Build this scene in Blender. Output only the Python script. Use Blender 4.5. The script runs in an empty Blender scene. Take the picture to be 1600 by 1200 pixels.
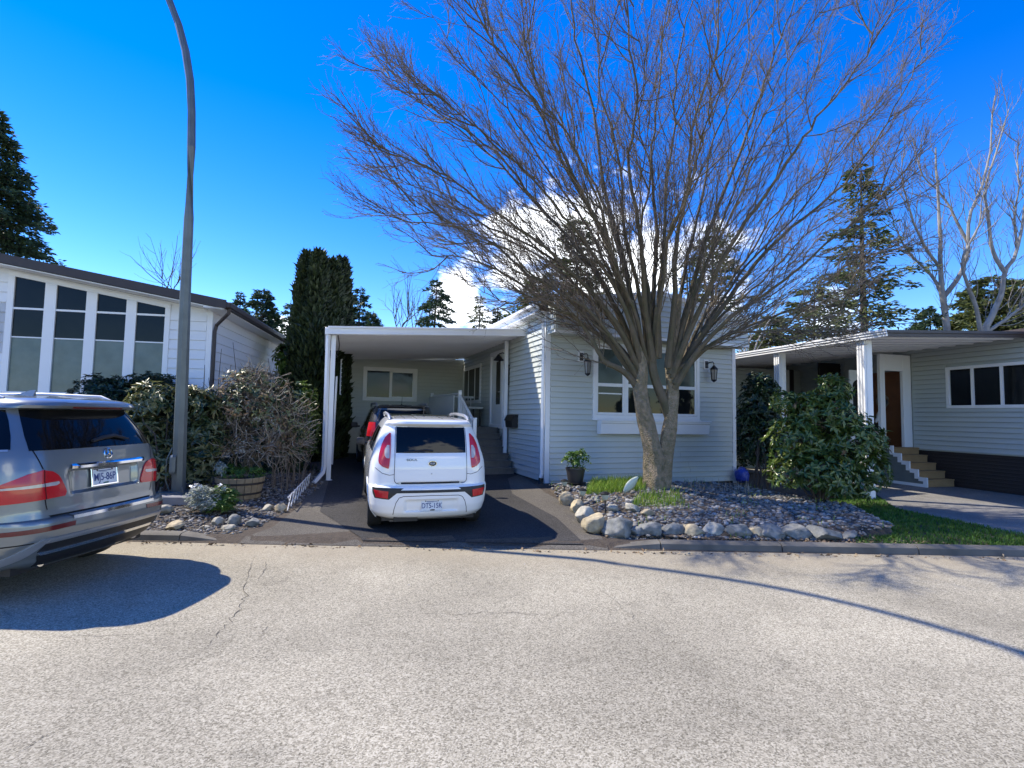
import bpy, bmesh, math, random
import numpy as np
from math import sin, cos, radians, pi, sqrt, atan2, tan
from mathutils import Vector, Matrix

random.seed(7)
rng = np.random.default_rng(7)
scene = bpy.context.scene
col = scene.collection

# ------------------------------------------------------------------ camera
CAM_F, CAM_P, CAM_R, CAM_YAW, CAM_H = 800.0, radians(3.58), radians(1.0), radians(20.2), 1.72
FW = np.array([sin(CAM_YAW) * cos(CAM_P), cos(CAM_YAW) * cos(CAM_P), sin(CAM_P)])
_r0 = np.array([cos(CAM_YAW), -sin(CAM_YAW), 0.0])
_u0 = np.cross(_r0, FW)
RT = _r0 * cos(CAM_R) + _u0 * sin(CAM_R)
UP = _u0 * cos(CAM_R) - _r0 * sin(CAM_R)
CAMPOS = np.array([0.0, 0.0, CAM_H])
cd = bpy.data.cameras.new('camera')
cam = bpy.data.objects.new('camera', cd)
col.objects.link(cam)
cd.sensor_width = 36.0
cd.lens = CAM_F / 1600.0 * 36.0
cd.clip_start = 0.05
cd.clip_end = 3000.0
cam.matrix_world = Matrix(((RT[0], UP[0], -FW[0], 0.0), (RT[1], UP[1], -FW[1], 0.0), (RT[2], UP[2], -FW[2], CAM_H), (0, 0, 0, 1)))
scene.camera = cam

# ------------------------------------------------------------------ sky and sun
SUN_AZ = radians(-52.0)      # from +Y towards +X
SUN_EL = radians(49.0)
SKY_STRENGTH = 0.102
SUN_STRENGTH = 2.6
world = bpy.data.worlds.new("World")
scene.world = world
world.use_nodes = True
wn, wl = world.node_tree.nodes, world.node_tree.links
wn.clear()
w_out = wn.new('ShaderNodeOutputWorld')
w_bg = wn.new('ShaderNodeBackground')
w_bg.inputs['Strength'].default_value = SKY_STRENGTH
w_sky = wn.new('ShaderNodeTexSky')
w_sky.sky_type = 'NISHITA'
w_sky.sun_disc = False
w_sky.sun_elevation = SUN_EL
w_sky.sun_rotation = SUN_AZ
w_sky.altitude = 0.0
w_sky.air_density = 1.0
w_sky.dust_density = 0.0
w_sky.ozone_density = 3.0
w_hs = wn.new('ShaderNodeHueSaturation')
w_hs.inputs['Hue'].default_value = 0.520
w_hs.inputs['Saturation'].default_value = 1.44
w_hs.inputs['Value'].default_value = 1.0
wl.new(w_sky.outputs[0], w_hs.inputs['Color'])
# cumulus bank low in the sky, a fixed place in the sky dome
w_tc = wn.new('ShaderNodeTexCoord')
w_nz = wn.new('ShaderNodeTexNoise')
w_nz.inputs['Scale'].default_value = 7.0
w_nz.inputs['Detail'].default_value = 9.0
w_nz.inputs['Roughness'].default_value = 0.58
w_map = wn.new('ShaderNodeMapping')
w_map.inputs['Scale'].default_value = (1, 1, 1.7)
wl.new(w_tc.outputs['Generated'], w_map.inputs['Vector'])
wl.new(w_map.outputs[0], w_nz.inputs['Vector'])


def wmath(op, a, b=None):
    n = wn.new('ShaderNodeMath')
    n.operation = op
    for i, v in enumerate((a, b)):
        if v is None:
            continue
        if isinstance(v, (int, float)):
            n.inputs[i].default_value = v
        else:
            wl.new(v, n.inputs[i])
    return n.outputs[0]


def cloud_lobe(az_deg, el_deg, rad_deg, gain):
    az = radians(az_deg) + CAM_YAW
    el = radians(el_deg)
    d = (sin(az) * cos(el), cos(az) * cos(el), sin(el))
    n = wn.new('ShaderNodeVectorMath')
    n.operation = 'DISTANCE'
    wl.new(w_tc.outputs['Generated'], n.inputs[0])
    n.inputs[1].default_value = d
    x = wmath('DIVIDE', n.outputs['Value'], radians(rad_deg))
    return wmath('MULTIPLY', wmath('SUBTRACT', 1.0, x), gain)


lobes = [cloud_lobe(*a) for a in ((8, 19.5, 9.5, .88), (15, 17.5, 8, .80), (0, 16, 7, .74), (21, 14.5, 5.5, .62), (-5.5, 12.5, 4.5, .75),
                                  (-2, 8.0, 5, .6), (33, 9, 6, .45), (-24, 7, 5, .38), (150, 18, 14, .9), (-140, 22, 12, .8), (95, 15, 10, .8))]
acc = lobes[0]
for l_ in lobes[1:]:
    acc = wmath('MAXIMUM', acc, l_)
w_sum = wmath('ADD', wmath('MULTIPLY', acc, 0.8), wmath('MULTIPLY', wmath('SUBTRACT', w_nz.outputs['Fac'], 0.5), 2.0))
w_rmp = wn.new('ShaderNodeMapRange')
w_rmp.interpolation_type = 'SMOOTHSTEP'
w_rmp.inputs['From Min'].default_value = 0.12
w_rmp.inputs['From Max'].default_value = 0.42
wl.new(w_sum, w_rmp.inputs['Value'])
w_mix = wn.new('ShaderNodeMix')
w_mix.data_type = 'RGBA'
wl.new(w_rmp.outputs[0], w_mix.inputs['Factor'])
wl.new(w_hs.outputs[0], w_mix.inputs['A'])
w_mix.inputs['B'].default_value = (8.6, 8.9, 9.4, 1)
wl.new(w_mix.outputs['Result'], w_bg.inputs['Color'])
wl.new(w_bg.outputs[0], w_out.inputs['Surface'])

sd = bpy.data.lights.new('sun', 'SUN')
sd.energy = SUN_STRENGTH
sd.angle = radians(0.53)
sd.color = (1.0, 0.92, 0.78)
sun = bpy.data.objects.new('sun', sd)
col.objects.link(sun)
sun_dir = Vector((sin(SUN_AZ) * cos(SUN_EL), cos(SUN_AZ) * cos(SUN_EL), sin(SUN_EL)))
sun.rotation_euler = sun_dir.to_track_quat('Z', 'Y').to_euler()
sun.location = sun_dir * 60

scene.view_settings.view_transform = 'Standard'
scene.view_settings.look = 'None'
scene.view_settings.gamma = 1.0
scene.view_settings.use_curve_mapping = False
scene.view_settings.exposure = 1.6
scene.render.engine = 'CYCLES'
scene.cycles.max_bounces = 7
scene.cycles.transparent_max_bounces = 10
scene.cycles.caustics_reflective = False
scene.cycles.caustics_refractive = False


# ------------------------------------------------------------------ layout helpers
def ray(px, py):
    return FW + RT * ((px - 800) / CAM_F) - UP * ((py - 600) / CAM_F)


def at(px, py, z=None, Y=None, X=None, D=None):
    d = ray(px, py)
    if z is not None:
        t = (z - CAM_H) / d[2]
    elif Y is not None:
        t = Y / d[1]
    elif X is not None:
        t = X / d[0]
    else:
        t = D
    return CAMPOS + d * t


def at_plane(px, py, p0, n):
    d = ray(px, py)
    n = np.array(n)
    t = ((np.array(p0) - CAMPOS) @ n) / (d @ n)
    return CAMPOS + d * t


CY, SY = cos(CAM_YAW), sin(CAM_YAW)


def uv2xy(u, v):
    return (u * CY + v * SY, -u * SY + v * CY)


def xy2uv(x, y):
    return (x * CY - y * SY, x * SY + y * CY)


V_KERB = 6.85


def lerp(a, b, t):
    return a + (b - a) * t


def interp(x, xs, ys):
    return float(np.interp(x, xs, ys))


def zg(x, y):
    """height of the natural ground"""
    u, v = xy2uv(x, y)
    p = interp(v, (V_KERB - .05, V_KERB + .1, 8.5, 11.5, 14, 20, 60), (-.03, .06, .11, .22, .24, .26, .3))
    s = interp(u, (1.0, 6.0), (1.0, .36))
    if u < -3.9:      # the left bed is banked up
        a, c = min(1, (-u - 3.9) / 1.1), min(1, max(0, (v - 7.2) / 1.8))
        p += .13 * a * a * (3 - 2 * a) * c * c * (3 - 2 * c)
    return p * s if p > 0 else p


def ground_at(px, py, off=0.0):
    p = at(px, py, z=0.0)
    for _ in range(6):
        p = at(px, py, z=zg(p[0], p[1]) + off)
    return p


# ------------------------------------------------------------------ object helpers
WM = {}


def tag(o, label=None, cat=None, group=None, kind=None):
    if label:
        o['label'] = label
    if cat:
        o['category'] = cat
    if group:
        o['group'] = group
    if kind:
        o['kind'] = kind
    return o


def thing(name, label, cat, loc=(0, 0, 0), rz=0.0, group=None):
    o = bpy.data.objects.new(name, None)
    col.objects.link(o)
    o.empty_display_size = 0.2
    o.location = loc
    o.rotation_euler = (0, 0, rz)
    WM[o] = Matrix.Translation(Vector(loc)) @ Matrix.Rotation(rz, 4, 'Z')
    return tag(o, label, cat, group)


def attach(o, parent, world=True):
    """parent o; with world=True its mesh is written in world space"""
    if parent is None:
        return o
    o.parent = parent
    if world and parent in WM:
        o.matrix_parent_inverse = WM[parent].inverted()
    return o


class MB:
    def __init__(self):
        self.v, self.f, self.n = [], [], 0

    def add(self, verts, faces):
        verts = np.asarray(verts, float)
        self.v.append(verts)
        k = self.n
        self.f.extend([tuple(i + k for i in f) for f in faces])
        self.n += len(verts)

    def box(self, c, s, rot=None, taper=None):
        hx, hy, hz = s[0] / 2, s[1] / 2, s[2] / 2
        v = np.array([(x, y, z) for z in (-hz, hz) for y in (-hy, hy) for x in (-hx, hx)])
        if taper:
            v[4:, 0] *= taper
            v[4:, 1] *= taper
        if rot is not None:
            v = v @ np.array(rot).T
        self.add(v + np.array(c), [(0, 2, 3, 1), (4, 5, 7, 6), (0, 1, 5, 4), (2, 6, 7, 3), (0, 4, 6, 2), (1, 3, 7, 5)])

    def obox(self, o, ax, ay, az):
        """box from a corner and three edge vectors"""
        o, ax, ay, az = map(np.asarray, (o, ax, ay, az))
        v = [o + ax * i + ay * j + az * k for k in (0, 1) for j in (0, 1) for i in (0, 1)]
        self.add(v, [(0, 2, 3, 1), (4, 5, 7, 6), (0, 1, 5, 4), (2, 6, 7, 3), (0, 4, 6, 2), (1, 3, 7, 5)])

    def tube(self, pts, rad, n=8, cap=True):
        pts = np.asarray(pts, float)
        m = len(pts)
        rad = np.full(m, rad) if np.isscalar(rad) else np.asarray(rad, float)
        t = np.gradient(pts, axis=0)
        t /= np.linalg.norm(t, axis=1)[:, None] + 1e-12
        ref = np.array([0, 0, 1.0]) if abs(t[:, 2]).mean() < .8 else np.array([1.0, 0, 0])
        a = np.cross(t, ref)
        a /= np.linalg.norm(a, axis=1)[:, None] + 1e-12
        b = np.cross(t, a)
        th = np.linspace(0, 2 * pi, n, endpoint=False)
        ring = pts[:, None, :] + rad[:, None, None] * (np.cos(th)[None, :, None] * a[:, None, :] + np.sin(th)[None, :, None] * b[:, None, :])
        fs = []
        for i in range(m - 1):
            for j in range(n):
                k = (j + 1) % n
                fs.append((i * n + j, i * n + k, (i + 1) * n + k, (i + 1) * n + j))
        if cap:
            fs.append(tuple(range(n))[::-1])
            fs.append(tuple((m - 1) * n + j for j in range(n)))
        self.add(ring.reshape(-1, 3), fs)

    def lathe(self, prof, n=16, c=(0, 0, 0), M=None, close=True):
        """prof: list of (r, z)"""
        th = np.linspace(0, 2 * pi, n, endpoint=False)
        v = np.array([(r * cos(t), r * sin(t), z) for r, z in prof for t in th])
        if M is not None:
            v = v @ np.array(M).T
        m = len(prof)
        fs = [(i * n + j, i * n + (j + 1) % n, (i + 1) * n + (j + 1) % n, (i + 1) * n + j) for i in range(m - 1) for j in range(n)]
        if close:
            fs.append(tuple(range(n))[::-1])
            fs.append(tuple((m - 1) * n + j for j in range(n)))
        self.add(v + np.array(c), fs)

    def grid(self, P, wrap=False):
        P = np.asarray(P, float)
        r, c = P.shape[:2]
        fs = [(i * c + j, i * c + j + 1, (i + 1) * c + j + 1, (i + 1) * c + j) for i in range(r - 1) for j in range(c - 1)]
        if wrap:
            fs += [(i * c + c - 1, i * c, (i + 1) * c, (i + 1) * c + c - 1) for i in range(r - 1)]
        self.add(P.reshape(-1, 3), fs)

    def build(self, name, m=None, parent=None, world=True, smooth=False, bevel=0.0, kind=None, fixn=False):
        v = np.concatenate(self.v) if self.v else np.zeros((0, 3))
        me = bpy.data.meshes.new(name)
        me.from_pydata(v.tolist(), [], self.f)
        return finish(me, name, m, parent, world, smooth, bevel, kind, fixn)


def finish(me, name, m=None, parent=None, world=True, smooth=False, bevel=0.0, kind=None, fixn=False):
    if bevel > 0 or fixn:
        bm = bmesh.new()
        bm.from_mesh(me)
        if fixn:
            bmesh.ops.recalc_face_normals(bm, faces=bm.faces)
        if bevel > 0:
            es = [e for e in bm.edges if len(e.link_faces) == 2 and e.calc_face_angle(0) > 0.6]
            bmesh.ops.bevel(bm, geom=es, offset=bevel, segments=2 if smooth else 1, profile=0.5, affect='EDGES', clamp_overlap=True)
        bm.to_mesh(me)
        bm.free()
    if smooth:
        me.polygons.foreach_set('use_smooth', [True] * len(me.polygons))
        me.set_sharp_from_angle(angle=radians(40))
    if m:
        me.materials.append(m)
    o = bpy.data.objects.new(name, me)
    col.objects.link(o)
    if kind:
        o['kind'] = kind
    return attach(o, parent, world)


def fast_mesh(name, verts, faces, m=None, parent=None, world=True, smooth=False, kind=None, attr=None):
    """numpy arrays: verts (n,3), faces (k,3|4); attr = per-vertex float 'rnd'"""
    me = bpy.data.meshes.new(name)
    nv, nf, k = len(verts), len(faces), faces.shape[1]
    me.vertices.add(nv)
    me.vertices.foreach_set('co', np.ascontiguousarray(verts, np.float32).ravel())
    me.loops.add(nf * k)
    me.loops.foreach_set('vertex_index', np.ascontiguousarray(faces, np.int32).ravel())
    me.polygons.add(nf)
    me.polygons.foreach_set('loop_start', np.arange(0, nf * k, k, dtype=np.int32))
    me.polygons.foreach_set('loop_total', np.full(nf, k, np.int32))
    if smooth:
        me.polygons.foreach_set('use_smooth', np.ones(nf, bool))
    me.update(calc_edges=True)
    if attr is not None:
        a = me.attributes.new('rnd', 'FLOAT', 'POINT')
        a.data.foreach_set('value', np.ascontiguousarray(attr, np.float32))
    if m:
        me.materials.append(m)
    o = bpy.data.objects.new(name, me)
    col.objects.link(o)
    if kind:
        o['kind'] = kind
    return attach(o, parent, world)


def tubes_fast(P, R, n):
    """P (k,m,3) polylines with the same point count, R (k,m) radii -> verts, quads"""
    k, m, _ = P.shape
    t = np.gradient(P, axis=1)
    t /= np.linalg.norm(t, axis=2, keepdims=True) + 1e-12
    ref = np.where(np.abs(t[:, :, 2:3]).mean(axis=1, keepdims=True) < .8, np.array([0, 0, 1.0]), np.array([1.0, 0, 0]))
    a = np.cross(t, np.broadcast_to(ref, t.shape))
    a /= np.linalg.norm(a, axis=2, keepdims=True) + 1e-12
    b = np.cross(t, a)
    th = np.linspace(0, 2 * pi, n, endpoint=False)
    V = P[:, :, None, :] + R[:, :, None, None] * (np.cos(th)[None, None, :, None] * a[:, :, None, :] + np.sin(th)[None, None, :, None] * b[:, :, None, :])
    i, j = np.meshgrid(np.arange(m - 1), np.arange(n), indexing='ij')
    q = np.stack([i * n + j, i * n + (j + 1) % n, (i + 1) * n + (j + 1) % n, (i + 1) * n + j], -1).reshape(-1, 4)
    F = (np.arange(k) * m * n)[:, None, None] + q[None]
    return V.reshape(-1, 3), F.reshape(-1, 4)


def leaves_fast(C, Dv, L, W, fold=.25, up=None):
    """folded diamond leaves: base C, direction Dv, length L, width W -> verts, tris, rnd"""
    k = len(C)
    Dv = Dv / (np.linalg.norm(Dv, axis=1, keepdims=True) + 1e-9)
    r = rng.normal(size=(k, 3)) if up is None else up + rng.normal(size=(k, 3)) * .35
    s = np.cross(Dv, r)
    s /= np.linalg.norm(s, axis=1, keepdims=True) + 1e-9
    nn = np.cross(s, Dv)
    L = np.broadcast_to(np.asarray(L, float), (k,))[:, None]
    W = np.broadcast_to(np.asarray(W, float), (k,))[:, None]
    V = np.stack([C, C + Dv * L * .5 + s * W * .5 + nn * W * fold, C + Dv * L - nn * L * .12, C + Dv * L * .5 - s * W * .5 + nn * W * fold], 1).reshape(-1, 3)
    b = (np.arange(k) * 4)[:, None]
    F = np.concatenate([b + np.array([0, 1, 2]), b + np.array([0, 2, 3])])
    return V, F, np.repeat(rng.random(k), 4)


# ------------------------------------------------------------------ materials
def mat(name, c, rough=.6, metal=0.0, var=0.0, scale=8.0, bump=0.0, bscale=40.0, c2=None, coat=0.0, spec=.5, attr=None, detail=5.0, bdist=.01, trans=0.0):
    """principled material; c2/var mixes a second colour by noise; attr = colours spread by the per-leaf attribute"""
    m = bpy.data.materials.new(name)
    m.use_nodes = True
    nt = m.node_tree
    b = nt.nodes['Principled BSDF']
    b.inputs['Roughness'].default_value = rough
    b.inputs['Metallic'].default_value = metal
    b.inputs['Base Color'].default_value = (*c, 1)
    b.inputs['Specular IOR Level'].default_value = spec
    b.inputs['Coat Weight'].default_value = coat
    b.inputs['Coat Roughness'].default_value = .03
    tc = nt.nodes.new('ShaderNodeTexCoord')
    src = None
    if attr:
        a = nt.nodes.new('ShaderNodeAttribute')
        a.attribute_name = 'rnd'
        r = nt.nodes.new('ShaderNodeValToRGB')
        els = r.color_ramp.elements
        els[0].color = (*attr[0], 1)
        els[1].color = (*attr[-1], 1)
        for i, cc in enumerate(attr[1:-1]):
            e = els.new((i + 1) / (len(attr) - 1))
            e.color = (*cc, 1)
        nt.links.new(a.outputs['Fac'], r.inputs[0])
        src = r.outputs[0]
    if var > 0:
        n = nt.nodes.new('ShaderNodeTexNoise')
        n.inputs['Scale'].default_value = scale
        n.inputs['Detail'].default_value = detail
        nt.links.new(tc.outputs['Object'], n.inputs['Vector'])
        mr = nt.nodes.new('ShaderNodeMapRange')
        mr.inputs['From Min'].default_value = .3
        mr.inputs['From Max'].default_value = .7
        mr.inputs['To Max'].default_value = var
        nt.links.new(n.outputs['Fac'], mr.inputs['Value'])
        mx = nt.nodes.new('ShaderNodeMix')
        mx.data_type = 'RGBA'
        nt.links.new(mr.outputs[0], mx.inputs['Factor'])
        if src:
            nt.links.new(src, mx.inputs['A'])
        else:
            mx.inputs['A'].default_value = (*c, 1)
        cc = c2 if c2 else tuple(x * .5 for x in c)
        mx.inputs['B'].default_value = (*cc, 1)
        src = mx.outputs['Result']
    if src:
        nt.links.new(src, b.inputs['Base Color'])
    if bump > 0:
        n = nt.nodes.new('ShaderNodeTexNoise')
        n.inputs['Scale'].default_value = bscale
        n.inputs['Detail'].default_value = 6
        nt.links.new(tc.outputs['Object'], n.inputs['Vector'])
        bp = nt.nodes.new('ShaderNodeBump')
        bp.inputs['Strength'].default_value = bump
        bp.inputs['Distance'].default_value = bdist
        nt.links.new(n.outputs['Fac'], bp.inputs['Height'])
        nt.links.new(bp.outputs[0], b.inputs['Normal'])
    if trans > 0:   # thin leaves let light through
        tr = nt.nodes.new('ShaderNodeBsdfTranslucent')
        ms = nt.nodes.new('ShaderNodeMixShader')
        ms.inputs[0].default_value = trans
        if src:
            nt.links.new(src, tr.inputs['Color'])
        else:
            tr.inputs['Color'].default_value = (*c, 1)
        nt.links.new(b.outputs[0], ms.inputs[1])
        nt.links.new(tr.outputs[0], ms.inputs[2])
        nt.links.new(ms.outputs[0], nt.nodes['Material Output'].inputs['Surface'])
    return m


M = {}
M['siding'] = mat('sage_grey_vinyl', (.54, .575, .545), .45, var=.45, scale=1.6, c2=(.47, .505, .475), bump=.06, bscale=90)
M['siding_r'] = mat('weathered_aluminium_siding', (.44, .48, .47), .4, var=.5, scale=1.4, c2=(.37, .41, .40))
M['white_board'] = mat('white_painted_board', (.76, .78, .80), .5, var=.25, scale=1.7, c2=(.66, .68, .69), bump=.1, bscale=30)
M['white'] = mat('white_vinyl', (.80, .81, .82), .35, var=.15, scale=5, c2=(.70, .71, .70))
M['white_metal'] = mat('white_coated_aluminium', (.78, .79, .80), .32, var=.25, scale=2.5, c2=(.68, .69, .68))
M['cream'] = mat('cream_trim', (.62, .62, .57), .5, var=.3, scale=4, c2=(.52, .53, .49))
M['brown_fascia'] = mat('dark_brown_fascia', (.035, .024, .02), .5, var=.4, scale=6, c2=(.06, .045, .04))
M['brown_skirt'] = mat('dark_brown_skirting', (.022, .017, .017), .55, var=.4, scale=3, c2=(.035, .027, .025))
M['roofing'] = mat('grey_roofing', (.12, .12, .115), .9, var=.5, scale=20, bump=.4, bscale=120)
M['moss'] = mat('green_moss', (.09, .13, .02), .95, var=.6, scale=20, c2=(.05, .08, .02), bump=.8, bscale=60)
M['glass'] = mat('dark_window_glass', (.006, .008, .009), .03, bump=.05, bscale=1.6, bdist=.05, spec=.24, var=.6, scale=1.5, c2=(.018, .02, .02))
M['glass_green'] = mat('window_glass_with_pale_blind', (.045, .06, .05), .08, spec=.2, var=.5, scale=3, c2=(.08, .10, .085))
M['blind'] = mat('grey_green_roller_blind', (.12, .16, .145), .35, var=.8, scale=4, c2=(.07, .105, .09), coat=.35, bump=.3, bscale=3, bdist=.05)
M['black_metal'] = mat('black_metal', (.012, .012, .013), .4, var=.3, scale=20, c2=(.03, .028, .026))
M['lamp_glass'] = mat('clear_lantern_glass', (.25, .27, .28), .08, spec=.6, var=.3, scale=15)
M['galv'] = mat('galvanised_steel', (.15, .17, .165), .45, metal=.3, var=.6, scale=5, c2=(.09, .105, .10), bump=.05, bscale=20)
M['concrete'] = mat('concrete', (.34, .33, .31), .85, var=.6, scale=6, c2=(.24, .23, .21), bump=.3, bscale=120)
M['kerb'] = mat('stained_concrete_kerb', (.17, .155, .13), .9, var=.85, scale=3, c2=(.085, .078, .065), bump=.4, bscale=90)
M['soil'] = mat('dark_garden_soil', (.052, .040, .030), .95, var=.7, scale=14, c2=(.10, .078, .058), bump=.8, bscale=45, bdist=.03)
M['rock_tan'] = mat('tan_fieldstone', (.50, .42, .27), .85, var=.95, scale=9, c2=(.20, .165, .115), bump=.5, bscale=25, bdist=.02)
M['rock_grey'] = mat('grey_fieldstone', (.26, .26, .24), .85, var=.95, scale=9, c2=(.09, .095, .085), bump=.5, bscale=25, bdist=.02)
M['rock_pale'] = mat('pale_fieldstone', (.50, .46, .36), .85, var=.95, scale=9, c2=(.20, .185, .15), bump=.5, bscale=25, bdist=.02)
M['pebble'] = mat('river_pebbles', (.3, .3, .3), .75, attr=[(.055, .052, .048), (.22, .21, .195), (.11, .105, .098), (.40, .39, .37)], var=.3, scale=30)
M['gravel'] = mat('crushed_gravel', (.3, .3, .3), .85, attr=[(.05, .047, .043), (.19, .18, .168), (.10, .096, .09), (.38, .365, .34)], var=.3, scale=30)
M['litter'] = mat('dry_leaf_litter', (.3, .2, .1), .9, attr=[(.10, .06, .035), (.25, .17, .09), (.16, .11, .07), (.34, .27, .17)])
M['grass'] = mat('spring_grass', (.1, .2, .03), .6, attr=[(.10, .21, .015), (.22, .34, .025), (.14, .26, .02), (.34, .40, .07)], trans=.35)
M['lawn'] = mat('mown_lawn_grass', (.05, .12, .015), .7, attr=[(.04, .12, .010), (.08, .18, .016), (.06, .14, .012), (.13, .23, .03)], trans=.3)
M['bark'] = mat('grey_brown_mossy_bark', (.34, .265, .18), .9, var=.85, scale=11, c2=(.13, .12, .055), bump=1.0, bscale=38, bdist=.05)
M['limb'] = mat('dark_mossy_limb_bark', (.135, .105, .07), .9, var=.85, scale=6, c2=(.07, .068, .028), bump=.5, bscale=30, bdist=.02)
M['twig'] = mat('fine_twig_bark', (.105, .08, .075), .8, attr=[(.10, .078, .055), (.19, .15, .11), (.15, .125, .098)])
M['pale_bark'] = mat('pale_grey_bark', (.36, .34, .31), .85, var=.8, scale=2.2, c2=(.19, .17, .15), bump=.3, bscale=12)
M['brown_bark'] = mat('brown_bark', (.09, .065, .05), .9, var=.6, scale=6, bump=.6, bscale=15, bdist=.03)
M['rhodo'] = mat('rhododendron_leaf', (.05, .09, .02), .28, attr=[(.035, .075, .016), (.07, .125, .026), (.12, .18, .04), (.22, .26, .07)], trans=.34, spec=.6)
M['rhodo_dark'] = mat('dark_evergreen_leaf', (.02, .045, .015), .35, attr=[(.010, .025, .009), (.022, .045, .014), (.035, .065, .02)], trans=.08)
M['rhodo_pale'] = mat('pale_olive_leaf', (.08, .1, .04), .35, attr=[(.07, .09, .03), (.13, .15, .05), (.21, .22, .09), (.28, .26, .14)], trans=.28)
M['dry_leaf'] = mat('withered_brown_leaf', (.2, .13, .08), .8, attr=[(.10, .06, .035), (.20, .13, .075), (.30, .21, .13), (.16, .13, .05)], trans=.2)
M['dry_stem'] = mat('bleached_dry_stem', (.33, .28, .22), .85, attr=[(.20, .155, .115), (.38, .31, .23), (.52, .46, .36)])
M['conifer'] = mat('spruce_needles', (.03, .06, .025), .6, attr=[(.02, .045, .022), (.045, .08, .035), (.08, .13, .05)], trans=.25)
M['conifer_olive'] = mat('cedar_needles', (.06, .08, .03), .6, attr=[(.04, .06, .02), (.09, .115, .032), (.18, .20, .06)], trans=.3)
M['cypress'] = mat('cypress_foliage', (.03, .05, .015), .6, attr=[(.011, .022, .008), (.026, .045, .012), (.05, .07, .018)], trans=.08)
M['silver_leaf'] = mat('silver_green_leaf', (.3, .34, .27), .7, attr=[(.20, .25, .18), (.34, .38, .31), (.46, .48, .43)], trans=.2)
M['bright_leaf'] = mat('bright_green_leaf', (.1, .2, .03), .45, attr=[(.05, .12, .015), (.11, .21, .03), (.20, .29, .05)], trans=.3)
M['wood'] = mat('bare_stair_timber', (.34, .22, .10), .7, var=.6, scale=5, c2=(.24, .145, .065), bump=.2, bscale=40)
M['grey_wood'] = mat('worn_grey_deck_paint', (.12, .115, .105), .8, var=.6, scale=6, c2=(.075, .07, .063), bump=.25, bscale=50)
M['old_wood'] = mat('weathered_barrel_wood', (.30, .24, .15), .85, var=.7, scale=10, c2=(.17, .13, .085), bump=.4, bscale=40)
M['pot'] = mat('dark_grey_plastic_pot', (.03, .03, .032), .45, var=.4, scale=6, c2=(.05, .048, .046))
M['plastic_clear'] = mat('cloudy_solar_light_plastic', (.42, .47, .38), .25, var=.4, scale=30, c2=(.55, .58, .5))
M['door_white'] = mat('white_door_paint', (.70, .73, .74), .4, var=.2, scale=3, c2=(.62, .65, .66))
M['orange_wood'] = mat('orange_brown_timber_panel', (.20, .075, .025), .5, var=.6, scale=4, c2=(.13, .045, .016))
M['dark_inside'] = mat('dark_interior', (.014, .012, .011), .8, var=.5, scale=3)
M['blue_plastic'] = mat('blue_plastic_sack', (.02, .045, .34), .3, var=.5, scale=18, c2=(.05, .10, .5), bump=.8, bscale=18, bdist=.03)
M['porch_panel'] = mat('grey_stair_panel', (.16, .18, .175), .7, var=.4, scale=5)
# vehicles
M['car_white'] = mat('white_car_paint', (.80, .81, .80), .28, coat=1.0, var=.10, scale=2, c2=(.72, .73, .72))
M['car_silver'] = mat('silver_blue_car_paint', (.20, .222, .228), .30, metal=.5, coat=1.0, var=.12, scale=2, c2=(.17, .20, .215))
M['car_dark'] = mat('charcoal_car_paint', (.035, .037, .04), .25, metal=.3, coat=1.0, var=.2, scale=3)
M['car_glass'] = mat('tinted_car_glass', (.004, .005, .006), .03, spec=.3, coat=.0, var=.3, scale=4)
M['car_black'] = mat('black_car_trim', (.010, .010, .011), .5, var=.3, scale=15, c2=(.02, .02, .02))
M['gap'] = mat('dark_panel_gap', (.004, .004, .004), .9, var=.2, scale=10)
M['tyre'] = mat('tyre_rubber', (.013, .013, .013), .85, var=.5, scale=20, c2=(.03, .028, .025))
M['rim'] = mat('alloy_wheel', (.42, .43, .44), .3, metal=.8, var=.2, scale=10)
M['chrome'] = mat('bright_chrome', (.78, .79, .80), .08, metal=1.0, var=.1, scale=5, c2=(.7, .7, .7))
M['satin'] = mat('satin_silver_trim', (.48, .49, .50), .35, metal=.7, var=.2, scale=5)
M['red_lens'] = mat('red_lamp_lens', (.55, .010, .018), .18, coat=.35, var=.4, scale=9, c2=(.34, .006, .012))
M['dark_red'] = mat('dark_red_reflector', (.13, .008, .012), .2, coat=.5, var=.4, scale=14)
M['clear_lens'] = mat('clear_lamp_lens', (.50, .47, .46), .12, coat=.8, var=.6, scale=18, c2=(.25, .22, .22))
M['plate'] = mat('licence_plate_white', (.66, .70, .73), .4, var=.5, scale=25, c2=(.52, .60, .68))
M['plate_blue'] = mat('licence_plate_blue_ink', (.02, .05, .20), .5, var=.2, scale=30)
M['plate_green'] = mat('licence_plate_green_mark', (.05, .16, .10), .5, var=.2, scale=30)


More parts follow.
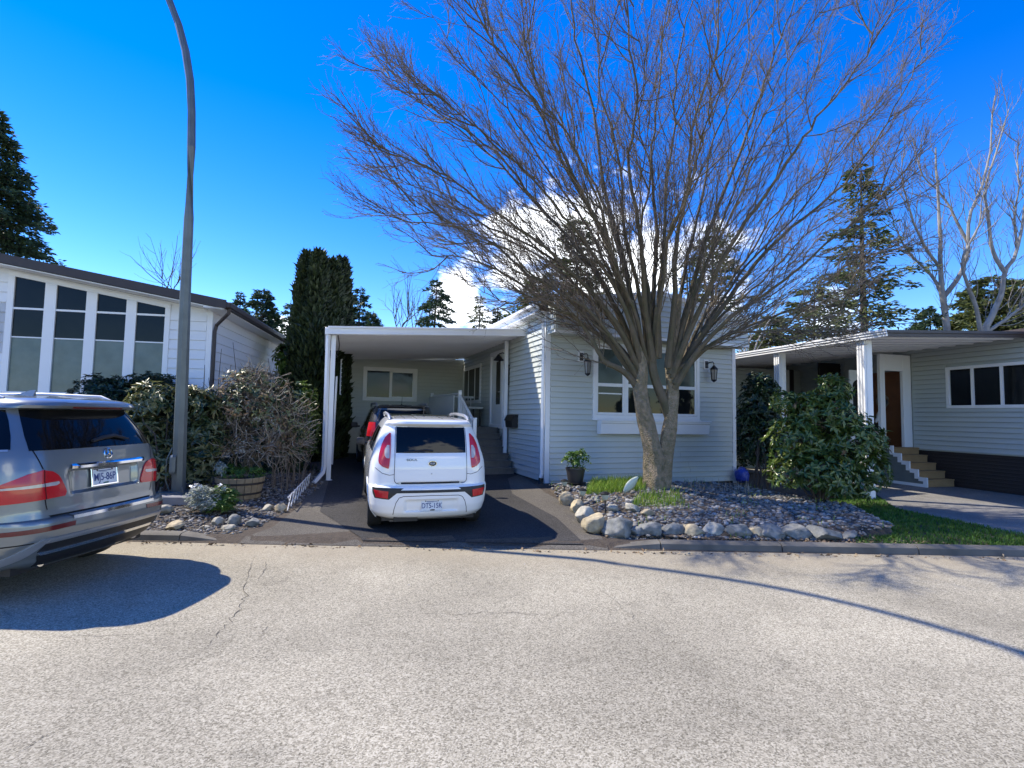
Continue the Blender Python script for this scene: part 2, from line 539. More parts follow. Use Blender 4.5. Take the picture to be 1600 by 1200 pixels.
def asphalt(name, c1, c2, c3, spk, dirt=None, tint_scale=.5):
    """speckled aggregate surface; dirt: (v0, v1, colour) stain along the kerb in ground coordinates"""
    m = bpy.data.materials.new(name)
    m.use_nodes = True
    nt = m.node_tree
    b = nt.nodes['Principled BSDF']
    b.inputs['Roughness'].default_value = .9
    b.inputs['Specular IOR Level'].default_value = .25
    tc = nt.nodes.new('ShaderNodeTexCoord')
    vo = nt.nodes.new('ShaderNodeTexVoronoi')
    vo.inputs['Scale'].default_value = spk
    vo.inputs['Randomness'].default_value = 1
    nt.links.new(tc.outputs['Object'], vo.inputs['Vector'])
    sep = nt.nodes.new('ShaderNodeSeparateColor')
    nt.links.new(vo.outputs['Color'], sep.inputs[0])
    n1 = nt.nodes.new('ShaderNodeTexNoise')
    n1.inputs['Scale'].default_value = spk * .45
    n1.inputs['Detail'].default_value = 7
    n1.inputs['Roughness'].default_value = .75
    nt.links.new(tc.outputs['Object'], n1.inputs['Vector'])
    ad = nt.nodes.new('ShaderNodeMath')
    ad.operation = 'MULTIPLY_ADD'
    nt.links.new(sep.outputs[0], ad.inputs[0])
    ad.inputs[1].default_value = .55
    sb = nt.nodes.new('ShaderNodeMath')
    sb.operation = 'MULTIPLY'
    nt.links.new(n1.outputs['Fac'], sb.inputs[0])
    sb.inputs[1].default_value = .65
    nt.links.new(sb.outputs[0], ad.inputs[2])
    r = nt.nodes.new('ShaderNodeValToRGB')
    r.color_ramp.elements[0].position = .22
    r.color_ramp.elements[0].color = (*c1, 1)
    r.color_ramp.elements[1].position = .92
    r.color_ramp.elements[1].color = (*c3, 1)
    e = r.color_ramp.elements.new(.52)
    e.color = (*c2, 1)
    nt.links.new(ad.outputs[0], r.inputs[0])
    n2 = nt.nodes.new('ShaderNodeTexNoise')
    n2.inputs['Scale'].default_value = tint_scale
    n2.inputs['Detail'].default_value = 6
    nt.links.new(tc.outputs['Object'], n2.inputs['Vector'])
    mr = nt.nodes.new('ShaderNodeMapRange')
    mr.inputs['From Min'].default_value = .35
    mr.inputs['From Max'].default_value = .68
    mr.inputs['To Min'].default_value = .74
    mr.inputs['To Max'].default_value = 1.10
    nt.links.new(n2.outputs['Fac'], mr.inputs['Value'])
    mx = nt.nodes.new('ShaderNodeVectorMath')
    mx.operation = 'SCALE'
    nt.links.new(r.outputs[0], mx.inputs[0])
    nt.links.new(mr.outputs[0], mx.inputs['Scale'])
    src = mx.outputs[0]
    n4 = nt.nodes.new('ShaderNodeTexNoise')
    n4.inputs['Scale'].default_value = 2.3
    n4.inputs['Detail'].default_value = 8
    n4.inputs['Roughness'].default_value = .7
    nt.links.new(tc.outputs['Object'], n4.inputs['Vector'])
    m4 = nt.nodes.new('ShaderNodeMapRange')
    m4.inputs['From Min'].default_value = .56
    m4.inputs['From Max'].default_value = .74
    m4.inputs['To Min'].default_value = 1.0
    m4.inputs['To Max'].default_value = .70
    nt.links.new(n4.outputs['Fac'], m4.inputs['Value'])
    x4 = nt.nodes.new('ShaderNodeVectorMath')
    x4.operation = 'SCALE'
    nt.links.new(src, x4.inputs[0])
    nt.links.new(m4.outputs[0], x4.inputs['Scale'])
    src = x4.outputs[0]
    if dirt:
        dp = nt.nodes.new('ShaderNodeVectorMath')
        dp.operation = 'DOT_PRODUCT'
        nt.links.new(tc.outputs['Object'], dp.inputs[0])
        dp.inputs[1].default_value = (SY, CY, 0)
        n3 = nt.nodes.new('ShaderNodeTexNoise')
        n3.inputs['Scale'].default_value = 1.6
        n3.inputs['Detail'].default_value = 5
        nt.links.new(tc.outputs['Object'], n3.inputs['Vector'])
        a2 = nt.nodes.new('ShaderNodeMath')
        a2.operation = 'MULTIPLY_ADD'
        nt.links.new(n3.outputs['Fac'], a2.inputs[0])
        a2.inputs[1].default_value = 1.1
        nt.links.new(dp.outputs['Value'], a2.inputs[2])
        m2 = nt.nodes.new('ShaderNodeMapRange')
        m2.inputs['From Min'].default_value = dirt[0] + .55
        m2.inputs['From Max'].default_value = dirt[1] + .55
        m2.inputs['To Max'].default_value = .75
        nt.links.new(a2.outputs[0], m2.inputs['Value'])
        m3 = nt.nodes.new('ShaderNodeMix')
        m3.data_type = 'RGBA'
        nt.links.new(m2.outputs[0], m3.inputs['Factor'])
        nt.links.new(src, m3.inputs['A'])
        m3.inputs['B'].default_value = (*dirt[2], 1)
        src = m3.outputs['Result']
    nt.links.new(src, b.inputs['Base Color'])
    bp = nt.nodes.new('ShaderNodeBump')
    bp.inputs['Strength'].default_value = .55
    bp.inputs['Distance'].default_value = .006
    nt.links.new(ad.outputs[0], bp.inputs['Height'])
    nt.links.new(bp.outputs[0], b.inputs['Normal'])
    return m


M['road'] = asphalt('pale_worn_asphalt', (.105, .094, .068), (.30, .272, .205), (.52, .48, .38), 115, dirt=(5.6, 6.9, (.30, .255, .18)))
M['driveway'] = asphalt('dark_driveway_asphalt', (.016, .0155, .0155), (.036, .034, .033), (.08, .077, .074), 120)
M['drive_conc'] = asphalt('grey_concrete_drive', (.13, .125, .115), (.21, .20, .185), (.30, .29, .27), 90)
M['apron'] = asphalt('brown_grey_old_asphalt', (.055, .049, .041), (.095, .085, .072), (.16, .147, .126), 110)
# ================================================================== ground, road, kerbs
def drape(name, poly, step, zfun, m, kind='structure', parent=None, amp=0.0):
    """polygon in x,y cut into a grid and laid on zfun"""
    bm = bmesh.new()
    vs = [bm.verts.new((p[0], p[1], 0)) for p in poly]
    bm.faces.new(vs)
    for axis, k in ((Vector((1, 0, 0)), 0), (Vector((0, 1, 0)), 1)):
        lo, hi = min(p[k] for p in poly), max(p[k] for p in poly)
        c = math.ceil(lo / step) * step
        while c < hi:
            bmesh.ops.bisect_plane(bm, geom=bm.verts[:] + bm.edges[:] + bm.faces[:], dist=1e-5, plane_co=axis * c, plane_no=axis)
            c += step
    for v in bm.verts:
        v.co.z = zfun(v.co.x, v.co.y) + (amp * (math.sin(v.co.x * 3.1) * math.cos(v.co.y * 2.7)) if amp else 0)
    bmesh.ops.recalc_face_normals(bm, faces=bm.faces)
    if sum(f.normal.z for f in bm.faces) < 0:
        bmesh.ops.reverse_faces(bm, faces=bm.faces)
    me = bpy.data.meshes.new(name)
    bm.to_mesh(me)
    bm.free()
    return finish(me, name, m, parent, smooth=True, kind=kind)


# natural ground: one sheet out to the horizon
vs_ = [-300, -60, -20, 0, 4, 6.0, V_KERB - .05, V_KERB + .1, 7.6, 8.5, 9.5, 10.5, 11.5, 12.5, 14, 17, 20, 30, 60, 150, 900]
us_ = [-900, -300, -80, -40, -20] + list(np.arange(-12, 14.1, 1.0)) + [20, 40, 80, 300, 900]
G = [[(*uv2xy(u, v), zg(*uv2xy(u, v))) for u in us_] for v in vs_]
b = MB()
b.grid(G)
tag(b.build('ground', M['soil'], smooth=True), kind='structure')

b = MB()
us2 = [-120, -40, -20, -10, -5, 0, 5, 10, 20, 40, 120]
b.grid([[(*uv2xy(u, v), -.012 + .02 * min(1, max(0, (V_KERB - v) / 4))) for u in us2] for v in (-45, -20, -5, 0, 2, 3, 4, 5, 5.5, 6, 6.5, V_KERB + .02)])
road = tag(b.build('road', M['road'], smooth=True), kind='structure')


def road_z(x, y):
    u, v = xy2uv(x, y)
    return -.012 + .02 * min(1, max(0, (V_KERB - v) / 4))


# cracks in the road, thin sunken ribbons filled with dirt
M['crack'] = mat('dirt_filled_crack', (.085, .076, .06), .95, var=.5, scale=30)
for pts, w in (([(398, 868), (385, 905), (388, 930), (372, 955), (352, 978), (330, 1000), (322, 1018)], .012),
               ([(420, 870), (412, 890), (408, 915)], .008), ([(430, 965), (415, 985), (395, 1008)], .007),
               ([(545, 962), (620, 958), (700, 960), (760, 955), (830, 958), (900, 956), (935, 960)], .008),
               ([(905, 885), (930, 915), (965, 940), (990, 965), (1050, 995), (1120, 1030)], .006),
               ([(20, 1180), (70, 1150), (120, 1132)], .006), ([(60, 995), (150, 993), (260, 988)], .006)):
    P = []
    for (a0, a1) in zip(pts[:-1], pts[1:]):
        for t in np.linspace(0, 1, 7)[:-1]:
            p = at(lerp(a0[0], a1[0], t), lerp(a0[1], a1[1], t), z=.004)
            P.append(p + np.array([rng.normal() * .018, rng.normal() * .018, 0]))
    P = np.array(P)
    tv = np.gradient(P, axis=0)
    nv = np.stack([-tv[:, 1], tv[:, 0], 0 * tv[:, 0]], 1)
    nv /= np.linalg.norm(nv, axis=1)[:, None] + 1e-9
    ww = (w * .36 * (.15 + 1.1 * rng.random(len(P))) * np.sin(np.linspace(.25, pi - .12, len(P))))[:, None]
    A, B = P + nv * ww, P - nv * ww
    for q in (A, B):
        for i in range(len(q)):
            q[i, 2] = road_z(q[i, 0], q[i, 1]) + .004
    b = MB()
    b.grid(np.stack([A, B], 1))
    o = b.build('crack', M['crack'], road)

# main driveway: old brown-grey asphalt apron and a black centre with car and carport shade put into its colour
gp = lambda px, py: tuple(ground_at(px, py)[:2])
dz_ = lambda x, y: zg(x, y) + .004 if xy2uv(x, y)[1] > V_KERB + .1 else max(road_z(x, y), zg(x, y)) + .006
def drive_z(x, y):
    u, v = xy2uv(x, y)
    return max(zg(x, y), road_z(x, y)) + .006
e0, e1 = uv2xy(-3.55, V_KERB - .04), uv2xy(1.30, V_KERB - .04)
poly = [e0, e1, gp(905, 800), gp(852, 770), (4.72, 12.0), (4.72, 18.3), (.2, 18.3), (-.05, 12.6), gp(470, 790), gp(425, 825)]
drape('driveway', poly, .45, drive_z, M['apron'])
poly = [uv2xy(-1.95, V_KERB + .05), uv2xy(.98, V_KERB + .05), gp(870, 810), gp(800, 772), (4.2, 11.6), (4.7, 12.2), (4.7, 18.2), (.35, 18.2), (.2, 12.5), gp(500, 800)]
drape('shaded_driveway', poly, .45, lambda x, y: drive_z(x, y) + .006, M['driveway'])

# right-hand drive, lawn strip
A0 = np.array([*at(1600, 775, z=.08)[:2], 0])                    # foot of the right-hand house at the frame edge
TH = radians(5.0)
E_R = np.array([sin(TH), cos(TH), 0])                            # along that house, away from the street
N_R = np.array([-cos(TH), sin(TH), 0])                           # out of its near side wall
zr_ = lambda x, y: zg(x, y) + .012
q1, q2 = uv2xy(8.0, V_KERB + .02), uv2xy(13.5, V_KERB + .02)
poly = [q1, q2, tuple((A0 - E_R * 1.0 + N_R * .05)[:2]), tuple((A0 + E_R * 12 + N_R * .05)[:2]), tuple((A0 + E_R * 12 + N_R * 3.4)[:2]), gp(1362, 768), gp(1400, 795)]
drape('concrete_drive', poly, .6, zr_, M['drive_conc'])

# kerbs: short cast segments with open joints
def kerb_run(us, v0f, fall=None):
    for (ua, ub) in zip(us[:-1], us[1:]):
        va, vb = v0f(ua), v0f(ub)
        g = .008
        pr = [(0, -.05), (.025, .07), (.055, .092), (.16, .098), (.175, .085), (.175, -.05)]
        R = []
        for k, (u_, v_) in enumerate(((ua + g, va), (lerp(ua, ub, .5), lerp(va, vb, .5)), (ub - g, vb))):
            h = 1.0 if fall is None else fall(u_)
            R.append([(*uv2xy(u_, v_ + dv), lerp(-.05, z, h) if z > 0 else z) for dv, z in pr])
        b = MB()
        b.grid(R)
        n = len(pr)
        b.f += [tuple(range(n)), tuple(range(2 * n, 3 * n))[::-1]]
        o = b.build('kerb', M['kerb'], fixn=True, smooth=True)
        tag(o, kind='structure')


kerb_run([-34, -25, -16, -10, -7.2, -5.4, -4.35, -3.75], lambda u: V_KERB + (0 if u > -8 else -.004 * (u + 8) ** 2), lambda u: interp(u, (-4.3, -3.75), (1, .45)))
kerb_run([1.35, 2.0, 3.6, 5.4, 7.2, 8.2], lambda u: V_KERB, lambda u: interp(u, (1.35, 1.95, 7.4, 8.2), (.5, 1, 1, .4)))


# ================================================================== planting beds
def in_poly(x, y, poly):
    c = False
    n = len(poly)
    for i in range(n):
        x1, y1 = poly[i]
        x2, y2 = poly[i - 1]
        if (y1 > y) != (y2 > y) and x < (x2 - x1) * (y - y1) / (y2 - y1) + x1:
            c = not c
    return c


def sample_poly(poly, n):
    xs = [p[0] for p in poly]
    ys = [p[1] for p in poly]
    out = []
    while len(out) < n:
        x, y = random.uniform(min(xs), max(xs)), random.uniform(min(ys), max(ys))
        if in_poly(x, y, poly):
            out.append((x, y))
    return np.array(out)


_bm = bmesh.new()
bmesh.ops.create_icosphere(_bm, subdivisions=1, radius=1)
ICO_V = np.array([v.co[:] for v in _bm.verts])
ICO_F = np.array([[v.index for v in f.verts] for f in _bm.faces])
_bm.free()


def stones(name, pts, zf, smin, smax, m, flat=.5, elong=1.5):
    k = len(pts)
    s = rng.uniform(smin, smax, k) * rng.choice([.6, .8, 1.0, 1.25], k)
    a = rng.uniform(0, 2 * pi, k)
    sc = np.stack([s * rng.uniform(1, elong, k), s, s * rng.uniform(flat * .7, flat * 1.3, k)], 1)
    V = ICO_V[None] * (1 + rng.normal(0, .10, (k, len(ICO_V), 1))) * sc[:, None, :]
    tl = rng.normal(0, .35, k)
    ct, st = np.cos(tl)[:, None], np.sin(tl)[:, None]
    y, z = V[..., 1] * ct - V[..., 2] * st, V[..., 1] * st + V[..., 2] * ct
    ca, sa = np.cos(a)[:, None], np.sin(a)[:, None]
    X = V[..., 0] * ca - y * sa + pts[:, 0:1]
    Y = V[..., 0] * sa + y * ca + pts[:, 1:2]
    zz = np.array([zf(p[0], p[1]) for p in pts])[:, None] + sc[:, 2:3] * .45
    V = np.stack([X, Y, z + zz], -1).reshape(-1, 3)
    F = (np.arange(k) * len(ICO_V))[:, None, None] + ICO_F[None]
    return fast_mesh(name, V, F.reshape(-1, 3), m, kind='stuff', smooth=True, attr=np.repeat(rng.random(k), len(ICO_V)))


# right bed: a low mound held by a row of boulders
bed_px = [(858, 768), (905, 800), (945, 832), (1010, 842), (1130, 845), (1260, 846), (1345, 845), (1400, 838), (1330, 800), (1240, 785), (1150, 765), (1000, 760)]
bedR = [gp(*p) for p in bed_px]
edge_px = [(868, 775), (900, 797), (935, 824), (990, 838), (1100, 842), (1250, 845), (1340, 845)]
edgeR = [np.array(gp(*p)) for p in edge_px]


def edge_dist(x, y, edge):
    best = 1e9
    p = np.array([x, y])
    for a, b_ in zip(edge[:-1], edge[1:]):
        t = min(1, max(0, (p - a) @ (b_ - a) / ((b_ - a) @ (b_ - a))))
        best = min(best, np.linalg.norm(p - a - (b_ - a) * t))
    return best


TRUNK = ground_at(1027, 770, .12)


def mound(x, y):
    z = zg(x, y)
    if in_poly(x, y, bedR):
        d = edge_dist(x, y, edgeR)
        z += .13 * min(1, d / .35)
        z += .10 * math.exp(-((x - TRUNK[0]) ** 2 + (y - TRUNK[1]) ** 2) / .8)
    return z


bb = [(lerp(p[0], 7.2, -.0), p[1]) for p in bedR]
drape('garden_bed', bedR, .18, lambda x, y: mound(x, y) + .006, M['soil'])
pts = sample_poly(bedR, 5200)
stones('pebbles', pts, mound, .018, .042, M['pebble'])
strip = [gp(935, 838), gp(960, 851), gp(1340, 853), gp(1560, 856), gp(1340, 842), gp(1100, 838)]
stones('kerbside_grit', sample_poly(strip, 1500), zg, .006, .016, M['gravel'])
gut = [uv2xy(-6.5, V_KERB - .01), uv2xy(-3.7, V_KERB - .01), uv2xy(1.4, V_KERB - .05), uv2xy(8.5, V_KERB - .01), uv2xy(8.5, V_KERB - .16), uv2xy(1.5, V_KERB - .22), uv2xy(-6.5, V_KERB - .14)]
stones('gutter_grit', sample_poly(gut, 2600), lambda x, y: road_z(x, y) - .004, .003, .009, M['gravel'])
far = [uv2xy(-6.5, V_KERB - .1), uv2xy(9, V_KERB - .1), uv2xy(9, 4.8), uv2xy(-6.5, 5.2)]
stones('road_grit', sample_poly(far, 500), lambda x, y: road_z(x, y) - .003, .003, .008, M['gravel'])
# left bed
bedL = [uv2xy(-9.5, V_KERB + .17), uv2xy(-3.7, V_KERB + .17), gp(400, 826), gp(455, 795), gp(505, 757), gp(500, 735), gp(420, 735), gp(280, 735), gp(60, 740)]
stones('gravel', sample_poly(bedL, 15000), zg, .012, .030, M['gravel'], flat=.45)


def leaf_litter(name, poly, n, zf):
    p = sample_poly(poly, n)
    C = np.array([(x, y, zf(x, y) + .025) for x, y in p])
    a = rng.uniform(0, 2 * pi, n)
    V, F, r = leaves_fast(C, np.stack([np.cos(a), np.sin(a), rng.normal(0, .3, n)], 1), rng.uniform(.03, .08, n), rng.uniform(.015, .04, n))
    fast_mesh(name, V, F, M['litter'], kind='stuff', attr=r)


leaf_litter('leaf_litter', bedL, 1500, zg)
leaf_litter('leaf_litter', strip, 700, zg)
leaf_litter('leaf_litter', gut, 260, lambda x, y: road_z(x, y) - .018)
leaf_litter('leaf_litter', bedR, 500, mound)


def blades(name, pts, zf, h0, h1, m, w=.008, lean=.5):
    n = len(pts)
    C = np.array([(x, y, zf(x, y)) for x, y in pts])
    a = rng.uniform(0, 2 * pi, n)
    L = rng.uniform(h0, h1, n)
    ln = rng.uniform(.05, lean, n)
    D1 = np.stack([np.cos(a) * ln * .4, np.sin(a) * ln * .4, np.ones(n)], 1)
    D2 = np.stack([np.cos(a) * ln * 1.8, np.sin(a) * ln * 1.8, np.ones(n) * .8], 1)
    s = np.stack([-np.sin(a), np.cos(a), 0 * a], 1) * w * .5
    mid = C + D1 * L[:, None] * .5
    tip = mid + D2 * L[:, None] * .5
    V = np.stack([C - s, C + s, mid + s * .8, mid - s * .8, tip], 1).reshape(-1, 3)
    k = (np.arange(n) * 5)[:, None]
    F = np.concatenate([k + np.array([0, 1, 2]), k + np.array([0, 2, 3]), k + np.array([3, 2, 4])])
    return fast_mesh(name, V, F, m, kind='stuff', attr=np.repeat(rng.random(n), 5))


g1 = sample_poly([gp(915, 785), gp(1008, 784), gp(1012, 766), gp(925, 766)], 2600)
g2 = sample_poly([gp(985, 806), gp(1075, 806), gp(1060, 790), gp(1000, 788)], 500)
blades('grass_tuft', np.concatenate([g1, g2]), mound, .07, .24, M['grass'], w=.010)
g3 = sample_poly([gp(1075, 780), gp(1180, 782), gp(1170, 770), gp(1080, 768)], 60)
g4 = sample_poly(bedR, 900)
blades('grass_tuft', np.array([q for q in g4 if math.sin(q[0] * 3.7) * math.cos(q[1] * 4.3) > .25]), mound, .05, .15, M['grass'], w=.010, lean=.9)
blades('dry_stalks', g3, mound, .10, .32, M['dry_stem'], w=.008, lean=.3)
lawn_poly = [uv2xy(4.7, V_KERB + .2), uv2xy(8.1, V_KERB + .2), gp(1400, 796), gp(1355, 768), gp(1250, 760), gp(1300, 790), gp(1330, 815)]
drape('lawn', lawn_poly, .5, lambda x, y: zg(x, y) + .008, M['soil'])
blades('lawn_grass', sample_poly(lawn_poly, 15000), lambda x, y: zg(x, y) + .005, .03, .075, M['lawn'], w=.012, lean=.9)


def rock(p, size, m, label, group, seed, squash=.8, ang=0.0):
    r = np.random.default_rng(seed)
    bm = bmesh.new()
    bmesh.ops.create_icosphere(bm, subdivisions=4, radius=1)
    # chip with random planes so it reads as split stone, then roughen
    pl = [(lambda q: q / np.linalg.norm(q))(r.normal(size=3)) for _ in range(13)]
    dd = r.uniform(.56, .88, 13)
    ph = r.uniform(0, 6, 6)
    for v in bm.verts:
        c = np.array(v.co[:])
        for n_, d_ in zip(pl, dd):
            k = c @ n_ - d_
            if k > 0:
                c -= n_ * k * .93
        c *= 1 + .035 * sin(5 * c[0] + ph[0]) * sin(6 * c[1] + ph[1]) + .025 * sin(11 * c[2] + ph[2]) * sin(9 * c[0] + ph[3]) + .012 * r.normal()
        v.co = c
    for v in bm.verts:
        v.co.x *= size[0] / 2
        v.co.y *= size[1] / 2
        v.co.z *= size[2] / 2
    me = bpy.data.meshes.new('border_rock')
    bm.to_mesh(me)
    bm.free()
    o = finish(me, 'border_rock', m, smooth=True)
    o.location = (p[0], p[1], p[2] + size[2] * .27)
    o.rotation_euler = (r.normal() * .1, r.normal() * .1, ang)
    tag(o, label, 'rock', group)
    return o


GR = 'boulders edging the right garden bed'
# px centre, py foot, width px, height px
rocks = [(886, 788, 26, 24, 'rock_tan', 'small tan boulder by the dark flower pot, farthest up the driveway edge'),
         (906, 801, 28, 26, 'rock_tan', 'rounded tan boulder second from the flower pot along the driveway edge'),
         (918, 818, 30, 32, 'rock_pale', 'cream boulder third from the flower pot along the driveway edge'),
         (936, 832, 36, 42, 'rock_tan', 'large cream and tan boulder at the corner of the bed by the driveway'),
         (972, 836, 44, 40, 'rock_grey', 'large grey boulder with a split face just right of the cream corner boulder'),
         (1000, 836, 24, 20, 'rock_grey', 'small dark grey rock squeezed between two large grey boulders'),
         (1023, 836, 34, 28, 'rock_grey', 'dark grey rounded boulder below the grass at the tree foot'),
         (1058, 836, 30, 22, 'rock_grey', 'low dark rock between the grey boulder and the tan flat boulder'),
         (1087, 836, 36, 24, 'rock_tan', 'flat tan boulder in the middle of the kerbside row'),
         (1120, 836, 32, 24, 'rock_pale', 'pale round boulder right of the flat tan boulder'),
         (1157, 838, 38, 24, 'rock_grey', 'mossy grey boulder in the right half of the kerbside row'),
         (1190, 838, 30, 22, 'rock_tan', 'brownish boulder right of the mossy grey boulder'),
         (1215, 840, 40, 24, 'rock_grey', 'dark angular boulder in tree shade near the row end'),
         (1250, 840, 44, 26, 'rock_grey', 'wide dark boulder in shade below the rhododendron'),
         (1290, 842, 46, 26, 'rock_grey', 'broad shaded boulder beyond the wide dark one'),
         (1318, 836, 20, 14, 'rock_pale', 'smooth pale cobble leaning on the shaded boulders'),
         (1334, 842, 26, 14, 'rock_grey', 'last low rock of the row beside the lawn')]
for i, (px, py, w, h, mm, lab) in enumerate(rocks):
    p = ground_at(px, py, .02)
    D = (p - CAMPOS) @ FW
    W, Hh = w * D / CAM_F * (1.30 if px > 925 else 1.12), h * D / CAM_F * 1.12
    rock((p[0], p[1] + .08, zg(p[0], p[1])), (W, W * .85, Hh), M[mm], lab, GR, 100 + i, ang=-CAM_YAW + rng.normal() * .2)
for i, (px, py, w, h, mm, lab) in enumerate([(957, 800, 24, 16, 'rock_pale', 'pale stone lying inside the bed beside the solar light'),
                                            (988, 800, 34, 18, 'rock_pale', 'long whitish stone at the edge of the bright grass'),
                                            (1012, 806, 24, 14, 'rock_tan', 'small yellowish stone in front of the tree grass')]):
    p = ground_at(px, py, .12)
    D = (p - CAMPOS) @ FW
    rock((p[0], p[1], mound(p[0], p[1])), (w * D / CAM_F, w * D / CAM_F * .8, h * D / CAM_F), M[mm], lab, 'loose stones inside the right bed', 140 + i)
GL = 'stones laid in the left gravel bed'
for i, (px, py, w, h, mm, lab) in enumerate([(257, 803, 28, 16, 'rock_pale', 'pale flat stone by the lamp post footing'),
                                            (272, 826, 36, 15, 'rock_tan', 'long brown stone in the gravel below the lamp post'),
                                            (342, 820, 24, 15, 'rock_pale', 'flat whitish stone left of the peaked stone'),
                                            (367, 820, 26, 20, 'rock_grey', 'peaked grey stone in the middle of the gravel group'),
                                            (356, 828, 22, 12, 'rock_pale', 'low pale stone in front of the peaked stone'),
                                            (394, 822, 22, 17, 'rock_grey', 'rounded grey stone at the driveway end of the gravel group'),
                                            (322, 826, 14, 8, 'rock_pale', 'tiny white stone left of the gravel group'),
                                            (420, 797, 20, 11, 'rock_pale', 'pale stone by the white lattice edging'),
                                            (438, 800, 22, 16, 'rock_tan', 'brown block stone at the near end of the white lattice edging')]):
    p = ground_at(px, py)
    D = (p - CAMPOS) @ FW
    rock((p[0], p[1], zg(p[0], p[1])), (w * D / CAM_F, w * D / CAM_F * .8, h * D / CAM_F * 1.1), M[mm], lab, GL, 160 + i, ang=rng.uniform(0, 3))
# ================================================================== siding, windows, doors
Z = np.array([0, 0, 1.0])
_plank_cache = {}


def plank_mesh(L, e, m, thick=.028, curve=0.0):
    key = (round(L, 3), round(e, 4), m.name, thick)
    if key in _plank_cache:
        return _plank_cache[key]
    pr = [(-.002, .012), (thick, .012), (thick, .024), (thick * .62, e * .55), (.006, e), (-.002, e)]
    v = [(x, y, z) for x in (0, L) for (y, z) in pr]
    n = len(pr)
    f = [(i, (i + 1) % n, n + (i + 1) % n, n + i) for i in range(n)] + [tuple(range(n))[::-1], tuple(range(n, 2 * n))]
    me = bpy.data.meshes.new('siding_plank')
    me.from_pydata(v, [], f)
    bm = bmesh.new()
    bm.from_mesh(me)
    bmesh.ops.recalc_face_normals(bm, faces=bm.faces)
    bm.to_mesh(me)
    bm.free()
    me.materials.append(m)
    _plank_cache[key] = me
    return me


def siding(parent, O, d, n, z0, z1, e, iv, m, name='siding_plank', thick=.028):
    """rows of planks along unit d from origin O on a wall facing n; iv(zmid) -> intervals along d"""
    d, n = np.asarray(d, float), np.asarray(n, float)
    R = Matrix(((d[0], n[0], 0), (d[1], n[1], 0), (d[2], n[2], 1))).to_4x4()
    k = 0
    z = z0
    while z < z1 - .02:
        h = min(e, z1 - z)
        pieces = []
        for a0, a1 in iv(z + h / 2):
            if a1 - a0 < .03:
                continue
            if a1 - a0 > 1.6:       # lengths butt at staggered joints
                j = lerp(a0, a1, random.uniform(.22, .78))
                pieces += [(a0, j - .0015), (j + .0015, a1)]
            else:
                pieces.append((a0, a1))
        for a0, a1 in pieces:
            me = plank_mesh(a1 - a0, h, m, thick)
            o = bpy.data.objects.new(name, me)
            col.objects.link(o)
            p = np.asarray(O, float) + d * a0
            o.matrix_basis = Matrix.Translation(Vector((p[0], p[1], z))) @ R
            attach(o, parent)
            k += 1
        z += e
    return k


def cut(a0, a1, holes):
    """subtract (h0,h1) holes from an interval"""
    out = [(a0, a1)]
    for h0, h1 in holes:
        nx = []
        for s, t in out:
            if h1 <= s or h0 >= t:
                nx.append((s, t))
            else:
                if h0 > s:
                    nx.append((s, h0))
                if h1 < t:
                    nx.append((h1, t))
        out = nx
    return out


class Wall:
    """frame on a vertical wall: P(a, z, out) with a along d, out along n"""
    def __init__(s, O, d, n):
        s.O, s.d, s.n = np.asarray(O, float), np.asarray(d, float), np.asarray(n, float)
        s.O[2] = 0

    def P(s, a, z, o=0.0):
        return s.O + s.d * a + s.n * o + Z * z

    def az(s, px, py, off=0.0):
        p = at_plane(px, py, s.O + s.n * off, s.n)
        return float((p - s.O) @ s.d), float(p[2])

    def box(s, mb, a0, a1, z0, z1, o0, o1):
        mb.obox(s.P(a0, z0, o0), s.d * (a1 - a0), s.n * (o1 - o0), Z * (z1 - z0))

    def frame(s, mb, a0, a1, z0, z1, w, o0, o1):
        s.box(mb, a0, a1, z0, z0 + w, o0, o1)
        s.box(mb, a0, a1, z1 - w, z1, o0, o1)
        s.box(mb, a0, a0 + w, z0 + w, z1 - w, o0, o1 - .001)
        s.box(mb, a1 - w, a1, z0 + w, z1 - w, o0, o1 - .001)


def pane(w, a0, a1, z0, z1, o, m, parent, name='pane'):
    b = MB()
    w.box(b, a0, a1, z0, z1, o - .006, o)
    return b.build(name, m, parent, fixn=True)


# ================================================================== main house
X0, Y0 = 4.75, 10.65
XE = 10.19
house = thing('house', 'pale grey vinyl-sided single-storey house with flat front band behind the big bare tree', 'house', (X0, Y0, zg(X0, Y0)))
WF = Wall((X0, Y0, 0), (1, 0, 0), (0, -1, 0))
WS = Wall((X0, Y0, 0), (0, 1, 0), (-1, 0, 0))       # side wall, runs away from the street
b = MB()
b.obox((X0 + .004, Y0 + .004, -.1), (XE - X0, 0, 0), (0, 14, 0), (0, 0, 3.95))
wall = b.build('wall', M['siding'], house, fixn=True)
fw_a0, fw_z0 = WF.az(925, 655)
fw_a1, fw_z1 = WF.az(1091, 541)
fw_z0, fw_z1 = 1.70, 3.50
siding(wall, (X0, Y0, 0), WF.d, WF.n, .13, 3.62, .1265,
       lambda z: cut(.10, XE - X0 - .10, [(fw_a0, fw_a1)] if fw_z0 - .06 < z < fw_z1 + .02 else []), M['siding'])
side_holes = lambda z: ([(5.09, 7.33)] if 2.1 < z < 3.42 else []) + ([(2.86, 4.12)] if 1.32 < z < 3.62 else [])
SZ = lambda z: cut(.10, 7.33, side_holes(z))
siding(wall, (X0, Y0, 0), WS.d, WS.n, .24, 4.14, .1265, SZ, M['siding'])
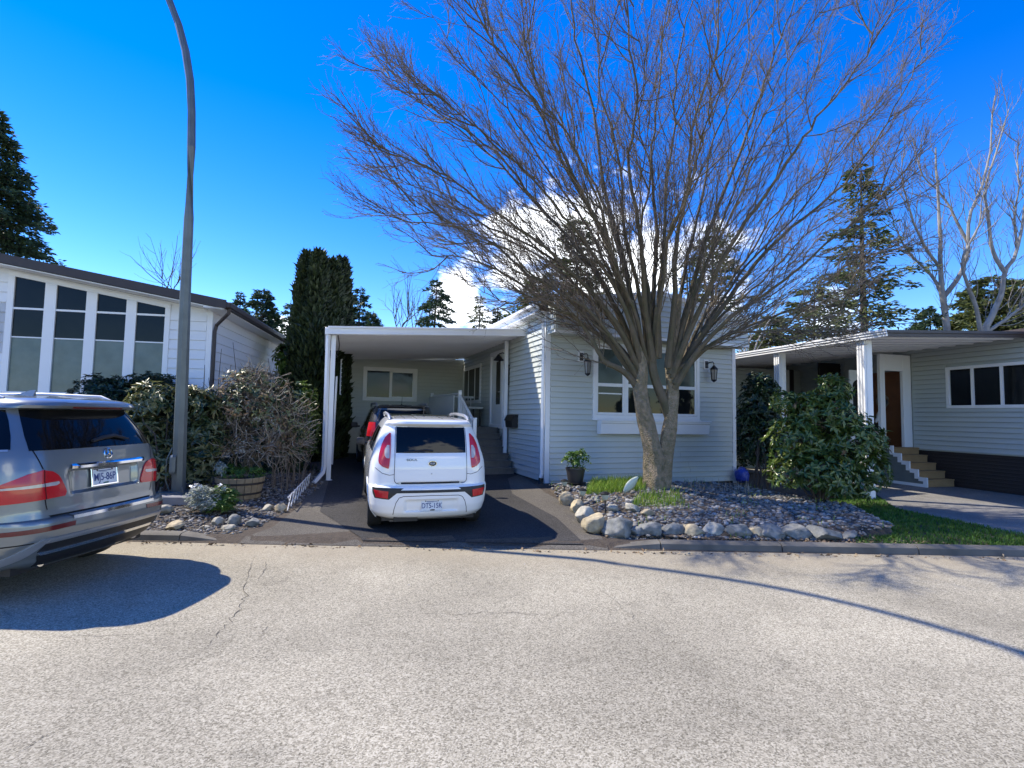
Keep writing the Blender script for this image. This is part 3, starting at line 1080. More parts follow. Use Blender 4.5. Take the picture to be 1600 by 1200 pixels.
# corner trims
b = MB()
WF.box(b, -.022, .09, .16, 3.60, -.02, .022)
WF.box(b, -.022, -.001, .16, 4.1, -.11, -.02)
c1 = b.build('corner_trim', M['white'], house, fixn=True)
b = MB()
WF.box(b, XE - X0 - .09, XE - X0 + .02, .02, 3.60, -.02, .022)
b.build('corner_trim', M['white'], house, fixn=True)
# upper band hanging out over the front wall, low gabled top
bz0, bz1 = 3.60, 4.28
OV = .45
b = MB()
xl, xr = -.0, XE - X0 + .03
peak = .42
prof = [(xl, bz0), (xr, bz0), (xr, bz1 + .02), (lerp(xl, xr, .5), bz1 + peak), (xl, bz1)]
n_ = len(prof)
v = [WF.P(a, z, OV) for a, z in prof] + [WF.P(a, z, -.03) for a, z in prof]
b.add(v, [tuple(range(n_)), tuple(range(n_, 2 * n_))[::-1]] + [(i, n_ + i, n_ + (i + 1) % n_, (i + 1) % n_) for i in range(n_)])
band = b.build('front_band', M['siding'], house, fixn=True)
siding(band, WF.P(0, 0, OV), WF.d, WF.n, bz0 + .05, bz1 + peak - .05, .1265,
       lambda z: [(xl + .04 + max(0, (z - bz1 + .06) / peak) * (xr - xl) * .5, xr - .04 - max(0, (z - bz1 + .06) / peak) * (xr - xl) * .5)], M['siding'])
siding(band, WF.P(0, 0, OV), WS.d, WS.n, bz0 + .05, bz1 - .05, .1265, lambda z: [(.04, OV - .04)], M['siding'])
b = MB()
for s_ in (0, 1):
    p0 = WF.P(xl - .03 if s_ == 0 else xr + .03, bz1 - .02 if s_ == 0 else bz1, OV + .03)
    p1 = WF.P(lerp(xl, xr, .5), bz1 + peak - .02, OV + .03)
    b.obox(p0, p1 - p0, (0, .07, 0), (0, 0, .10))
WF.box(b, xl - .01, xr + .01, bz0 - .015, bz0 + .045, OV - .03, OV + .02)
b.build('band_trim', M['white_metal'], house, fixn=True)
# roof: low gable running back, with white eave boards
b = MB()
rz0 = 4.16
e0_, e1_, rg = -.22, XE - X0 + .2, lerp(xl, xr, .5)
for (a0, a1, z0, z1) in ((e0_, rg, rz0, rz0 + .55), (rg, e1_, rz0 + .55, rz0)):
    v = []
    for y_ in (-.02, 14.2):
        v += [WF.P(a0, z0 + .03, -y_ - .0), WF.P(a1, z1 + .03, -y_), WF.P(a1, z1 + .13, -y_), WF.P(a0, z0 + .13, -y_)]
    b.add(v, [(0, 1, 2, 3), (7, 6, 5, 4), (0, 4, 5, 1), (1, 5, 6, 2), (2, 6, 7, 3), (3, 7, 4, 0)])
roof = b.build('roof', M['roofing'], house, fixn=True)
b = MB()
WS.box(b, -.02, 14.2, rz0 - .06, rz0 + .13, .20, .245)
WS.box(b, -.02, 14.2, rz0 - .07, rz0 - .03, .0, .20)
b.build('eave_board', M['white_metal'], house, fixn=True)
b = MB()
WS.box(b, -.02, 14.2, rz0 + .07, rz0 + .15, .246, .33)
b.build('gutter', M['white_metal'], house, fixn=True, bevel=.012)
# downspout at the front corner
b = MB()
b.tube([WS.P(-.02, 4.12, .29), WS.P(-.02, 4.02, .26), WS.P(.03, 3.86, .09), WS.P(.03, 3.6, .07), WS.P(.03, .45, .07), WS.P(.03, .30, .10)], .042, 4)
b.build('downspout', M['white_metal'], house)
b = MB()
b.tube([WS.P(.03, .34, .085), WS.P(.03, .24, .10), WS.P(-.03, .16, .14), WS.P(-.12, .10, .18)], .055, 10)
b.build('drain_pipe', M['black_metal'], house, smooth=True)
b = MB()
WF.box(b, .05, XE - X0 - .02, -.05, .135, -.05, .006)
WS.box(b, .05, 7.3, .0, .245, -.05, .006)
b.build('skirting', M['black_metal'], house, fixn=True)

# three-light front window
b = MB()
WF.frame(b, fw_a0, fw_a1, fw_z0, fw_z1, .085, -.05, .05)
WF.box(b, fw_a0 - .02, fw_a1 + .02, fw_z0 - .045, fw_z0, -.02, .075)
win = b.build('window', M['white'], house, fixn=True, bevel=.004)
g0, g1 = fw_a0 + .085, fw_a1 - .085
lights = [(g0, g0 + .78), (g0 + .83, g1 - .83), (g1 - .78, g1)]
mid = 2.50
for k_, (s, t) in enumerate(lights):
    b = MB()
    WF.frame(b, s, t, fw_z0 + .09, fw_z1 - .09, .055, -.03, .034)
    WF.box(b, s + .055, t - .055, mid - .04, mid + .04, -.028, .032)
    b.build('sash', M['white'], win, fixn=True, bevel=.003)
    pane(WF, s + .055, t - .055, mid + .04, fw_z1 - .145, .012, M['glass_green'], win)
    pane(WF, s + .055, t - .055, fw_z0 + .145, mid - .04, .010, M['glass'], win)
for s, t in ((g0 + .78, g0 + .83), (g1 - .83, g1 - .78)):
    b = MB()
    WF.box(b, s + .001, t - .001, fw_z0 + .088, fw_z1 - .088, -.05, .040)
    b.build('mullion', M['white'], win, fixn=True)
b = MB()
WF.box(b, lights[0][0] + .075, lights[0][1] - .07, 2.28, 2.31, .0135, .016)
b.build('blind_rail', M['white'], win, fixn=True)
b = MB()
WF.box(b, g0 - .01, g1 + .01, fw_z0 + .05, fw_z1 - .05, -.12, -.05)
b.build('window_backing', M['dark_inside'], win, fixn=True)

# flower box under it
wb = thing('window_box', 'long white empty flower box mounted below the front window behind the tree trunk', 'flower box', WF.P(2.9, 1.3, .15))
a0_, a1_ = WF.az(932, 668)[0], WF.az(1100, 668)[0]
b = MB()
pr = [(.02, 1.655), (.24, 1.655), (.24, 1.60), (.215, 1.585), (.20, 1.34), (.02, 1.33)]
v = [WF.P(a, z, o) for a in (a0_ + .0, a1_) for o, z in pr]
n_ = len(pr)
b.add(v, [(i, (i + 1) % n_, n_ + (i + 1) % n_, n_ + i) for i in range(1, n_)] + [tuple(range(n_)), tuple(range(n_, 2 * n_))[::-1]])
b.build('box_body', M['white'], wb, fixn=True, bevel=.006)
b = MB()
WF.box(b, a0_ + .02, a1_ - .02, 1.60, 1.648, .04, .22)
b.build('soil', M['soil'], wb, fixn=True)
b = MB()
WF.box(b, a0_ - .02, a1_ + .02, 1.640, 1.672, .222, .262)
b.build('rim', M['white'], wb, fixn=True, bevel=.006)


def lantern(name, label, w, a, zc, group, tilt=0):
    t = thing(name, label, 'wall lantern', w.P(a, zc - .25, 0), 0, group)
    b = MB()
    w.box(b, a - .13, a + .02, zc - .02, zc + .24, .0, .035)
    b.build('mounting_block', M['white'], t, fixn=True, bevel=.006)
    b = MB()
    w.box(b, a - .09, a - .01, zc + .02, zc + .2, .036, .06)
    q = lambda da, z, o: w.P(a + da, z, o)
    b.tube([q(-.05, zc + .12, .06), q(-.05, zc + .16, .14), q(.0, zc + .17, .2), q(.02, zc + .13, .22), q(.02, zc + .05, .22)], .014, 8)
    b.build('arm', M['black_metal'], t, smooth=True)
    c = w.P(a + .02, 0, .22)
    b = MB()
    b.lathe([(.012, zc + .09), (.03, zc + .065), (.045, zc + .05), (.10, zc - .01), (.105, zc - .03), (.09, zc - .035)], 6, c)
    b.build('cap', M['black_metal'], t, fixn=True)
    b = MB()
    for k in range(6):
        th = k * pi / 3
        b.tube([c + np.array([cos(th) * .085, sin(th) * .085, zc - .03]), c + np.array([cos(th) * .062, sin(th) * .062, zc - .29])], .008, 5)
    b.lathe([(.068, zc - .285), (.075, zc - .30), (.04, zc - .33), (.01, zc - .35)], 6, c)
    b.build('cage', M['black_metal'], t, fixn=True)
    b = MB()
    b.lathe([(.075, zc - .035), (.055, zc - .285)], 6, c)
    b.build('lantern_glass', M['lamp_glass'], t)
    b = MB()
    b.lathe([(.012, zc - .28), (.012, zc - .18), (.02, zc - .14), (.008, zc - .09)], 8, c)
    b.build('candle_bulb', M['white'], t, smooth=True)


al, zl = WF.az(910, 570)
lantern('wall_lantern', 'black caged wall lantern between the corner downspout and the front window', WF, al, 3.02, 'lanterns on the front wall')
al, zl = WF.az(1105, 580)
lantern('wall_lantern', 'black caged wall lantern right of the front window by the far house corner', WF, al, 3.02, 'lanterns on the front wall')

# side wall under the carport: window, door
b = MB()
WS.frame(b, 5.11, 7.31, 2.12, 3.40, .11, -.03, .04)
win = b.build('window', M['white'], house, fixn=True, bevel=.004)
for s, t in ((5.22, 5.80), (5.84, 6.60), (6.64, 7.20)):
    pane(WS, s, t, 2.23, 3.29, .012, M['glass'], win)
for s in (5.80, 6.60):
    b = MB()
    WS.box(b, s, s + .04, 2.23, 3.29, -.03, .025)
    b.build('mullion', M['white'], win, fixn=True)
b = MB()
WS.frame(b, 2.90, 4.10, 1.36, 3.60, .12, -.03, .05)
door = b.build('door', M['white'], house, fixn=True, bevel=.004)
b = MB()
WS.box(b, 3.02, 3.98, 1.40, 3.48, -.03, .015)
b.build('door_leaf', M['door_white'], door, fixn=True)
pane(WS, 3.2, 3.55, 2.05, 3.30, .02, M['glass'], door, 'door_pane')
b = MB()
b.tube([WS.P(3.1, 2.4, .015), WS.P(3.1, 2.4, .06), WS.P(3.2, 2.4, .07)], .014, 8)
b.build('handle', M['chrome'], door)
# back wall of the carport
YB = 18.0
WB = Wall((.62, YB, 0), (1, 0, 0), (0, -1, 0))
b = MB()
b.obox((.3, YB + .004, 0), (X0 - .3 - .002, 0, 0), (0, .15, 0), (0, 0, 3.72))
wallb = b.build('back_wall', M['siding'], house, fixn=True)
siding(wallb, (.62, YB, 0), WB.d, WB.n, .3, 3.62, .1265, lambda z: cut(.02, X0 - .62 - .03, [(.62, 2.45)] if 2.15 < z < 3.32 else []), M['siding'])
b = MB()
WB.frame(b, .62, 2.45, 2.16, 3.31, .13, -.03, .05)
win = b.build('window', M['white'], house, fixn=True, bevel=.005)
pane(WB, .75, 1.50, 2.29, 3.18, .012, M['glass'], win)
pane(WB, 1.56, 2.32, 2.29, 3.18, .010, M['glass'], win)
b = MB()
WB.box(b, 1.50, 1.56, 2.29, 3.18, -.03, .03)
WB.frame(b, 1.56, 2.32, 2.29, 3.18, .03, -.03, .015)
b.build('sash', M['white'], win, fixn=True)

# ------------------------------------------------------------------ carport
cp = thing('carport', 'white flat-roofed carport with slim posts sheltering two parked cars', 'carport', (2.4, 12, .2))
CX0, CX1, CY0, CY1 = .06, X0 - .01, 11.95, YB - .01
zl_, zr2 = 3.48, 3.77          # underside at the outer edge / at the house wall
zc_ = lambda x: lerp(zl_, zr2, (x - CX0) / (CX1 - CX0))
npan = 20
for k in range(npan):          # interlocking roof pans running from the house to the outer gutter
    y0, y1 = lerp(CY0 + .08, CY1, k / npan), lerp(CY0 + .08, CY1, (k + 1) / npan)
    pr = [(0, .0), (.02, .0), (.035, .022), (y1 - y0 - .035, .022), (y1 - y0 - .02, 0), (y1 - y0, 0), (y1 - y0, .06), (0, .06)]
    v = [(x, y0 + py, zc_(x) + pz) for x in (CX0, CX1) for py, pz in pr]
    n_ = len(pr)
    b = MB()
    b.add(v, [(i, (i + 1) % n_, n_ + (i + 1) % n_, n_ + i) for i in range(n_)] + [tuple(range(n_)), tuple(range(n_, 2 * n_))[::-1]])
    b.build('roof_pan', M['white_metal'], cp, fixn=True)
b = MB()                       # front fascia, two rolled lips
for (dz0, dz1, dy0, dy1) in ((-.02, .15, .0, .05), (.11, .155, -.03, 0.0), (-.025, .01, -.018, 0.0)):
    b.obox((CX0 - .02, CY0 + dy0, zc_(CX0) + dz0), (CX1 - CX0 + .06, 0, zr2 - zl_), (0, dy1 - dy0, 0), (0, 0, dz1 - dz0))
b.build('front_fascia', M['white_metal'], cp, fixn=True, bevel=.005)
b = MB()
b.obox((CX0 - .08, CY0 + .05, zl_ - .03), (.09, 0, 0), (0, CY1 - CY0 - .05, 0), (0, 0, .17))
b.build('side_gutter', M['white_metal'], cp, fixn=True, bevel=.01)


def post(x, y, z0, z1, w, parent):
    b = MB()
    b.box((x, y, (z0 + z1) / 2), (w, w, z1 - z0))
    b.box((x, y, z0 + .012), (w * 1.7, w * 1.7, .024))
    b.build('post', M['white_metal'], parent, fixn=True, bevel=.006)


post(.17, CY0 + .22, zg(.17, CY0), zl_ - .01, .10, cp)
post(.20, CY0 + 2.1, zg(.17, CY0), zl_ - .01, .085, cp)
post(.24, CY0 + 4.1, zg(.17, CY0), zl_ - .01, .085, cp)
post(4.62, 13.05, 1.0 - .52, zr2 - .02, .095, cp)
b = MB()
b.tube([(.05, CY0 + .10, zl_ - .02), (.05, CY0 + .10, zl_ - .2), (.07, CY0 + .10, .55), (.05, CY0 + .02, .42), (-.12, CY0 - .25, .24)], .05, 4)
b.build('downspout', M['white_metal'], cp)
b = MB()
pts_ = [(.26, CY0 + .15, zl_ - .02)]
for k in range(9):
    t = k / 8
    pts_.append((.28 + .03 * sin(t * 9), CY0 + .3 + t * 2.2, zl_ - .08 - .22 * sin(t * pi) - .12 * t))
b.tube(pts_, .012, 6)
b.build('cable', M['black_metal'], cp)

# lattice screen and leaning boards along the outer side
lt = thing('lattice_screen', 'small white lattice screen hung high on the outer side of the carport', 'lattice', (.42, 15.8, 2.2))
b = MB()
for k in range(9):
    t = k / 8
    b.tube([(.44, 15.3 + t * 1.6, 2.25), (.44, 15.3 + max(0, t - .25) * 1.6 , 3.25)], .016, 4)
    b.tube([(.46, 15.3, 2.25 + t * 1.0), (.46, 16.9, 2.25 + t * 1.0)], .014, 4)
b.build('slat', M['white'], lt)
for i, (x, y, h, m_, lab) in enumerate(((.10, 12.9, 2.75, 'old_wood', 'tan timber board leaning upright behind the front carport post'),
                                      (.30, 14.6, 2.35, 'white', 'white board leaning upright beside the carport lattice screen'),
                                      (.16, 13.9, 2.55, 'grey_wood', 'grey weathered board standing second behind the front carport post'))):
    b = MB()
    b.box((x, y, zg(x, y) + h / 2), (.05, .20, h), rot=((1, 0, .015), (0, 1, .03), (-.015, -.03, 1)))
    tag(b.build('timber_board', M[m_], fixn=True, bevel=.004), lab, 'board', 'boards stored beside the carport')
sb = thing('storage_door', 'dark narrow side door with white frame at the outer back corner of the carport', 'door', (.52, 17.2, .25))
b = MB()
W2 = Wall((.50, 16.2, 0), (0, 1, 0), (1, 0, 0))
W2.frame(b, .3, 1.5, .3, 2.5, .09, 0, .06)
b.build('door_frame', M['white'], sb, fixn=True)
pane(W2, .39, 1.41, .39, 2.41, .02, M['glass'], sb, 'door_pane')

# barn lamp and house sign by the side door, letterbox on the wall
bl = thing('barn_lamp', 'black barn-style lamp above the side door under the carport', 'lamp', WS.P(2.75, 3.4, 0))
b = MB()
b.tube([WS.P(2.72, 3.42, 0), WS.P(2.72, 3.47, .12), WS.P(2.72, 3.44, .22), WS.P(2.72, 3.40, .24)], .014, 8)
b.build('arm', M['black_metal'], bl, smooth=True)
b = MB()
b.lathe([(.03, 3.42), (.05, 3.38), (.14, 3.27), (.15, 3.25), (.13, 3.255), (.04, 3.36)], 16, WS.P(2.72, 0, .24))
b.build('shade', M['black_metal'], bl, smooth=True)
b = MB()
WS.box(b, 2.66, 2.82, 3.36, 3.52, 0, .02)
b.build('mounting_plate', M['white'], bl, fixn=True)
b = MB()
WS.box(b, 2.42, 2.66, 2.55, 3.12, .016, .04)
tag(b.build('wall_plaque', M['black_metal'], fixn=True, bevel=.006), 'dark upright plaque on the siding beside the carport side door', 'plaque')
lb = thing('letterbox', 'small black letterbox on the siding near the carport wall post', 'letterbox', WS.P(2.0, 1.45, 0))
b = MB()
pr = [(.016, 1.42), (.18, 1.42), (.20, 1.60), (.14, 1.72), (.016, 1.74)]
n_ = len(pr)
v = [WS.P(a, z, o) for a in (1.70, 2.20) for o, z in pr]
b.add(v, [(i, (i + 1) % n_, n_ + (i + 1) % n_, n_ + i) for i in range(n_)] + [tuple(range(n_)), tuple(range(n_, 2 * n_))[::-1]])
b.build('box_body', M['black_metal'], lb, fixn=True, bevel=.01)
b = MB()
pr = [(.145, 1.735), (.215, 1.60), (.225, 1.605), (.15, 1.75), (.02, 1.76), (.02, 1.745)]
n_ = len(pr)
v = [WS.P(a, z, o) for a in (1.68, 2.22) for o, z in pr]
b.add(v, [(i, (i + 1) % n_, n_ + (i + 1) % n_, n_ + i) for i in range(n_)] + [tuple(range(n_)), tuple(range(n_, 2 * n_))[::-1]])
b.build('lid', M['black_metal'], lb, fixn=True)

# ------------------------------------------------------------------ entry stairs under the carport
st = thing('entry_stairs', 'grey-brown wooden stairs with white railing climbing to the side door under the carport', 'stairs', (4.1, 13, .25))
SX0, SX1 = 3.58, 4.66
zb_ = .24
nr, rise, run = 7, .165, .23
ys = 12.35
for k in range(nr):
    y = ys + k * run
    z = zb_ + (k + 1) * rise
    b = MB()
    b.obox((SX0, y - .02, z - .035), (SX1 - SX0 - .002 * k, 0, 0), (0, run + .045, 0), (0, 0, .035))
    b.build('tread', M['grey_wood'], st, fixn=True, bevel=.006)
    b = MB()
    b.obox((SX0 + .02, y + .002, z - rise + .0), (SX1 - SX0 - .04, 0, 0), (0, .02, 0), (0, 0, rise - .037))
    b.build('riser', M['grey_wood'], st, fixn=True)
zl2 = zb_ + nr * rise
yl = ys + nr * run
b = MB()
b.obox((SX0 - .3, yl + .03, zl2 - .05), (SX1 - SX0 + .3, 0, 0), (0, 2.6, 0), (0, 0, .05))
b.build('landing', M['grey_wood'], st, fixn=True, bevel=.006)
b = MB()
b.obox((SX0 - .28, yl + .1, .2), (SX1 - SX0 + .26, 0, 0), (0, 2.4, 0), (0, 0, zl2 - .26))
b.build('landing_base', M['porch_panel'], st, fixn=True)


def rail_post(x, y, z0, z1):
    b = MB()
    b.box((x, y, (z0 + z1) / 2), (.09, .09, z1 - z0))
    b.box((x, y, z1 + .012), (.12, .12, .025), taper=.7)
    b.build('rail_post', M['white'], st, fixn=True, bevel=.004)


rx = SX0 + .02
rail_post(rx, ys + .12, zb_ + .15, 1.62 + .02)
rail_post(rx, yl + .05, zl2, zl2 + 1.0)
rail_post(rx - .3, yl + 2.5, zl2, zl2 + 1.0)
b = MB()
b.tube([(rx, ys + .14, 1.55), (rx, yl + .05, zl2 + .90)], .035, 4)
b.tube([(rx, ys + .14, .85), (rx, yl + .05, zl2 + .18)], .025, 4)
b.tube([(rx, yl + .05, zl2 + .92), (rx - .3, yl + 2.5, zl2 + .92)], .035, 4)
b.tube([(rx - .28, yl + 2.5, zl2 + .92), (X0 - .05, yl + 2.5, zl2 + .92)], .035, 4)
b.build('handrail', M['white'], st)
for k in range(10):
    t = (k + .7) / 10.4
    y = lerp(ys + .14, yl + .05, t)
    b = MB()
    b.tube([(rx, y, lerp(.85, zl2 + .18, t)), (rx, y, lerp(1.55, zl2 + .90, t))], .014, 4)
    b.build('baluster', M['white'], st)
for k in range(7):
    x = lerp(rx - .2, X0 - .15, k / 6)
    b = MB()
    b.tube([(x, yl + 2.5, zl2 + .1), (x, yl + 2.5, zl2 + .92)], .014, 4)
    b.build('baluster', M['white'], st)
b = MB()                        # solid white panel on the outer side of the landing
b.obox((rx - .16, yl + .12, zl2 + .03), (.02, 0, 0), (-.25, 2.3, 0), (0, 0, .85))
b.build('side_panel', M['cream'], st, fixn=True)
tb = thing('porch_table', 'small pale table standing on the landing below the carport side window', 'table', (4.35, yl + 1.6, zl2))
b = MB()
b.box((4.35, yl + 1.6, zl2 + .56), (.55, .9, .06))
b.build('table_top', M['cream'], tb, fixn=True, bevel=.008)
for sx in (-.2, .2):
    for sy in (-.38, .38):
        b = MB()
        b.box((4.35 + sx, yl + 1.6 + sy, zl2 + .265), (.045, .045, .53))
        b.build('leg', M['black_metal'], tb, fixn=True)
# ================================================================== right-hand house
rh = thing('house', 'grey-green metal-sided house at the right edge with dark skirting and a three-pane window', 'house', tuple(A0 + np.array([0, 0, .08])))
WR = Wall(A0 - E_R * 2.0, E_R, N_R)     # a = s + 2
b = MB()
b.obox(WR.P(-.2, .98, -.02), E_R * 14.5, -N_R * 4.2, Z * 2.85)
wr = b.build('wall', M['siding_r'], rh, fixn=True)
b = MB()
WR.box(b, -.2, 14.3, -.1, .98, -.16, -.06)
sk = b.build('skirting', M['brown_skirt'], rh, fixn=True)
siding(sk, WR.P(0, 0, -.06), E_R, N_R, .04, .97, .085, lambda z: [(-.2, 4.4)], M['brown_skirt'], name='skirting_board', thick=.02)
wa1, wz1 = WR.az(1478, 572)
wa0, wz0 = WR.az(1640, 636)
wz0, wz1 = 2.12, 3.20
siding(wr, WR.O, E_R, N_R, 1.0, 3.76, .1265, lambda z: cut(-.2, 14.2, ([(wa0, wa1)] if wz0 - .03 < z < wz1 + .03 else []) + ([(4.45, 6.6)] if z < 3.62 else [])), M['siding_r'], thick=.030)
b = MB()
WR.frame(b, wa0, wa1, wz0, wz1, .075, -.04, .04)
win = b.build('window', M['white'], rh, fixn=True, bevel=.005)
ms = [wa0 + .075, WR.az(1566, 600)[0], WR.az(1520, 600)[0], wa1 - .075]
for s, t in zip(ms[:-1], ms[1:]):
    pane(WR, s + .02, t - .02, wz0 + .075, wz1 - .075, -.006, M['glass'], win)
for s in ms[1:-1]:
    b = MB()
    WR.box(b, s - .03, s + .03, wz0 + .075, wz1 - .075, -.03, .03)
    b.build('mullion', M['white'], win, fixn=True)
# second window farther back
b = MB()
s0, s1 = WR.az(1209, 600)[0], WR.az(1187, 600)[0]
WR.frame(b, s0, s1, 2.2, 3.25, .07, -.03, .045)
w2 = b.build('window', M['white'], rh, fixn=True)
pane(WR, s0 + .07, s1 - .07, 2.27, 3.18, .022, M['glass'], w2)
# roof edge of the house
b = MB()
WR.box(b, -.3, 14.4, 3.80, 3.93, -4.4, .12)
b.build('roof', M['roofing'], rh, fixn=True)
b = MB()
WR.box(b, -.3, 14.4, 3.78, 3.95, .122, .16)
b.build('roof_fascia', M['brown_fascia'], rh, fixn=True)
# enclosed porch with an open doorway facing the street
SV = 4.52                                # a-coordinate of its street face
WV = Wall(WR.P(SV, 0, 0), N_R, -E_R)     # a = distance out from the house wall
PW = 1.12
b = MB()
b.obox(WV.P(.03, .0, -.06), N_R * (PW - .03), E_R * .06, Z * 1.0)
b.build('porch_base', M['siding_r'], rh, fixn=True)
b = MB()
WV.box(b, .0, .30, 1.03, 3.62, -.06, .03)
WV.box(b, PW - .17, PW, 1.03, 3.62, -.06, .03)
WV.box(b, .30, PW - .17, 3.16, 3.62, -.06, .028)
sur = b.build('door_surround', M['white'], rh, fixn=True, bevel=.006)
b = MB()
WR.box(b, SV + .12, SV + 1.5, 1.03, 3.2, .02, .06)
b.build('timber_door', M['orange_wood'], rh, fixn=True)
b = MB()
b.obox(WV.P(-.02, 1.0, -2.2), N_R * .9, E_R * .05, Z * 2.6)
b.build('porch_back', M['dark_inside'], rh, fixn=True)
b = MB()
b.obox(WV.P(.98, 1.03, -.42), N_R * .74, E_R * -.04, Z * 2.15)
dl = b.build('inner_door', M['door_white'], rh, fixn=True)
b = MB()
arc = [(1.08, 1.80), (1.62, 1.80)] + [(1.35 + .27 * cos(t), 2.75 + .18 * sin(t)) for t in np.linspace(0, pi, 9)]
v = [WV.P(a, z, o) for o in (-.385, -.37) for a, z in arc]
n_ = len(arc)
b.add(v, [tuple(range(n_)), tuple(range(n_, 2 * n_))[::-1]] + [(i, (i + 1) % n_, n_ + (i + 1) % n_, n_ + i) for i in range(n_)])
b.build('arched_pane', M['glass'], dl, fixn=True)
wt = thing('wreath', 'small pale round wreath hung on the orange-brown door inside the porch', 'wreath', tuple(WR.P(SV + .75, 2.35, .1)))
b = MB()
th = np.linspace(0, 2 * pi, 25)
b.tube([WR.P(SV + .75 + .17 * cos(t_), 2.35 + .17 * sin(t_), .09) for t_ in th], .03, 6, cap=False)
b.build('ring', M['dry_stem'], wt, smooth=True)
b = MB()
b.tube([WR.P(SV + .75, 2.35 - .13, .08), WR.P(SV + .75, 2.35 + .06, .08)], [.05, .07], 8)
b.build('figure', M['old_wood'], wt)
b = MB()
b.obox(WV.P(.02, .98, .03), N_R * (PW - .04), E_R * 2.0, Z * .05)
b.build('porch_floor', M['grey_wood'], rh, fixn=True)
lg = thing('globe_lamp', 'round white globe lamp hanging inside the open porch doorway of the right house', 'lamp', WV.P(.5, 2.9, -.9))
b = MB()
b.lathe([(.01, -.12), (.08, -.10), (.12, -.03), (.12, .03), (.08, .09), (.03, .12)], 16, WV.P(.52, 3.0, -.9))
b.build('globe', M['white'], lg, smooth=True)
b = MB()
b.lathe([(.05, 3.12), (.05, 3.2), (.02, 3.24), (.012, 3.58)], 10, WV.P(.52, 0, -.9))
b.build('fitting', M['black_metal'], lg)
b = MB()
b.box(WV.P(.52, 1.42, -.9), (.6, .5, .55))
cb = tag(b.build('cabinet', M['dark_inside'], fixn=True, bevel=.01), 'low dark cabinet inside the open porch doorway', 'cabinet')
fp = thing('flower_cup', 'small tan cup on the dark cabinet inside the porch doorway', 'cup', WV.P(.70, 1.70, -.75))
b = MB()
b.lathe([(.03, 1.70), (.045, 1.84), (.05, 1.85), (.04, 1.84), (.03, 1.72)], 12, WV.P(.70, 0, -.75))
b.build('cup', M['old_wood'], fp, smooth=True)
bn = thing('leaning_bundle', 'black and white folded umbrella leaning diagonally in the porch doorway', 'bundle', WV.P(.5, 1.7, -.5))  # unidentified item, built as a plain black and white bundle
b = MB()
b.tube([WV.P(.62, 1.72, -.55), WV.P(.52, 1.95, -.5), WV.P(.40, 2.28, -.45)], [.03, .07, .05], 8)
b.build('bundle_body', M['white'], bn)
b = MB()
b.tube([WV.P(.46, 2.10, -.46), WV.P(.38, 2.32, -.42), WV.P(.36, 2.38, -.41)], [.065, .05, .012], 8)
b.build('bundle_tip', M['black_metal'], bn)

# wooden steps up to the porch
sp = thing('porch_steps', 'brown wooden steps with white zigzag side up to the right house porch', 'stairs', tuple(WR.P(3.6, .1, .5)))
NS = 5
s_b, tr, rs = 3.44, .215, .19
for k in range(NS):
    a = s_b + k * tr
    z = .10 + (k + 1) * rs
    b = MB()
    b.obox(WR.P(a - .02, z - .035, .05), E_R * (tr + .03), N_R * .93, Z * .035)
    b.build('tread', M['wood'], sp, fixn=True, bevel=.006)
    b = MB()
    b.obox(WR.P(a, z - rs + .002, .05), E_R * .022, N_R * .93, Z * (rs - .039))
    b.build('riser', M['wood'], sp, fixn=True)
b = MB()
ed = .98
pts = []
for k in range(NS):
    b.obox(WR.P(s_b - .03 + k * tr, .10 + k * rs, ed), E_R * .10, N_R * .035, Z * (rs + .05))
    b.obox(WR.P(s_b - .03 + k * tr + .10, .10 + (k + 1) * rs - .05, ed), E_R * (tr - .10), N_R * .035, Z * .10)
b.build('zigzag_trim', M['white'], sp, fixn=True)
b = MB()
pr = [(s_b, .06)]
for k in range(NS):
    pr += [(s_b + k * tr, .10 + (k + 1) * rs - .03), (s_b + (k + 1) * tr, .10 + (k + 1) * rs - .03)]
pr += [(s_b + NS * tr, .06)]
n_ = len(pr)
v = [WR.P(a, z, ed + o) for o in (-.02, .015) for a, z in pr]
b.add(v, [tuple(range(n_)), tuple(range(n_, 2 * n_))[::-1]] + [(i, (i + 1) % n_, n_ + (i + 1) % n_, n_ + i) for i in range(n_)])
b.build('side_panel', M['porch_panel'], sp, fixn=True)
b = MB()
b.obox(WR.P(s_b - .03, .05, ed + .016), E_R * (NS * tr + .2), N_R * .03, Z * .12)
b.build('base_board', M['white'], sp, fixn=True)

# ------------------------------------------------------------------ awning beside it
aw = thing('awning', 'flat metal carport awning on white fluted posts beside the right house with mossy edge', 'awning', tuple(WR.P(2, .1, 4.4)))
AWN, AS0, AS1 = 4.45, 1.62, 12.5
zo, zi = 3.50, 3.73
for k in range(26):
    a0, a1 = lerp(AS0 + .05, AS1, k / 26), lerp(AS0 + .05, AS1, (k + 1) / 26)
    pr = [(a0, 0), (a0 + .02, 0), (a0 + .04, .03), (a1 - .04, .03), (a1 - .02, 0), (a1, 0), (a1, .06), (a0, .06)]
    n_ = len(pr)
    v = [WR.P(a, z + zz, o) for (o, zz) in ((.02, zi), (AWN, zo)) for a, z in pr]
    b = MB()
    b.add(v, [tuple(range(n_)), tuple(range(n_, 2 * n_))[::-1]] + [(i, (i + 1) % n_, n_ + (i + 1) % n_, n_ + i) for i in range(n_)])
    b.build('roof_pan', M['white_metal'], aw, fixn=True)
b = MB()
for (z0, z1, o) in ((.0, .05, .03), (.055, .10, .05), (.105, .15, .07)):
    b.obox(WR.P(AS0 - .02, zo + z0 - .01, AWN), E_R * (AS1 - AS0 + .02), N_R * o, Z * (z1 - z0))
b.build('gutter_fascia', M['white_metal'], aw, fixn=True, bevel=.006)
b = MB()
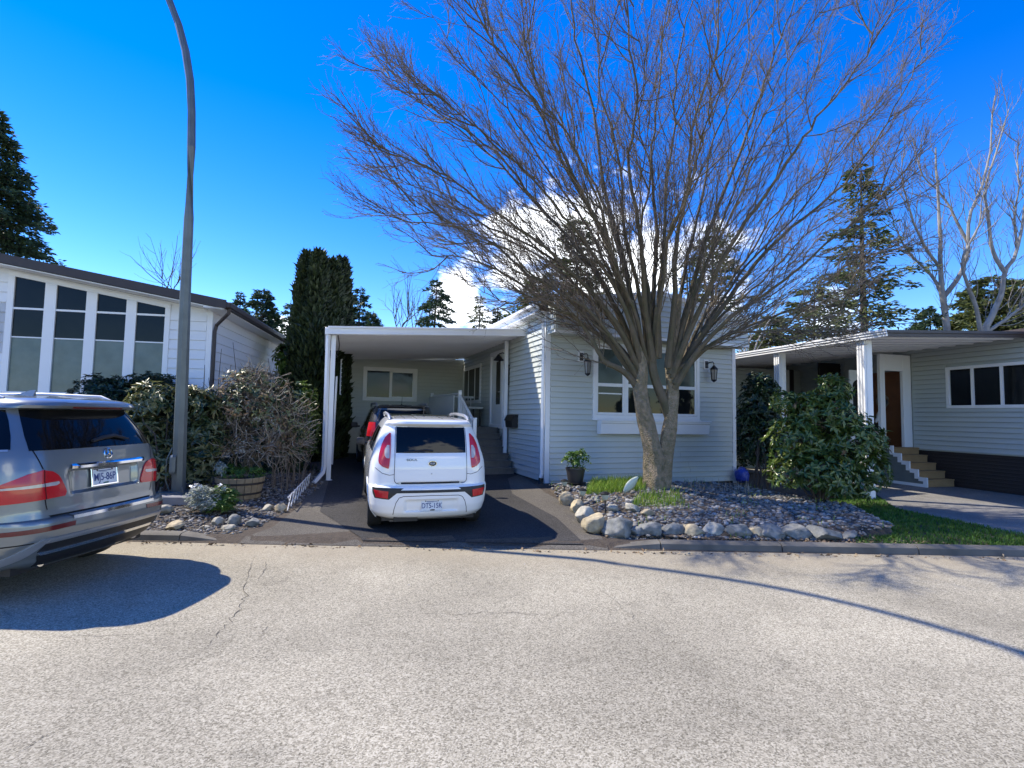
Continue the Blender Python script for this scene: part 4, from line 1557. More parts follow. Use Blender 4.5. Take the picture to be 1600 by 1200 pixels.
b.obox(WR.P(AS0 - .0, zi - .01, .02), N_R * (AWN - .02) + Z * (zo - zi), E_R * .04, Z * .07)
b.obox(WR.P(AS0 - .03, zi + .062, .02), N_R * (AWN - .0) + Z * (zo - zi), E_R * .08, Z * .06)
b.build('front_fascia', M['brown_fascia'], aw, fixn=True)
b = MB()
Pm = []
for k in range(24):
    row = []
    for j in range(5):
        row.append(WR.P(AS0 + .2 + k * .1, zo + .145 + .05 * math.exp(-((j - 2) / 1.6) ** 2) * (.5 + .5 * sin(k * 1.3) ** 2) * (1 if 0 < k < 23 else 0), AWN - .05 - j * .12))
    Pm.append(row)
b.grid(Pm)
b.build('moss_strip', M['moss'], aw, smooth=True)
for px, py in ((1346, 600), (1214, 600)):
    a = WR.az(px, py, AWN - .06)[0]
    for dn in (0, ):
        b = MB()
        base = WR.P(a, 0, AWN - .12)
        zb2 = zg(base[0], base[1])
        for k in (-1, 0, 1):
            b.obox(WR.P(a - .0225 + k * .068, zb2, AWN - .10), E_R * .045, N_R * .05, Z * (zo - zb2))
        b.obox(WR.P(a - .10, zb2, AWN - .13), E_R * .20, N_R * .03, Z * (zo - zb2))
        b.obox(WR.P(a - .10, zb2, AWN - .26), E_R * .03, N_R * .13, Z * (zo - zb2))
        b.build('post', M['white_metal'], aw, fixn=True, bevel=.004)
# small shed at the far end of that drive
sh = thing('shed', 'small grey-sided shed with a narrow high window under the far end of the awning', 'shed', tuple(WR.P(8.6, .1, 1.9)))
WH = Wall(WR.P(8.3, 0, 0), N_R, -E_R)
b = MB()
b.obox(WH.P(.05, 0, -.02), N_R * 2.7, E_R * 2.5, Z * 3.5)
wsh = b.build('wall', M['siding_r'], sh, fixn=True)
siding(wsh, WH.O, N_R, -E_R, .1, 3.45, .1265, lambda z: [(.05, 2.75)], M['siding_r'], thick=.030)
b = MB()
h0, h1 = WH.az(1287, 555)[0], WH.az(1252, 555)[0]
WH.frame(b, h0, h1, 2.72, 3.12, .05, .0, .05)
w3 = b.build('window', M['white'], sh, fixn=True)
pane(WH, h0 + .05, (h0 + h1) / 2 - .02, 2.77, 3.07, .03, M['glass'], w3)
pane(WH, (h0 + h1) / 2 + .02, h1 - .05, 2.77, 3.07, .03, M['glass'], w3)
b = MB()
WH.box(b, .62, .92, 0, 3.5, .02, .10)
b.build('corner_post', M['white'], sh, fixn=True)
b = MB()
WH.box(b, .45, .615, 0, 3.5, .02, .12)
b.build('dark_post', M['brown_skirt'], sh, fixn=True)

# ================================================================== left-hand house
TL = radians(9.0)
E_L = np.array([sin(TL), cos(TL), 0])
F_L = np.array([cos(TL), -sin(TL), 0])
pc = at(324, 640, D=11.0)
CL = np.array([pc[0], pc[1], 0])
lh = thing('house', 'white board-sided house at the left with tall windows and dark brown sloping roof edge', 'house', (CL[0], CL[1], zg(CL[0], CL[1])))
WL = Wall(CL, -F_L, -E_L)        # front: a runs left from the corner
WLs = Wall(CL, E_L, F_L)         # side wall running back
ovf = .55
ca, cz = WL.az(0, 397, ovf)
cb_, czb = WL.az(352, 470, ovf)
sl = (cz - czb) / (ca - cb_)     # roof slope
zroof = lambda a: czb + sl * (a - cb_)      # top edge of the fascia
FT = .16
SOF = lambda a: zroof(a) - FT - .03
b = MB()
Lw = 9.0
v = [WL.P(a, z, o) for o in (-.004, -9.5) for a, z in ((.0, -.1), (Lw, -.1), (Lw, SOF(Lw)), (.0, SOF(0)))]
b.add(v, [(0, 1, 2, 3), (7, 6, 5, 4), (0, 4, 5, 1), (1, 5, 6, 2), (2, 6, 7, 3), (3, 7, 4, 0)])
wl_ = b.build('wall', M['white_board'], lh, fixn=True)
# windows: four tall lights with sloping heads
glz = []
for (x0, x1, yb) in ((128, 55, 610), (0, 0, 0)):
    pass
edges = [((1297, 505), (1076, 465)), ((997, 440), (770, 400)), ((686, 378), (455, 330)), ((365, 310), (128, 262))]
gl = []
for (r_, l_) in edges:
    ar, zr = WL.az(r_[0] / 5, 380 + r_[1] / 5)
    al_, zl3 = WL.az(l_[0] / 5, 380 + l_[1] / 5)
    gl.append((ar, zr, al_, zl3))
zbot = WL.az(90, 380 + 1165 / 5)[1]
ztr = WL.az(40, 380 + 512 / 5)[1]
zbl = WL.az(40, 380 + 735 / 5)[1]
glz = gl
aL0, aL1 = gl[0][0] - .10, gl[-1][2] + .12
b = MB()
# surround: posts between lights, sill, head board following the roof
xs = [aL0] + [v_ for g in gl for v_ in (g[0], g[2])] + [aL1]
head = lambda a: np.interp(a, [gl[0][0], gl[-1][2]], [gl[0][1], gl[-1][3]]) + (a - gl[0][0]) * 0
hs = (gl[-1][3] - gl[0][1]) / (gl[-1][2] - gl[0][0])
head = lambda a: gl[0][1] + hs * (a - gl[0][0])


def sloped(mb, a0, a1, z0f, z1f, o0, o1):
    v = [WL.P(a, zf(a), o) for o in (o0, o1) for a, zf in ((a0, z0f), (a1, z0f), (a1, z1f), (a0, z1f))]
    mb.add(v, [(0, 1, 2, 3), (7, 6, 5, 4), (0, 4, 5, 1), (1, 5, 6, 2), (2, 6, 7, 3), (3, 7, 4, 0)])


zlo = lambda a: zbot - .10
for i in range(0, len(xs) - 1, 2):
    sloped(b, xs[i], xs[i + 1], lambda a: zbot, head, -.02, .035)
sloped(b, aL0, aL1, zlo, lambda a: zbot, -.02, .05)
sloped(b, aL0, aL1, head, lambda a: head(a) + .10, -.02, .036)
win = b.build('window', M['white'], lh, fixn=True, bevel=.004)
for (ar, zr, al_, zl3) in gl:
    b = MB()
    sloped(b, ar, al_, lambda a: ztr + .02, head, -.02, .002)
    b.build('pane', M['glass'], win, fixn=True)
    b = MB()
    WL.box(b, ar, al_, zbl + .012, ztr - .02, -.02, .002)
    b.build('pane', M['glass'], win, fixn=True)
    b = MB()
    WL.box(b, ar, al_, zbot, zbl - .012, -.02, .001)
    b.build('roller_blind', M['blind'], win, fixn=True)
    b = MB()
    WL.box(b, ar, al_, ztr - .02, ztr + .02, -.02, .022)
    b.build('glazing_bar', M['white'], win, fixn=True)
    b = MB()
    WL.box(b, ar, al_, zbl - .012, zbl + .012, -.02, .012)
    b.build('blind_rail', M['white'], win, fixn=True)
# frieze above the windows, boards elsewhere
b = MB()
sloped(b, .12, Lw, lambda a: head(a) + .104, lambda a: SOF(a) - .004, -.01, .020)
b.build('frieze', M['white_board'], lh, fixn=True)
siding(wl_, WL.O, WL.d, WL.n, .35, 4.5, .205,
       lambda z: [] if z > head(aL0) else cut(.10, Lw, [(aL0, aL1)] if z > zbot - .15 else []), M['white_board'], name='siding_board', thick=.022)
siding(wl_, WL.O, WL.d, WL.n, .35 + .205 * 12, 5.2, .205, lambda z: [(aL1 + .01 + max(0, (z - head(aL1)) / hs), Lw)], M['white_board'], name='siding_board', thick=.022)
ztopS = SOF(0) - .05
siding(wl_, WLs.O, WLs.d, WLs.n, .35, ztopS, .205, lambda z: cut(.06, 9.4, [(3.9, 4.7)] if 1.9 < z < 2.75 else []), M['white_board'], name='siding_board', thick=.022)
b = MB()
WL.box(b, -.02, .09, .2, ztopS, -.02, .028)
WL.box(b, -.024, -.002, .2, ztopS, -.10, -.02)
b.build('corner_trim', M['white'], lh, fixn=True)
b = MB()
WLs.frame(b, 3.9, 4.7, 1.9, 2.75, .07, -.02, .04)
w4 = b.build('window', M['white'], lh, fixn=True)
pane(WLs, 3.97, 4.28, 1.97, 2.68, .01, M['glass'], w4)
pane(WLs, 4.32, 4.63, 1.97, 2.68, .01, M['glass'], w4)
# roof slab, fascia, eave gutter and downspout
b = MB()
EO = .42
sloped(b, -EO, Lw, lambda a: zroof(a) - .10, zroof, -9.7, ovf - .03)
b.build('roof', M['roofing'], lh, fixn=True)
b = MB()
sloped(b, -EO - .02, Lw, lambda a: zroof(a) - FT, lambda a: zroof(a) + .02, ovf - .028, ovf + .012)
b.build('rake_fascia', M['brown_fascia'], lh, fixn=True)
b = MB()
sloped(b, -EO + .04, Lw, lambda a: SOF(a) + .0, lambda a: SOF(a) + .02, 0.03, ovf - .03)
b.build('soffit', M['white_board'], lh, fixn=True)
b = MB()
v = [WLs.P(a, z, o) for a in (-ovf + .03, 9.6) for o, z in ((.0, ztopS + .02), (EO - .03, ztopS - .0), (EO - .03, ztopS + .02), (0, ztopS + .05))]
b.add(v, [(0, 1, 2, 3), (7, 6, 5, 4), (0, 4, 5, 1), (1, 5, 6, 2), (2, 6, 7, 3), (3, 7, 4, 0)])
b.build('eave_soffit', M['white_board'], lh, fixn=True)
b = MB()
gz = zroof(-EO)
b.obox(WLs.P(-ovf, gz - .15, EO), E_L * 10.1, F_L * .11, Z * .13)
b.build('gutter', M['brown_fascia'], lh, fixn=True, bevel=.02)
b = MB()
b.tube([WLs.P(-ovf + .12, gz - .12, EO + .05), WLs.P(-ovf + .12, gz - .24, EO + .04), WLs.P(-.02, gz - .44, .10), WLs.P(-.02, gz - .58, .07), WLs.P(-.02, .4, .07)], .038, 8)
b.build('downspout', M['brown_fascia'], lh, smooth=True)

# fence end seen past that house
fn = thing('fence', 'pale grey board fence end between the left house and the tall cypress', 'fence', tuple(at(433, 640, D=16.6)[:2]) + (.25,))
fo = at(424, 640, D=16.8)
for k in range(5):
    b = MB()
    b.obox((fo[0] + k * .085, fo[1] - k * .02, .2), (.078, -.015, 0), (0, .022, 0), (0, 0, 3.35 - .02 * k))
    b.build('fence_board', M['grey_wood'] if k % 2 else M['cream'], fn, fixn=True)
b = MB()
b.obox((fo[0] - .02, fo[1] + .03, 2.9), (.46, -.09, 0), (0, .04, 0), (0, 0, .09))
b.obox((fo[0] - .02, fo[1] + .03, .8), (.46, -.09, 0), (0, .04, 0), (0, 0, .09))
b.build('rail', M['grey_wood'], fn, fixn=True)
# ================================================================== vehicles
class Shell:
    """car body as stacked plan contours; local x right, y forward from the rear bumper, z up"""
    def __init__(s, tab, rc, fc, crown, dent=None):
        t = np.array(tab, float)
        s.z, s.W, s.R, s.F = t.T
        s.rc, s.fc, s.crown, s.dent = rc, fc, crown, dent

    def dims(s, z):
        return [float(np.interp(z, s.z, q)) for q in (s.W, s.R, s.F)]

    def pt(s, a, z):
        sg = 1 if a >= 0 else -1
        a = abs(a)
        W, R, F = s.dims(z)
        k = min(1, W / .6)
        rx, ry = s.rc[0] * k, s.rc[1] * k
        fx, fy = s.fc[0] * k, s.fc[1] * k
        c = s.crown
        if a <= 1:
            x = a * (W - rx)
            y = R + c * (x / W) ** 2
        elif a <= 2:
            t = (a - 1) * pi / 2
            x = W - rx + rx * sin(t)
            y = R + ry * (1 - cos(t)) + c * (x / W) ** 2
        elif a <= 3:
            q = a - 2
            y = lerp(R + ry + c, F - fy, q)
            x = W * (1 - .05 * max(0, q - .55) ** 2 * 4) + .012 * sin(q * pi)
        elif a <= 4:
            t = (a - 3) * pi / 2
            Wf = W * (1 - .05 * .2025 * 4)
            x = Wf - fx + fx * cos(t)
            y = F - fy + fy * sin(t)
        else:
            Wf = W * (1 - .05 * .2025 * 4)
            x = (Wf - fx) * (5 - a)
            y = F + .03 * (a - 4)
        if s.dent is not None and a < 2:
            y += s.dent(sg * x, z)
        return np.array([sg * x, y, z])

    def nrm(s, a, z):
        e = .012
        p1, p2 = s.pt(a + e, z), s.pt(a - e, z)
        if a * (a - e) < 0 or a * (a + e) < 0:
            p1, p2 = s.pt(a + e, z), s.pt(a - e, z)
        q1, q2 = s.pt(a, z + .008), s.pt(a, z - .008)
        n = np.cross(p1 - p2, q1 - q2)
        n /= np.linalg.norm(n) + 1e-9
        if n @ (s.pt(a, z) - np.array([0, 2.0, .9])) < 0:
            n = -n
        return n

    def a_of_x(s, x, z):
        W = s.dims(z)[0]
        rx = s.rc[0] * min(1, W / .6)
        ax = abs(x)
        if ax <= W - rx:
            r = ax / (W - rx)
        else:
            r = 1 + math.asin(min(1, (ax - W + rx) / rx)) / (pi / 2)
        return r if x >= 0 else -r

    def S(s, a, z, off):
        return s.pt(a, z) + s.nrm(a, z) * off

    def patch(s, mb, rows, off, nc=10, nr=None, skirt=.012, usex=False):
        """rows: (z_left, z_right or None, a0, a1) along z; built as a raised panel with a rim"""
        rs = []
        for r in rows:
            rs.append(r if len(r) == 4 else (r[0], r[0], r[1], r[2]))
        rs = np.array(rs, float)
        if nr:
            t0 = np.linspace(0, 1, len(rs))
            t1 = np.linspace(0, 1, nr)
            rs = np.stack([np.interp(t1, t0, rs[:, k]) for k in range(4)], 1)
        G, B = [], []
        for zl, zr, a0, a1 in rs:
            g, q = [], []
            for t in np.linspace(0, 1, nc + 1):
                z = lerp(zl, zr, t)
                a = s.a_of_x(lerp(a0, a1, t), z) if usex else lerp(a0, a1, t)
                p, n = s.pt(a, z), s.nrm(a, z)
                g.append(p + n * off)
                q.append(p + n * (off - skirt))
            G.append(g)
            B.append(q)
        G, B = np.array(G), np.array(B)
        mb.grid(G)
        for A_, C_ in ((G[0], B[0]), (G[-1], B[-1]), (G[:, 0], B[:, 0]), (G[:, -1], B[:, -1])):
            mb.grid(np.stack([A_, C_]))

    def ribbon(s, mb, pts, w, off=.0015, n=6, usex=True):
        P, N = [], []
        for (p, q) in zip(pts[:-1], pts[1:]):
            for t in np.linspace(0, 1, n + 1)[:-1]:
                x, z = lerp(p[0], q[0], t), lerp(p[1], q[1], t)
                a = s.a_of_x(x, z) if usex else x
                P.append(s.S(a, z, off))
                N.append(s.nrm(a, z))
        x, z = pts[-1]
        a = s.a_of_x(x, z) if usex else x
        P.append(s.S(a, z, off))
        N.append(s.nrm(a, z))
        P, N = np.array(P), np.array(N)
        T = np.gradient(P, axis=0)
        B = np.cross(T, N)
        B /= np.linalg.norm(B, axis=1)[:, None] + 1e-9
        mb.grid(np.stack([P + B * w / 2, P - B * w / 2], 1))

    def body(s, arches, zs, na=(24, 10, 44, 8, 6)):
        A = []
        for i, n in enumerate(na):
            A += list(np.linspace(i, i + 1, n + 1)[:-1])
        A.append(5.0)
        ring = A + [-a for a in A[-2:0:-1]]
        V = np.array([[s.pt(a, z) for a in ring] for z in zs])
        nz, n = V.shape[:2]
        # pull vertices near a wheel arch onto its rim
        for (ya, ra) in arches:
            for i in range(nz):
                for j in range(n):
                    if 1.2 < abs(ring[j]) < 3.9:
                        dy, dz = V[i, j, 1] - ya, V[i, j, 2] - .33
                        r = math.hypot(dy, dz)
                        if ra - .03 < r < ra + .03 and r > 0:
                            V[i, j, 1] = ya + dy * ra / r
                            V[i, j, 2] = .33 + dz * ra / r
        F = []
        for i in range(nz - 1):
            for j in range(n):
                k = (j + 1) % n
                c = (V[i, j] + V[i, k] + V[i + 1, k] + V[i + 1, j]) / 4
                if any(1.2 < abs(ring[j]) < 3.9 and math.hypot(c[1] - ya, c[2] - .33) < ra for ya, ra in arches):
                    continue
                F.append((i * n + j, i * n + k, (i + 1) * n + k, (i + 1) * n + j))
        mb = MB()
        mb.add(V.reshape(-1, 3), F)
        # roof skin closes the last ring
        last = (nz - 1) * n
        ctr = V[-1].mean(0) + np.array([0, 0, .008])
        prev = [last + j for j in range(n)]
        cur = V[-1]
        base = len(V.reshape(-1, 3))
        extra, rings = [], [prev]
        for t in (.3, .6, .85):
            rr = cur * (1 - t) + ctr * t
            rr[:, 2] = cur[:, 2] * (1 - t * t) + ctr[2] * t * t + .004 * t
            idx = [base + len(extra) + q for q in range(n)]
            extra += list(rr)
            rings.append(idx)
        f2 = []
        for r0, r1 in zip(rings[:-1], rings[1:]):
            for j in range(n):
                k = (j + 1) % n
                f2.append((r0[j], r0[k], r1[k], r1[j]))
        f2.append(tuple(rings[-1]))
        mb.v.append(np.array(extra))
        mb.f += f2
        mb.n += len(extra)
        return mb


def text_mesh(txt, size, name, m, Mx, parent, depth=.0015, xs=1.0, bold=0.0):
    c = bpy.data.curves.new('lettering', 'FONT')
    c.body = txt
    c.size = size
    c.extrude = depth
    c.offset = bold
    c.align_x = 'CENTER'
    c.align_y = 'CENTER'
    o = bpy.data.objects.new('lettering', c)
    col.objects.link(o)
    me = bpy.data.meshes.new_from_object(o)
    bpy.data.objects.remove(o)
    bpy.data.curves.remove(c)
    me.transform(Matrix.Diagonal((xs, 1, 1, 1)))
    me.transform(Mx)
    me.materials.clear()
    me.materials.append(m)
    r = bpy.data.objects.new(name, me)
    col.objects.link(r)
    r.parent = parent
    return r


def rear_mat(x, y, z, tilt=0.0):
    """local frame on the rear face: text right = +x, up = z, normal = -y (towards a viewer behind)"""
    return Matrix.Translation((x, y, z)) @ Matrix.Rotation(pi / 2 - tilt, 4, 'X')


def wheel(root, x, y, r, w, hub):
    t = MB()
    sg = 1 if x > 0 else -1
    Mx = np.array(((0, 0, sg), (0, 1, 0), (-sg, 0, 0)), float)
    hw = w / 2
    t.lathe([(r * .66, -hw * .8), (r * .80, -hw), (r * .94, -hw * .96), (r * .99, -hw * .72), (r, -hw * .3), (r, hw * .3), (r * .99, hw * .72), (r * .94, hw * .96), (r * .80, hw), (r * .66, hw * .8)], 32, (x, y, r), Mx, close=True)
    ty = t.build('wheel', M['tyre'], root, world=False, smooth=True, fixn=True)
    b = MB()
    b.lathe([(r * .66, hw * .55), (r * .68, hw * .84), (r * .62, hw * .86), (r * .60, hw * .45)], 28, (x, y, r), Mx, close=False)
    for k in range(5):
        th = 2 * pi * k / 5
        c, s_ = cos(th), sin(th)
        pr = []
        for (rr, ww, zz) in ((.10, .05, .80), (.62, .075, .78)):
            for q in (-1, 1):
                for dz in (0, -.12):
                    lx, ly, lz = r * (rr * c - q * ww * s_), r * (rr * s_ + q * ww * c), hw * (zz + dz)
                    pr.append(np.array((lx, ly, lz)))
        pr = np.array(pr) @ Mx.T + np.array((x, y, r))
        b.add(pr, [(0, 2, 6, 4), (1, 5, 7, 3), (0, 4, 5, 1), (2, 3, 7, 6), (4, 6, 7, 5)])
    b.lathe([(r * .14, hw * .6), (r * .14, hw * .84), (r * .05, hw * .88)], 16, (x, y, r), Mx)
    rim = b.build('rim', hub, ty, world=False, fixn=True)


def arch_trim(root, sh, ya, ra, m, sides=(1, -1)):
    for sg in sides:
        b = MB()
        G = []
        for th in np.linspace(-.35, pi + .35, 26):
            y, z = ya + ra * cos(th), .33 + ra * sin(th)
            z = max(z, .23)
            row = []
            W, R, F = sh.dims(max(z, sh.z[0]))
            q = (y - (R + sh.rc[1] + sh.crown)) / (F - sh.fc[1] - R - sh.rc[1] - sh.crown)
            p = sh.pt(2 + min(1, max(0, q)), max(z, sh.z[0]))
            x = p[0]
            for (dr, dx) in ((-.005, -.30), (-.005, .004), (.028, .010), (.032, -.004)):
                row.append((sg * (x + dx), ya + (ra + dr) * cos(th), max(.2, .33 + (ra + dr) * sin(th))))
            G.append(row)
        b.grid(G)
        b.build('wheel_arch', m, root, world=False, smooth=True)


def rows(z0, z1, n):
    return list(np.linspace(z0, z1, n))


def number_plate(root, c, w, h, txt, tilt, frame=None):
    x, y, z = c
    P = rear_mat(x, y, z, tilt)
    b = MB()
    b.box((0, 0, 0), (w, h, .006))
    me = b.build('number_plate', M['plate'], root, world=False, fixn=True, bevel=.002)
    me.data.transform(P)
    tx = text_mesh(txt, h * .66, 'plate_lettering', M['plate_blue'], P @ Matrix.Translation((0, -h * .04, .004)), me, xs=.78, bold=.0006)
    b = MB()
    b.box((0, h * .36, .0042), (w * .52, h * .045, .001))
    b.box((-w * .06, h * .29, .0042), (w * .30, h * .02, .001))
    s_ = b.build('plate_script', M['plate_blue'], me, world=False)
    s_.data.transform(P)
    b = MB()
    b.box((w * .06, -h * .41, .0042), (w * .16, h * .11, .001))
    b.box((-w * .05, -h * .42, .0042), (w * .05, h * .09, .001))
    s_ = b.build('plate_sticker', M['plate_green'] if frame else M['car_black'], me, world=False)
    s_.data.transform(P)
    if frame:
        b = MB()
        for (cx, cy, sx, sy) in ((0, h / 2, w + .03, .016), (0, -h / 2, w + .03, .018), (-w / 2 - .004, 0, .016, h), (w / 2 + .004, 0, .016, h)):
            b.box((cx, cy, .003), (sx, sy, .012))
        f = b.build('plate_frame', frame, me, world=False, fixn=True, bevel=.003)
        f.data.transform(P)
    b = MB()
    for sx in (-1, 1):
        b.lathe([(.008, 0), (.008, .004), (.003, .006)], 10, (sx * w * .3, h * .40, .003))
    s_ = b.build('plate_screw', M['car_black'], me, world=False)
    s_.data.transform(P)
    return me


def sstep(x, a, b_):
    t = min(1, max(0, (x - a) / (b_ - a)))
    return t * t * (3 - 2 * t)


def mirrored(fn):
    for sg in (1, -1):
        fn(sg)


# ------------------------------------------------------------------ white hatchback on the driveway
def hatch_dent(x, z):
    d = 0.0
    d += .030 * sstep(x, -.40, -.34) * (1 - sstep(x, .36, .42)) * sstep(z, .325, .35) * (1 - sstep(z, .485, .51))      # plate recess
    d += .05 * (1 - sstep(abs(x), .44, .50)) * sstep(z, .700, .712) * (1 - sstep(z, .728, .745))                        # handle slot
    d -= .018 * (1 - sstep(abs(x), .50, .56)) * sstep(z, .72, .76) * (1 - sstep(z, 1.10, 1.14))                          # tailgate proud
    return d


HX, HY = 1.445, 7.06
hz = zg(HX, HY + .8) - .03
hatch = thing('parked_car', 'white boxy hatchback seen from behind, parked at the front of the driveway', 'car', (HX, HY, hz), radians(-.5))
hatch.rotation_euler = (radians(2.1), 0, radians(-3.2))
hatch.scale = (.945, 1.0, .985)
SH = Shell([(.22, .74, .14, 3.95), (.26, .79, .07, 4.02), (.32, .835, .028, 4.07), (.42, .862, .006, 4.1), (.52, .875, 0, 4.1), (.62, .884, 0, 4.1), (.675, .886, .015, 4.1),
            (.695, .884, .07, 4.09), (.74, .884, .075, 4.08), (.85, .88, .082, 4.03), (.95, .872, .09, 3.95), (1.0, .866, .098, 3.86), (1.05, .853, .105, 3.6), (1.075, .846, .108, 2.98),
            (1.2, .806, .135, 2.75), (1.3, .772, .165, 2.58), (1.4, .733, .20, 2.42), (1.5, .688, .245, 2.24), (1.525, .675, .20, 2.18), (1.545, .662, .175, 2.12), (1.575, .640, .185, 2.0), (1.592, .60, .22, 1.9),
            (1.604, .52, .32, 1.78), (1.612, .40, .5, 1.65)], (.28, .24), (.45, .40), .07, hatch_dent)
zz = sorted(set(np.round(np.concatenate([np.linspace(.22, .7, 27), np.linspace(.69, .76, 13), np.linspace(.76, 1.5, 26), np.array([1.51, 1.518, 1.525, 1.535, 1.545, 1.56, 1.575, 1.584, 1.592, 1.598, 1.604, 1.608, 1.612])]), 4)))
SH.body([(.78, .36), (3.33, .36)], zz).build('body', M['car_white'], hatch, world=False, smooth=True)
b = MB()
SH.patch(b, [(1.138, -.515, .515), (1.30, -.515, .515), (1.495, -.51, .51)], .004, nc=24, nr=8, usex=True)
b.build('rear_window', M['car_glass'], hatch, world=False, smooth=True)
for sg in (1, -1):
    b = MB()
    li = [(.925, .612, .622), (.95, .605, .70), (1.0, .600, .752), (1.09, .592, .748), (1.23, .588, .714), (1.34, .588, .665), (1.405, .588, .60)]
    SH.patch(b, [(z, sg * a0, sg * a1) for z, a0, a1 in li], .012, nc=10, nr=14, skirt=.02, usex=True)
    tl = b.build('tail_light', M['red_lens'], hatch, world=False, smooth=True)
    b = MB()
    SH.patch(b, [(1.065, sg * .602, sg * .640), (1.10, sg * .600, sg * .668), (1.18, sg * .600, sg * .668), (1.24, sg * .602, sg * .632)], .0145, nc=6, nr=8, skirt=.004, usex=True)
    b.build('clear_lens', M['clear_lens'], tl, world=False, smooth=True)
    b = MB()   # black band outer pod with reflector
    SH.patch(b, [(.515, .53, sg * .60, sg * .795), (.58, .60, sg * .52, sg * .825), (.665, .675, sg * .40, sg * .83)], .003, nc=12, nr=6, skirt=.006, usex=True)
    pod = b.build('bumper_pod', M['car_black'], hatch, world=False, smooth=True)
    b = MB()
    SH.patch(b, [(.530, .545, sg * .615, sg * .775), (.625, .640, sg * .61, sg * .805)], .010, nc=8, nr=5, skirt=.01, usex=True)
    b.build('reflector', M['red_lens'], pod, world=False, smooth=True)
b = MB()
SH.patch(b, [(.600, -.55, .55), (.638, -.55, .55)], .004, nc=24, skirt=.006, usex=True)
b.build('bumper_band', M['car_black'], hatch, world=False, smooth=True)
b = MB()
tg = [(-.528, 1.135), (-.53, 1.0), (-.532, .80), (-.526, .755), (-.50, .722), (-.44, .712)]
SH.ribbon(b, tg, .009)
SH.ribbon(b, [(-x, z) for x, z in tg], .009)
SH.ribbon(b, [(-.51, 1.135), (.51, 1.135)], .010)
SH.ribbon(b, [(-.51, 1.50), (.51, 1.50)], .010)
for sg in (1, -1):
    SH.ribbon(b, [(sg * .53, .845), (sg * .60, .835), (sg * .70, .86), (sg * .80, .93)], .007)
    SH.ribbon(b, [(sg * .53, 1.135), (sg * .528, 1.3), (sg * .522, 1.49)], .008)
b.build('panel_gap', M['gap'], hatch, world=False)
b = MB()
SH.ribbon(b, [(-.535, .30), (-.525, .38), (-.50, .47), (-.46, .535), (-.40, .555), (0, .562), (.40, .555), (.46, .535), (.50, .47), (.525, .38), (.535, .30)], .008)
b.build('bumper_seam', M['gap'], hatch, world=False)
b = MB()
SH.patch(b, [(.708, -.43, .43), (.728, -.43, .43)], .001, nc=16, skirt=.002, usex=True)
b.build('handle_slot', M['gap'], hatch, world=False)
number_plate(hatch, (.012, SH.pt(0, .42)[1] - .006, .42), .305, .152, 'DT5-15K', radians(2))
# badges
yb = SH.pt(0, 1.0)[1]
b = MB()
b.lathe([(.050, 0), (.052, .006), (.046, .009), (.03, .009)], 28, (0, 0, 0))
em = b.build('maker_badge', M['car_black'], hatch, world=False, smooth=True)
em.data.transform(rear_mat(.012, yb - .001, .995, .08) @ Matrix.Diagonal((1.15, .66, 1, 1)))
b = MB()
th = np.linspace(0, 2 * pi, 33)
b.tube(np.stack([np.cos(th) * .058, np.sin(th) * .034, 0 * th + .008], 1), .004, 6, cap=False)
rg_ = b.build('badge_ring', M['chrome'], em, world=False, smooth=True)
rg_.data.transform(rear_mat(.012, yb - .001, .995, .08))
text_mesh('KIA', .040, 'badge_lettering', M['plate'], rear_mat(.012, yb - .0115, .995, .08), em, depth=.0008, xs=1.1)
b = MB()
b.add([rear_mat(.012, yb, .932, .08) @ Vector(p) for p in ((-.058, .012, 0), (.058, .012, 0), (.046, -.014, 0), (-.046, -.014, 0), (-.058, .012, .008), (.058, .012, .008), (.046, -.014, .008), (-.046, -.014, .008))],
      [(4, 7, 6, 5), (0, 1, 5, 4), (1, 2, 6, 5), (2, 3, 7, 6), (3, 0, 4, 7)])
b.build('latch_cover', M['car_black'], hatch, world=False, fixn=True)
text_mesh('SOUL', .042, 'model_badge', M['car_black'], rear_mat(-.285, SH.pt(SH.a_of_x(-.285, 1.04), 1.04)[1] - .002, 1.045, .08), hatch, depth=.003, xs=1.55)
b = MB()
b.lathe([(.011, 0), (.011, .004), (.006, .005)], 12, (0, 0, 0))
o = b.build('camera_button', M['satin'], hatch, world=False)
o.data.transform(rear_mat(.0, SH.pt(0, .855)[1] - .001, .855, .05))
b = MB()
b.tube([(-.03, .95, 1.612), (-.035, .84, 1.80)], [.006, .004], 6)
b.lathe([(.035, 1.608), (.03, 1.625), (.012, 1.635)], 12, (-.03, .95, 0))
b.build('antenna', M['car_black'], hatch, world=False, smooth=True)
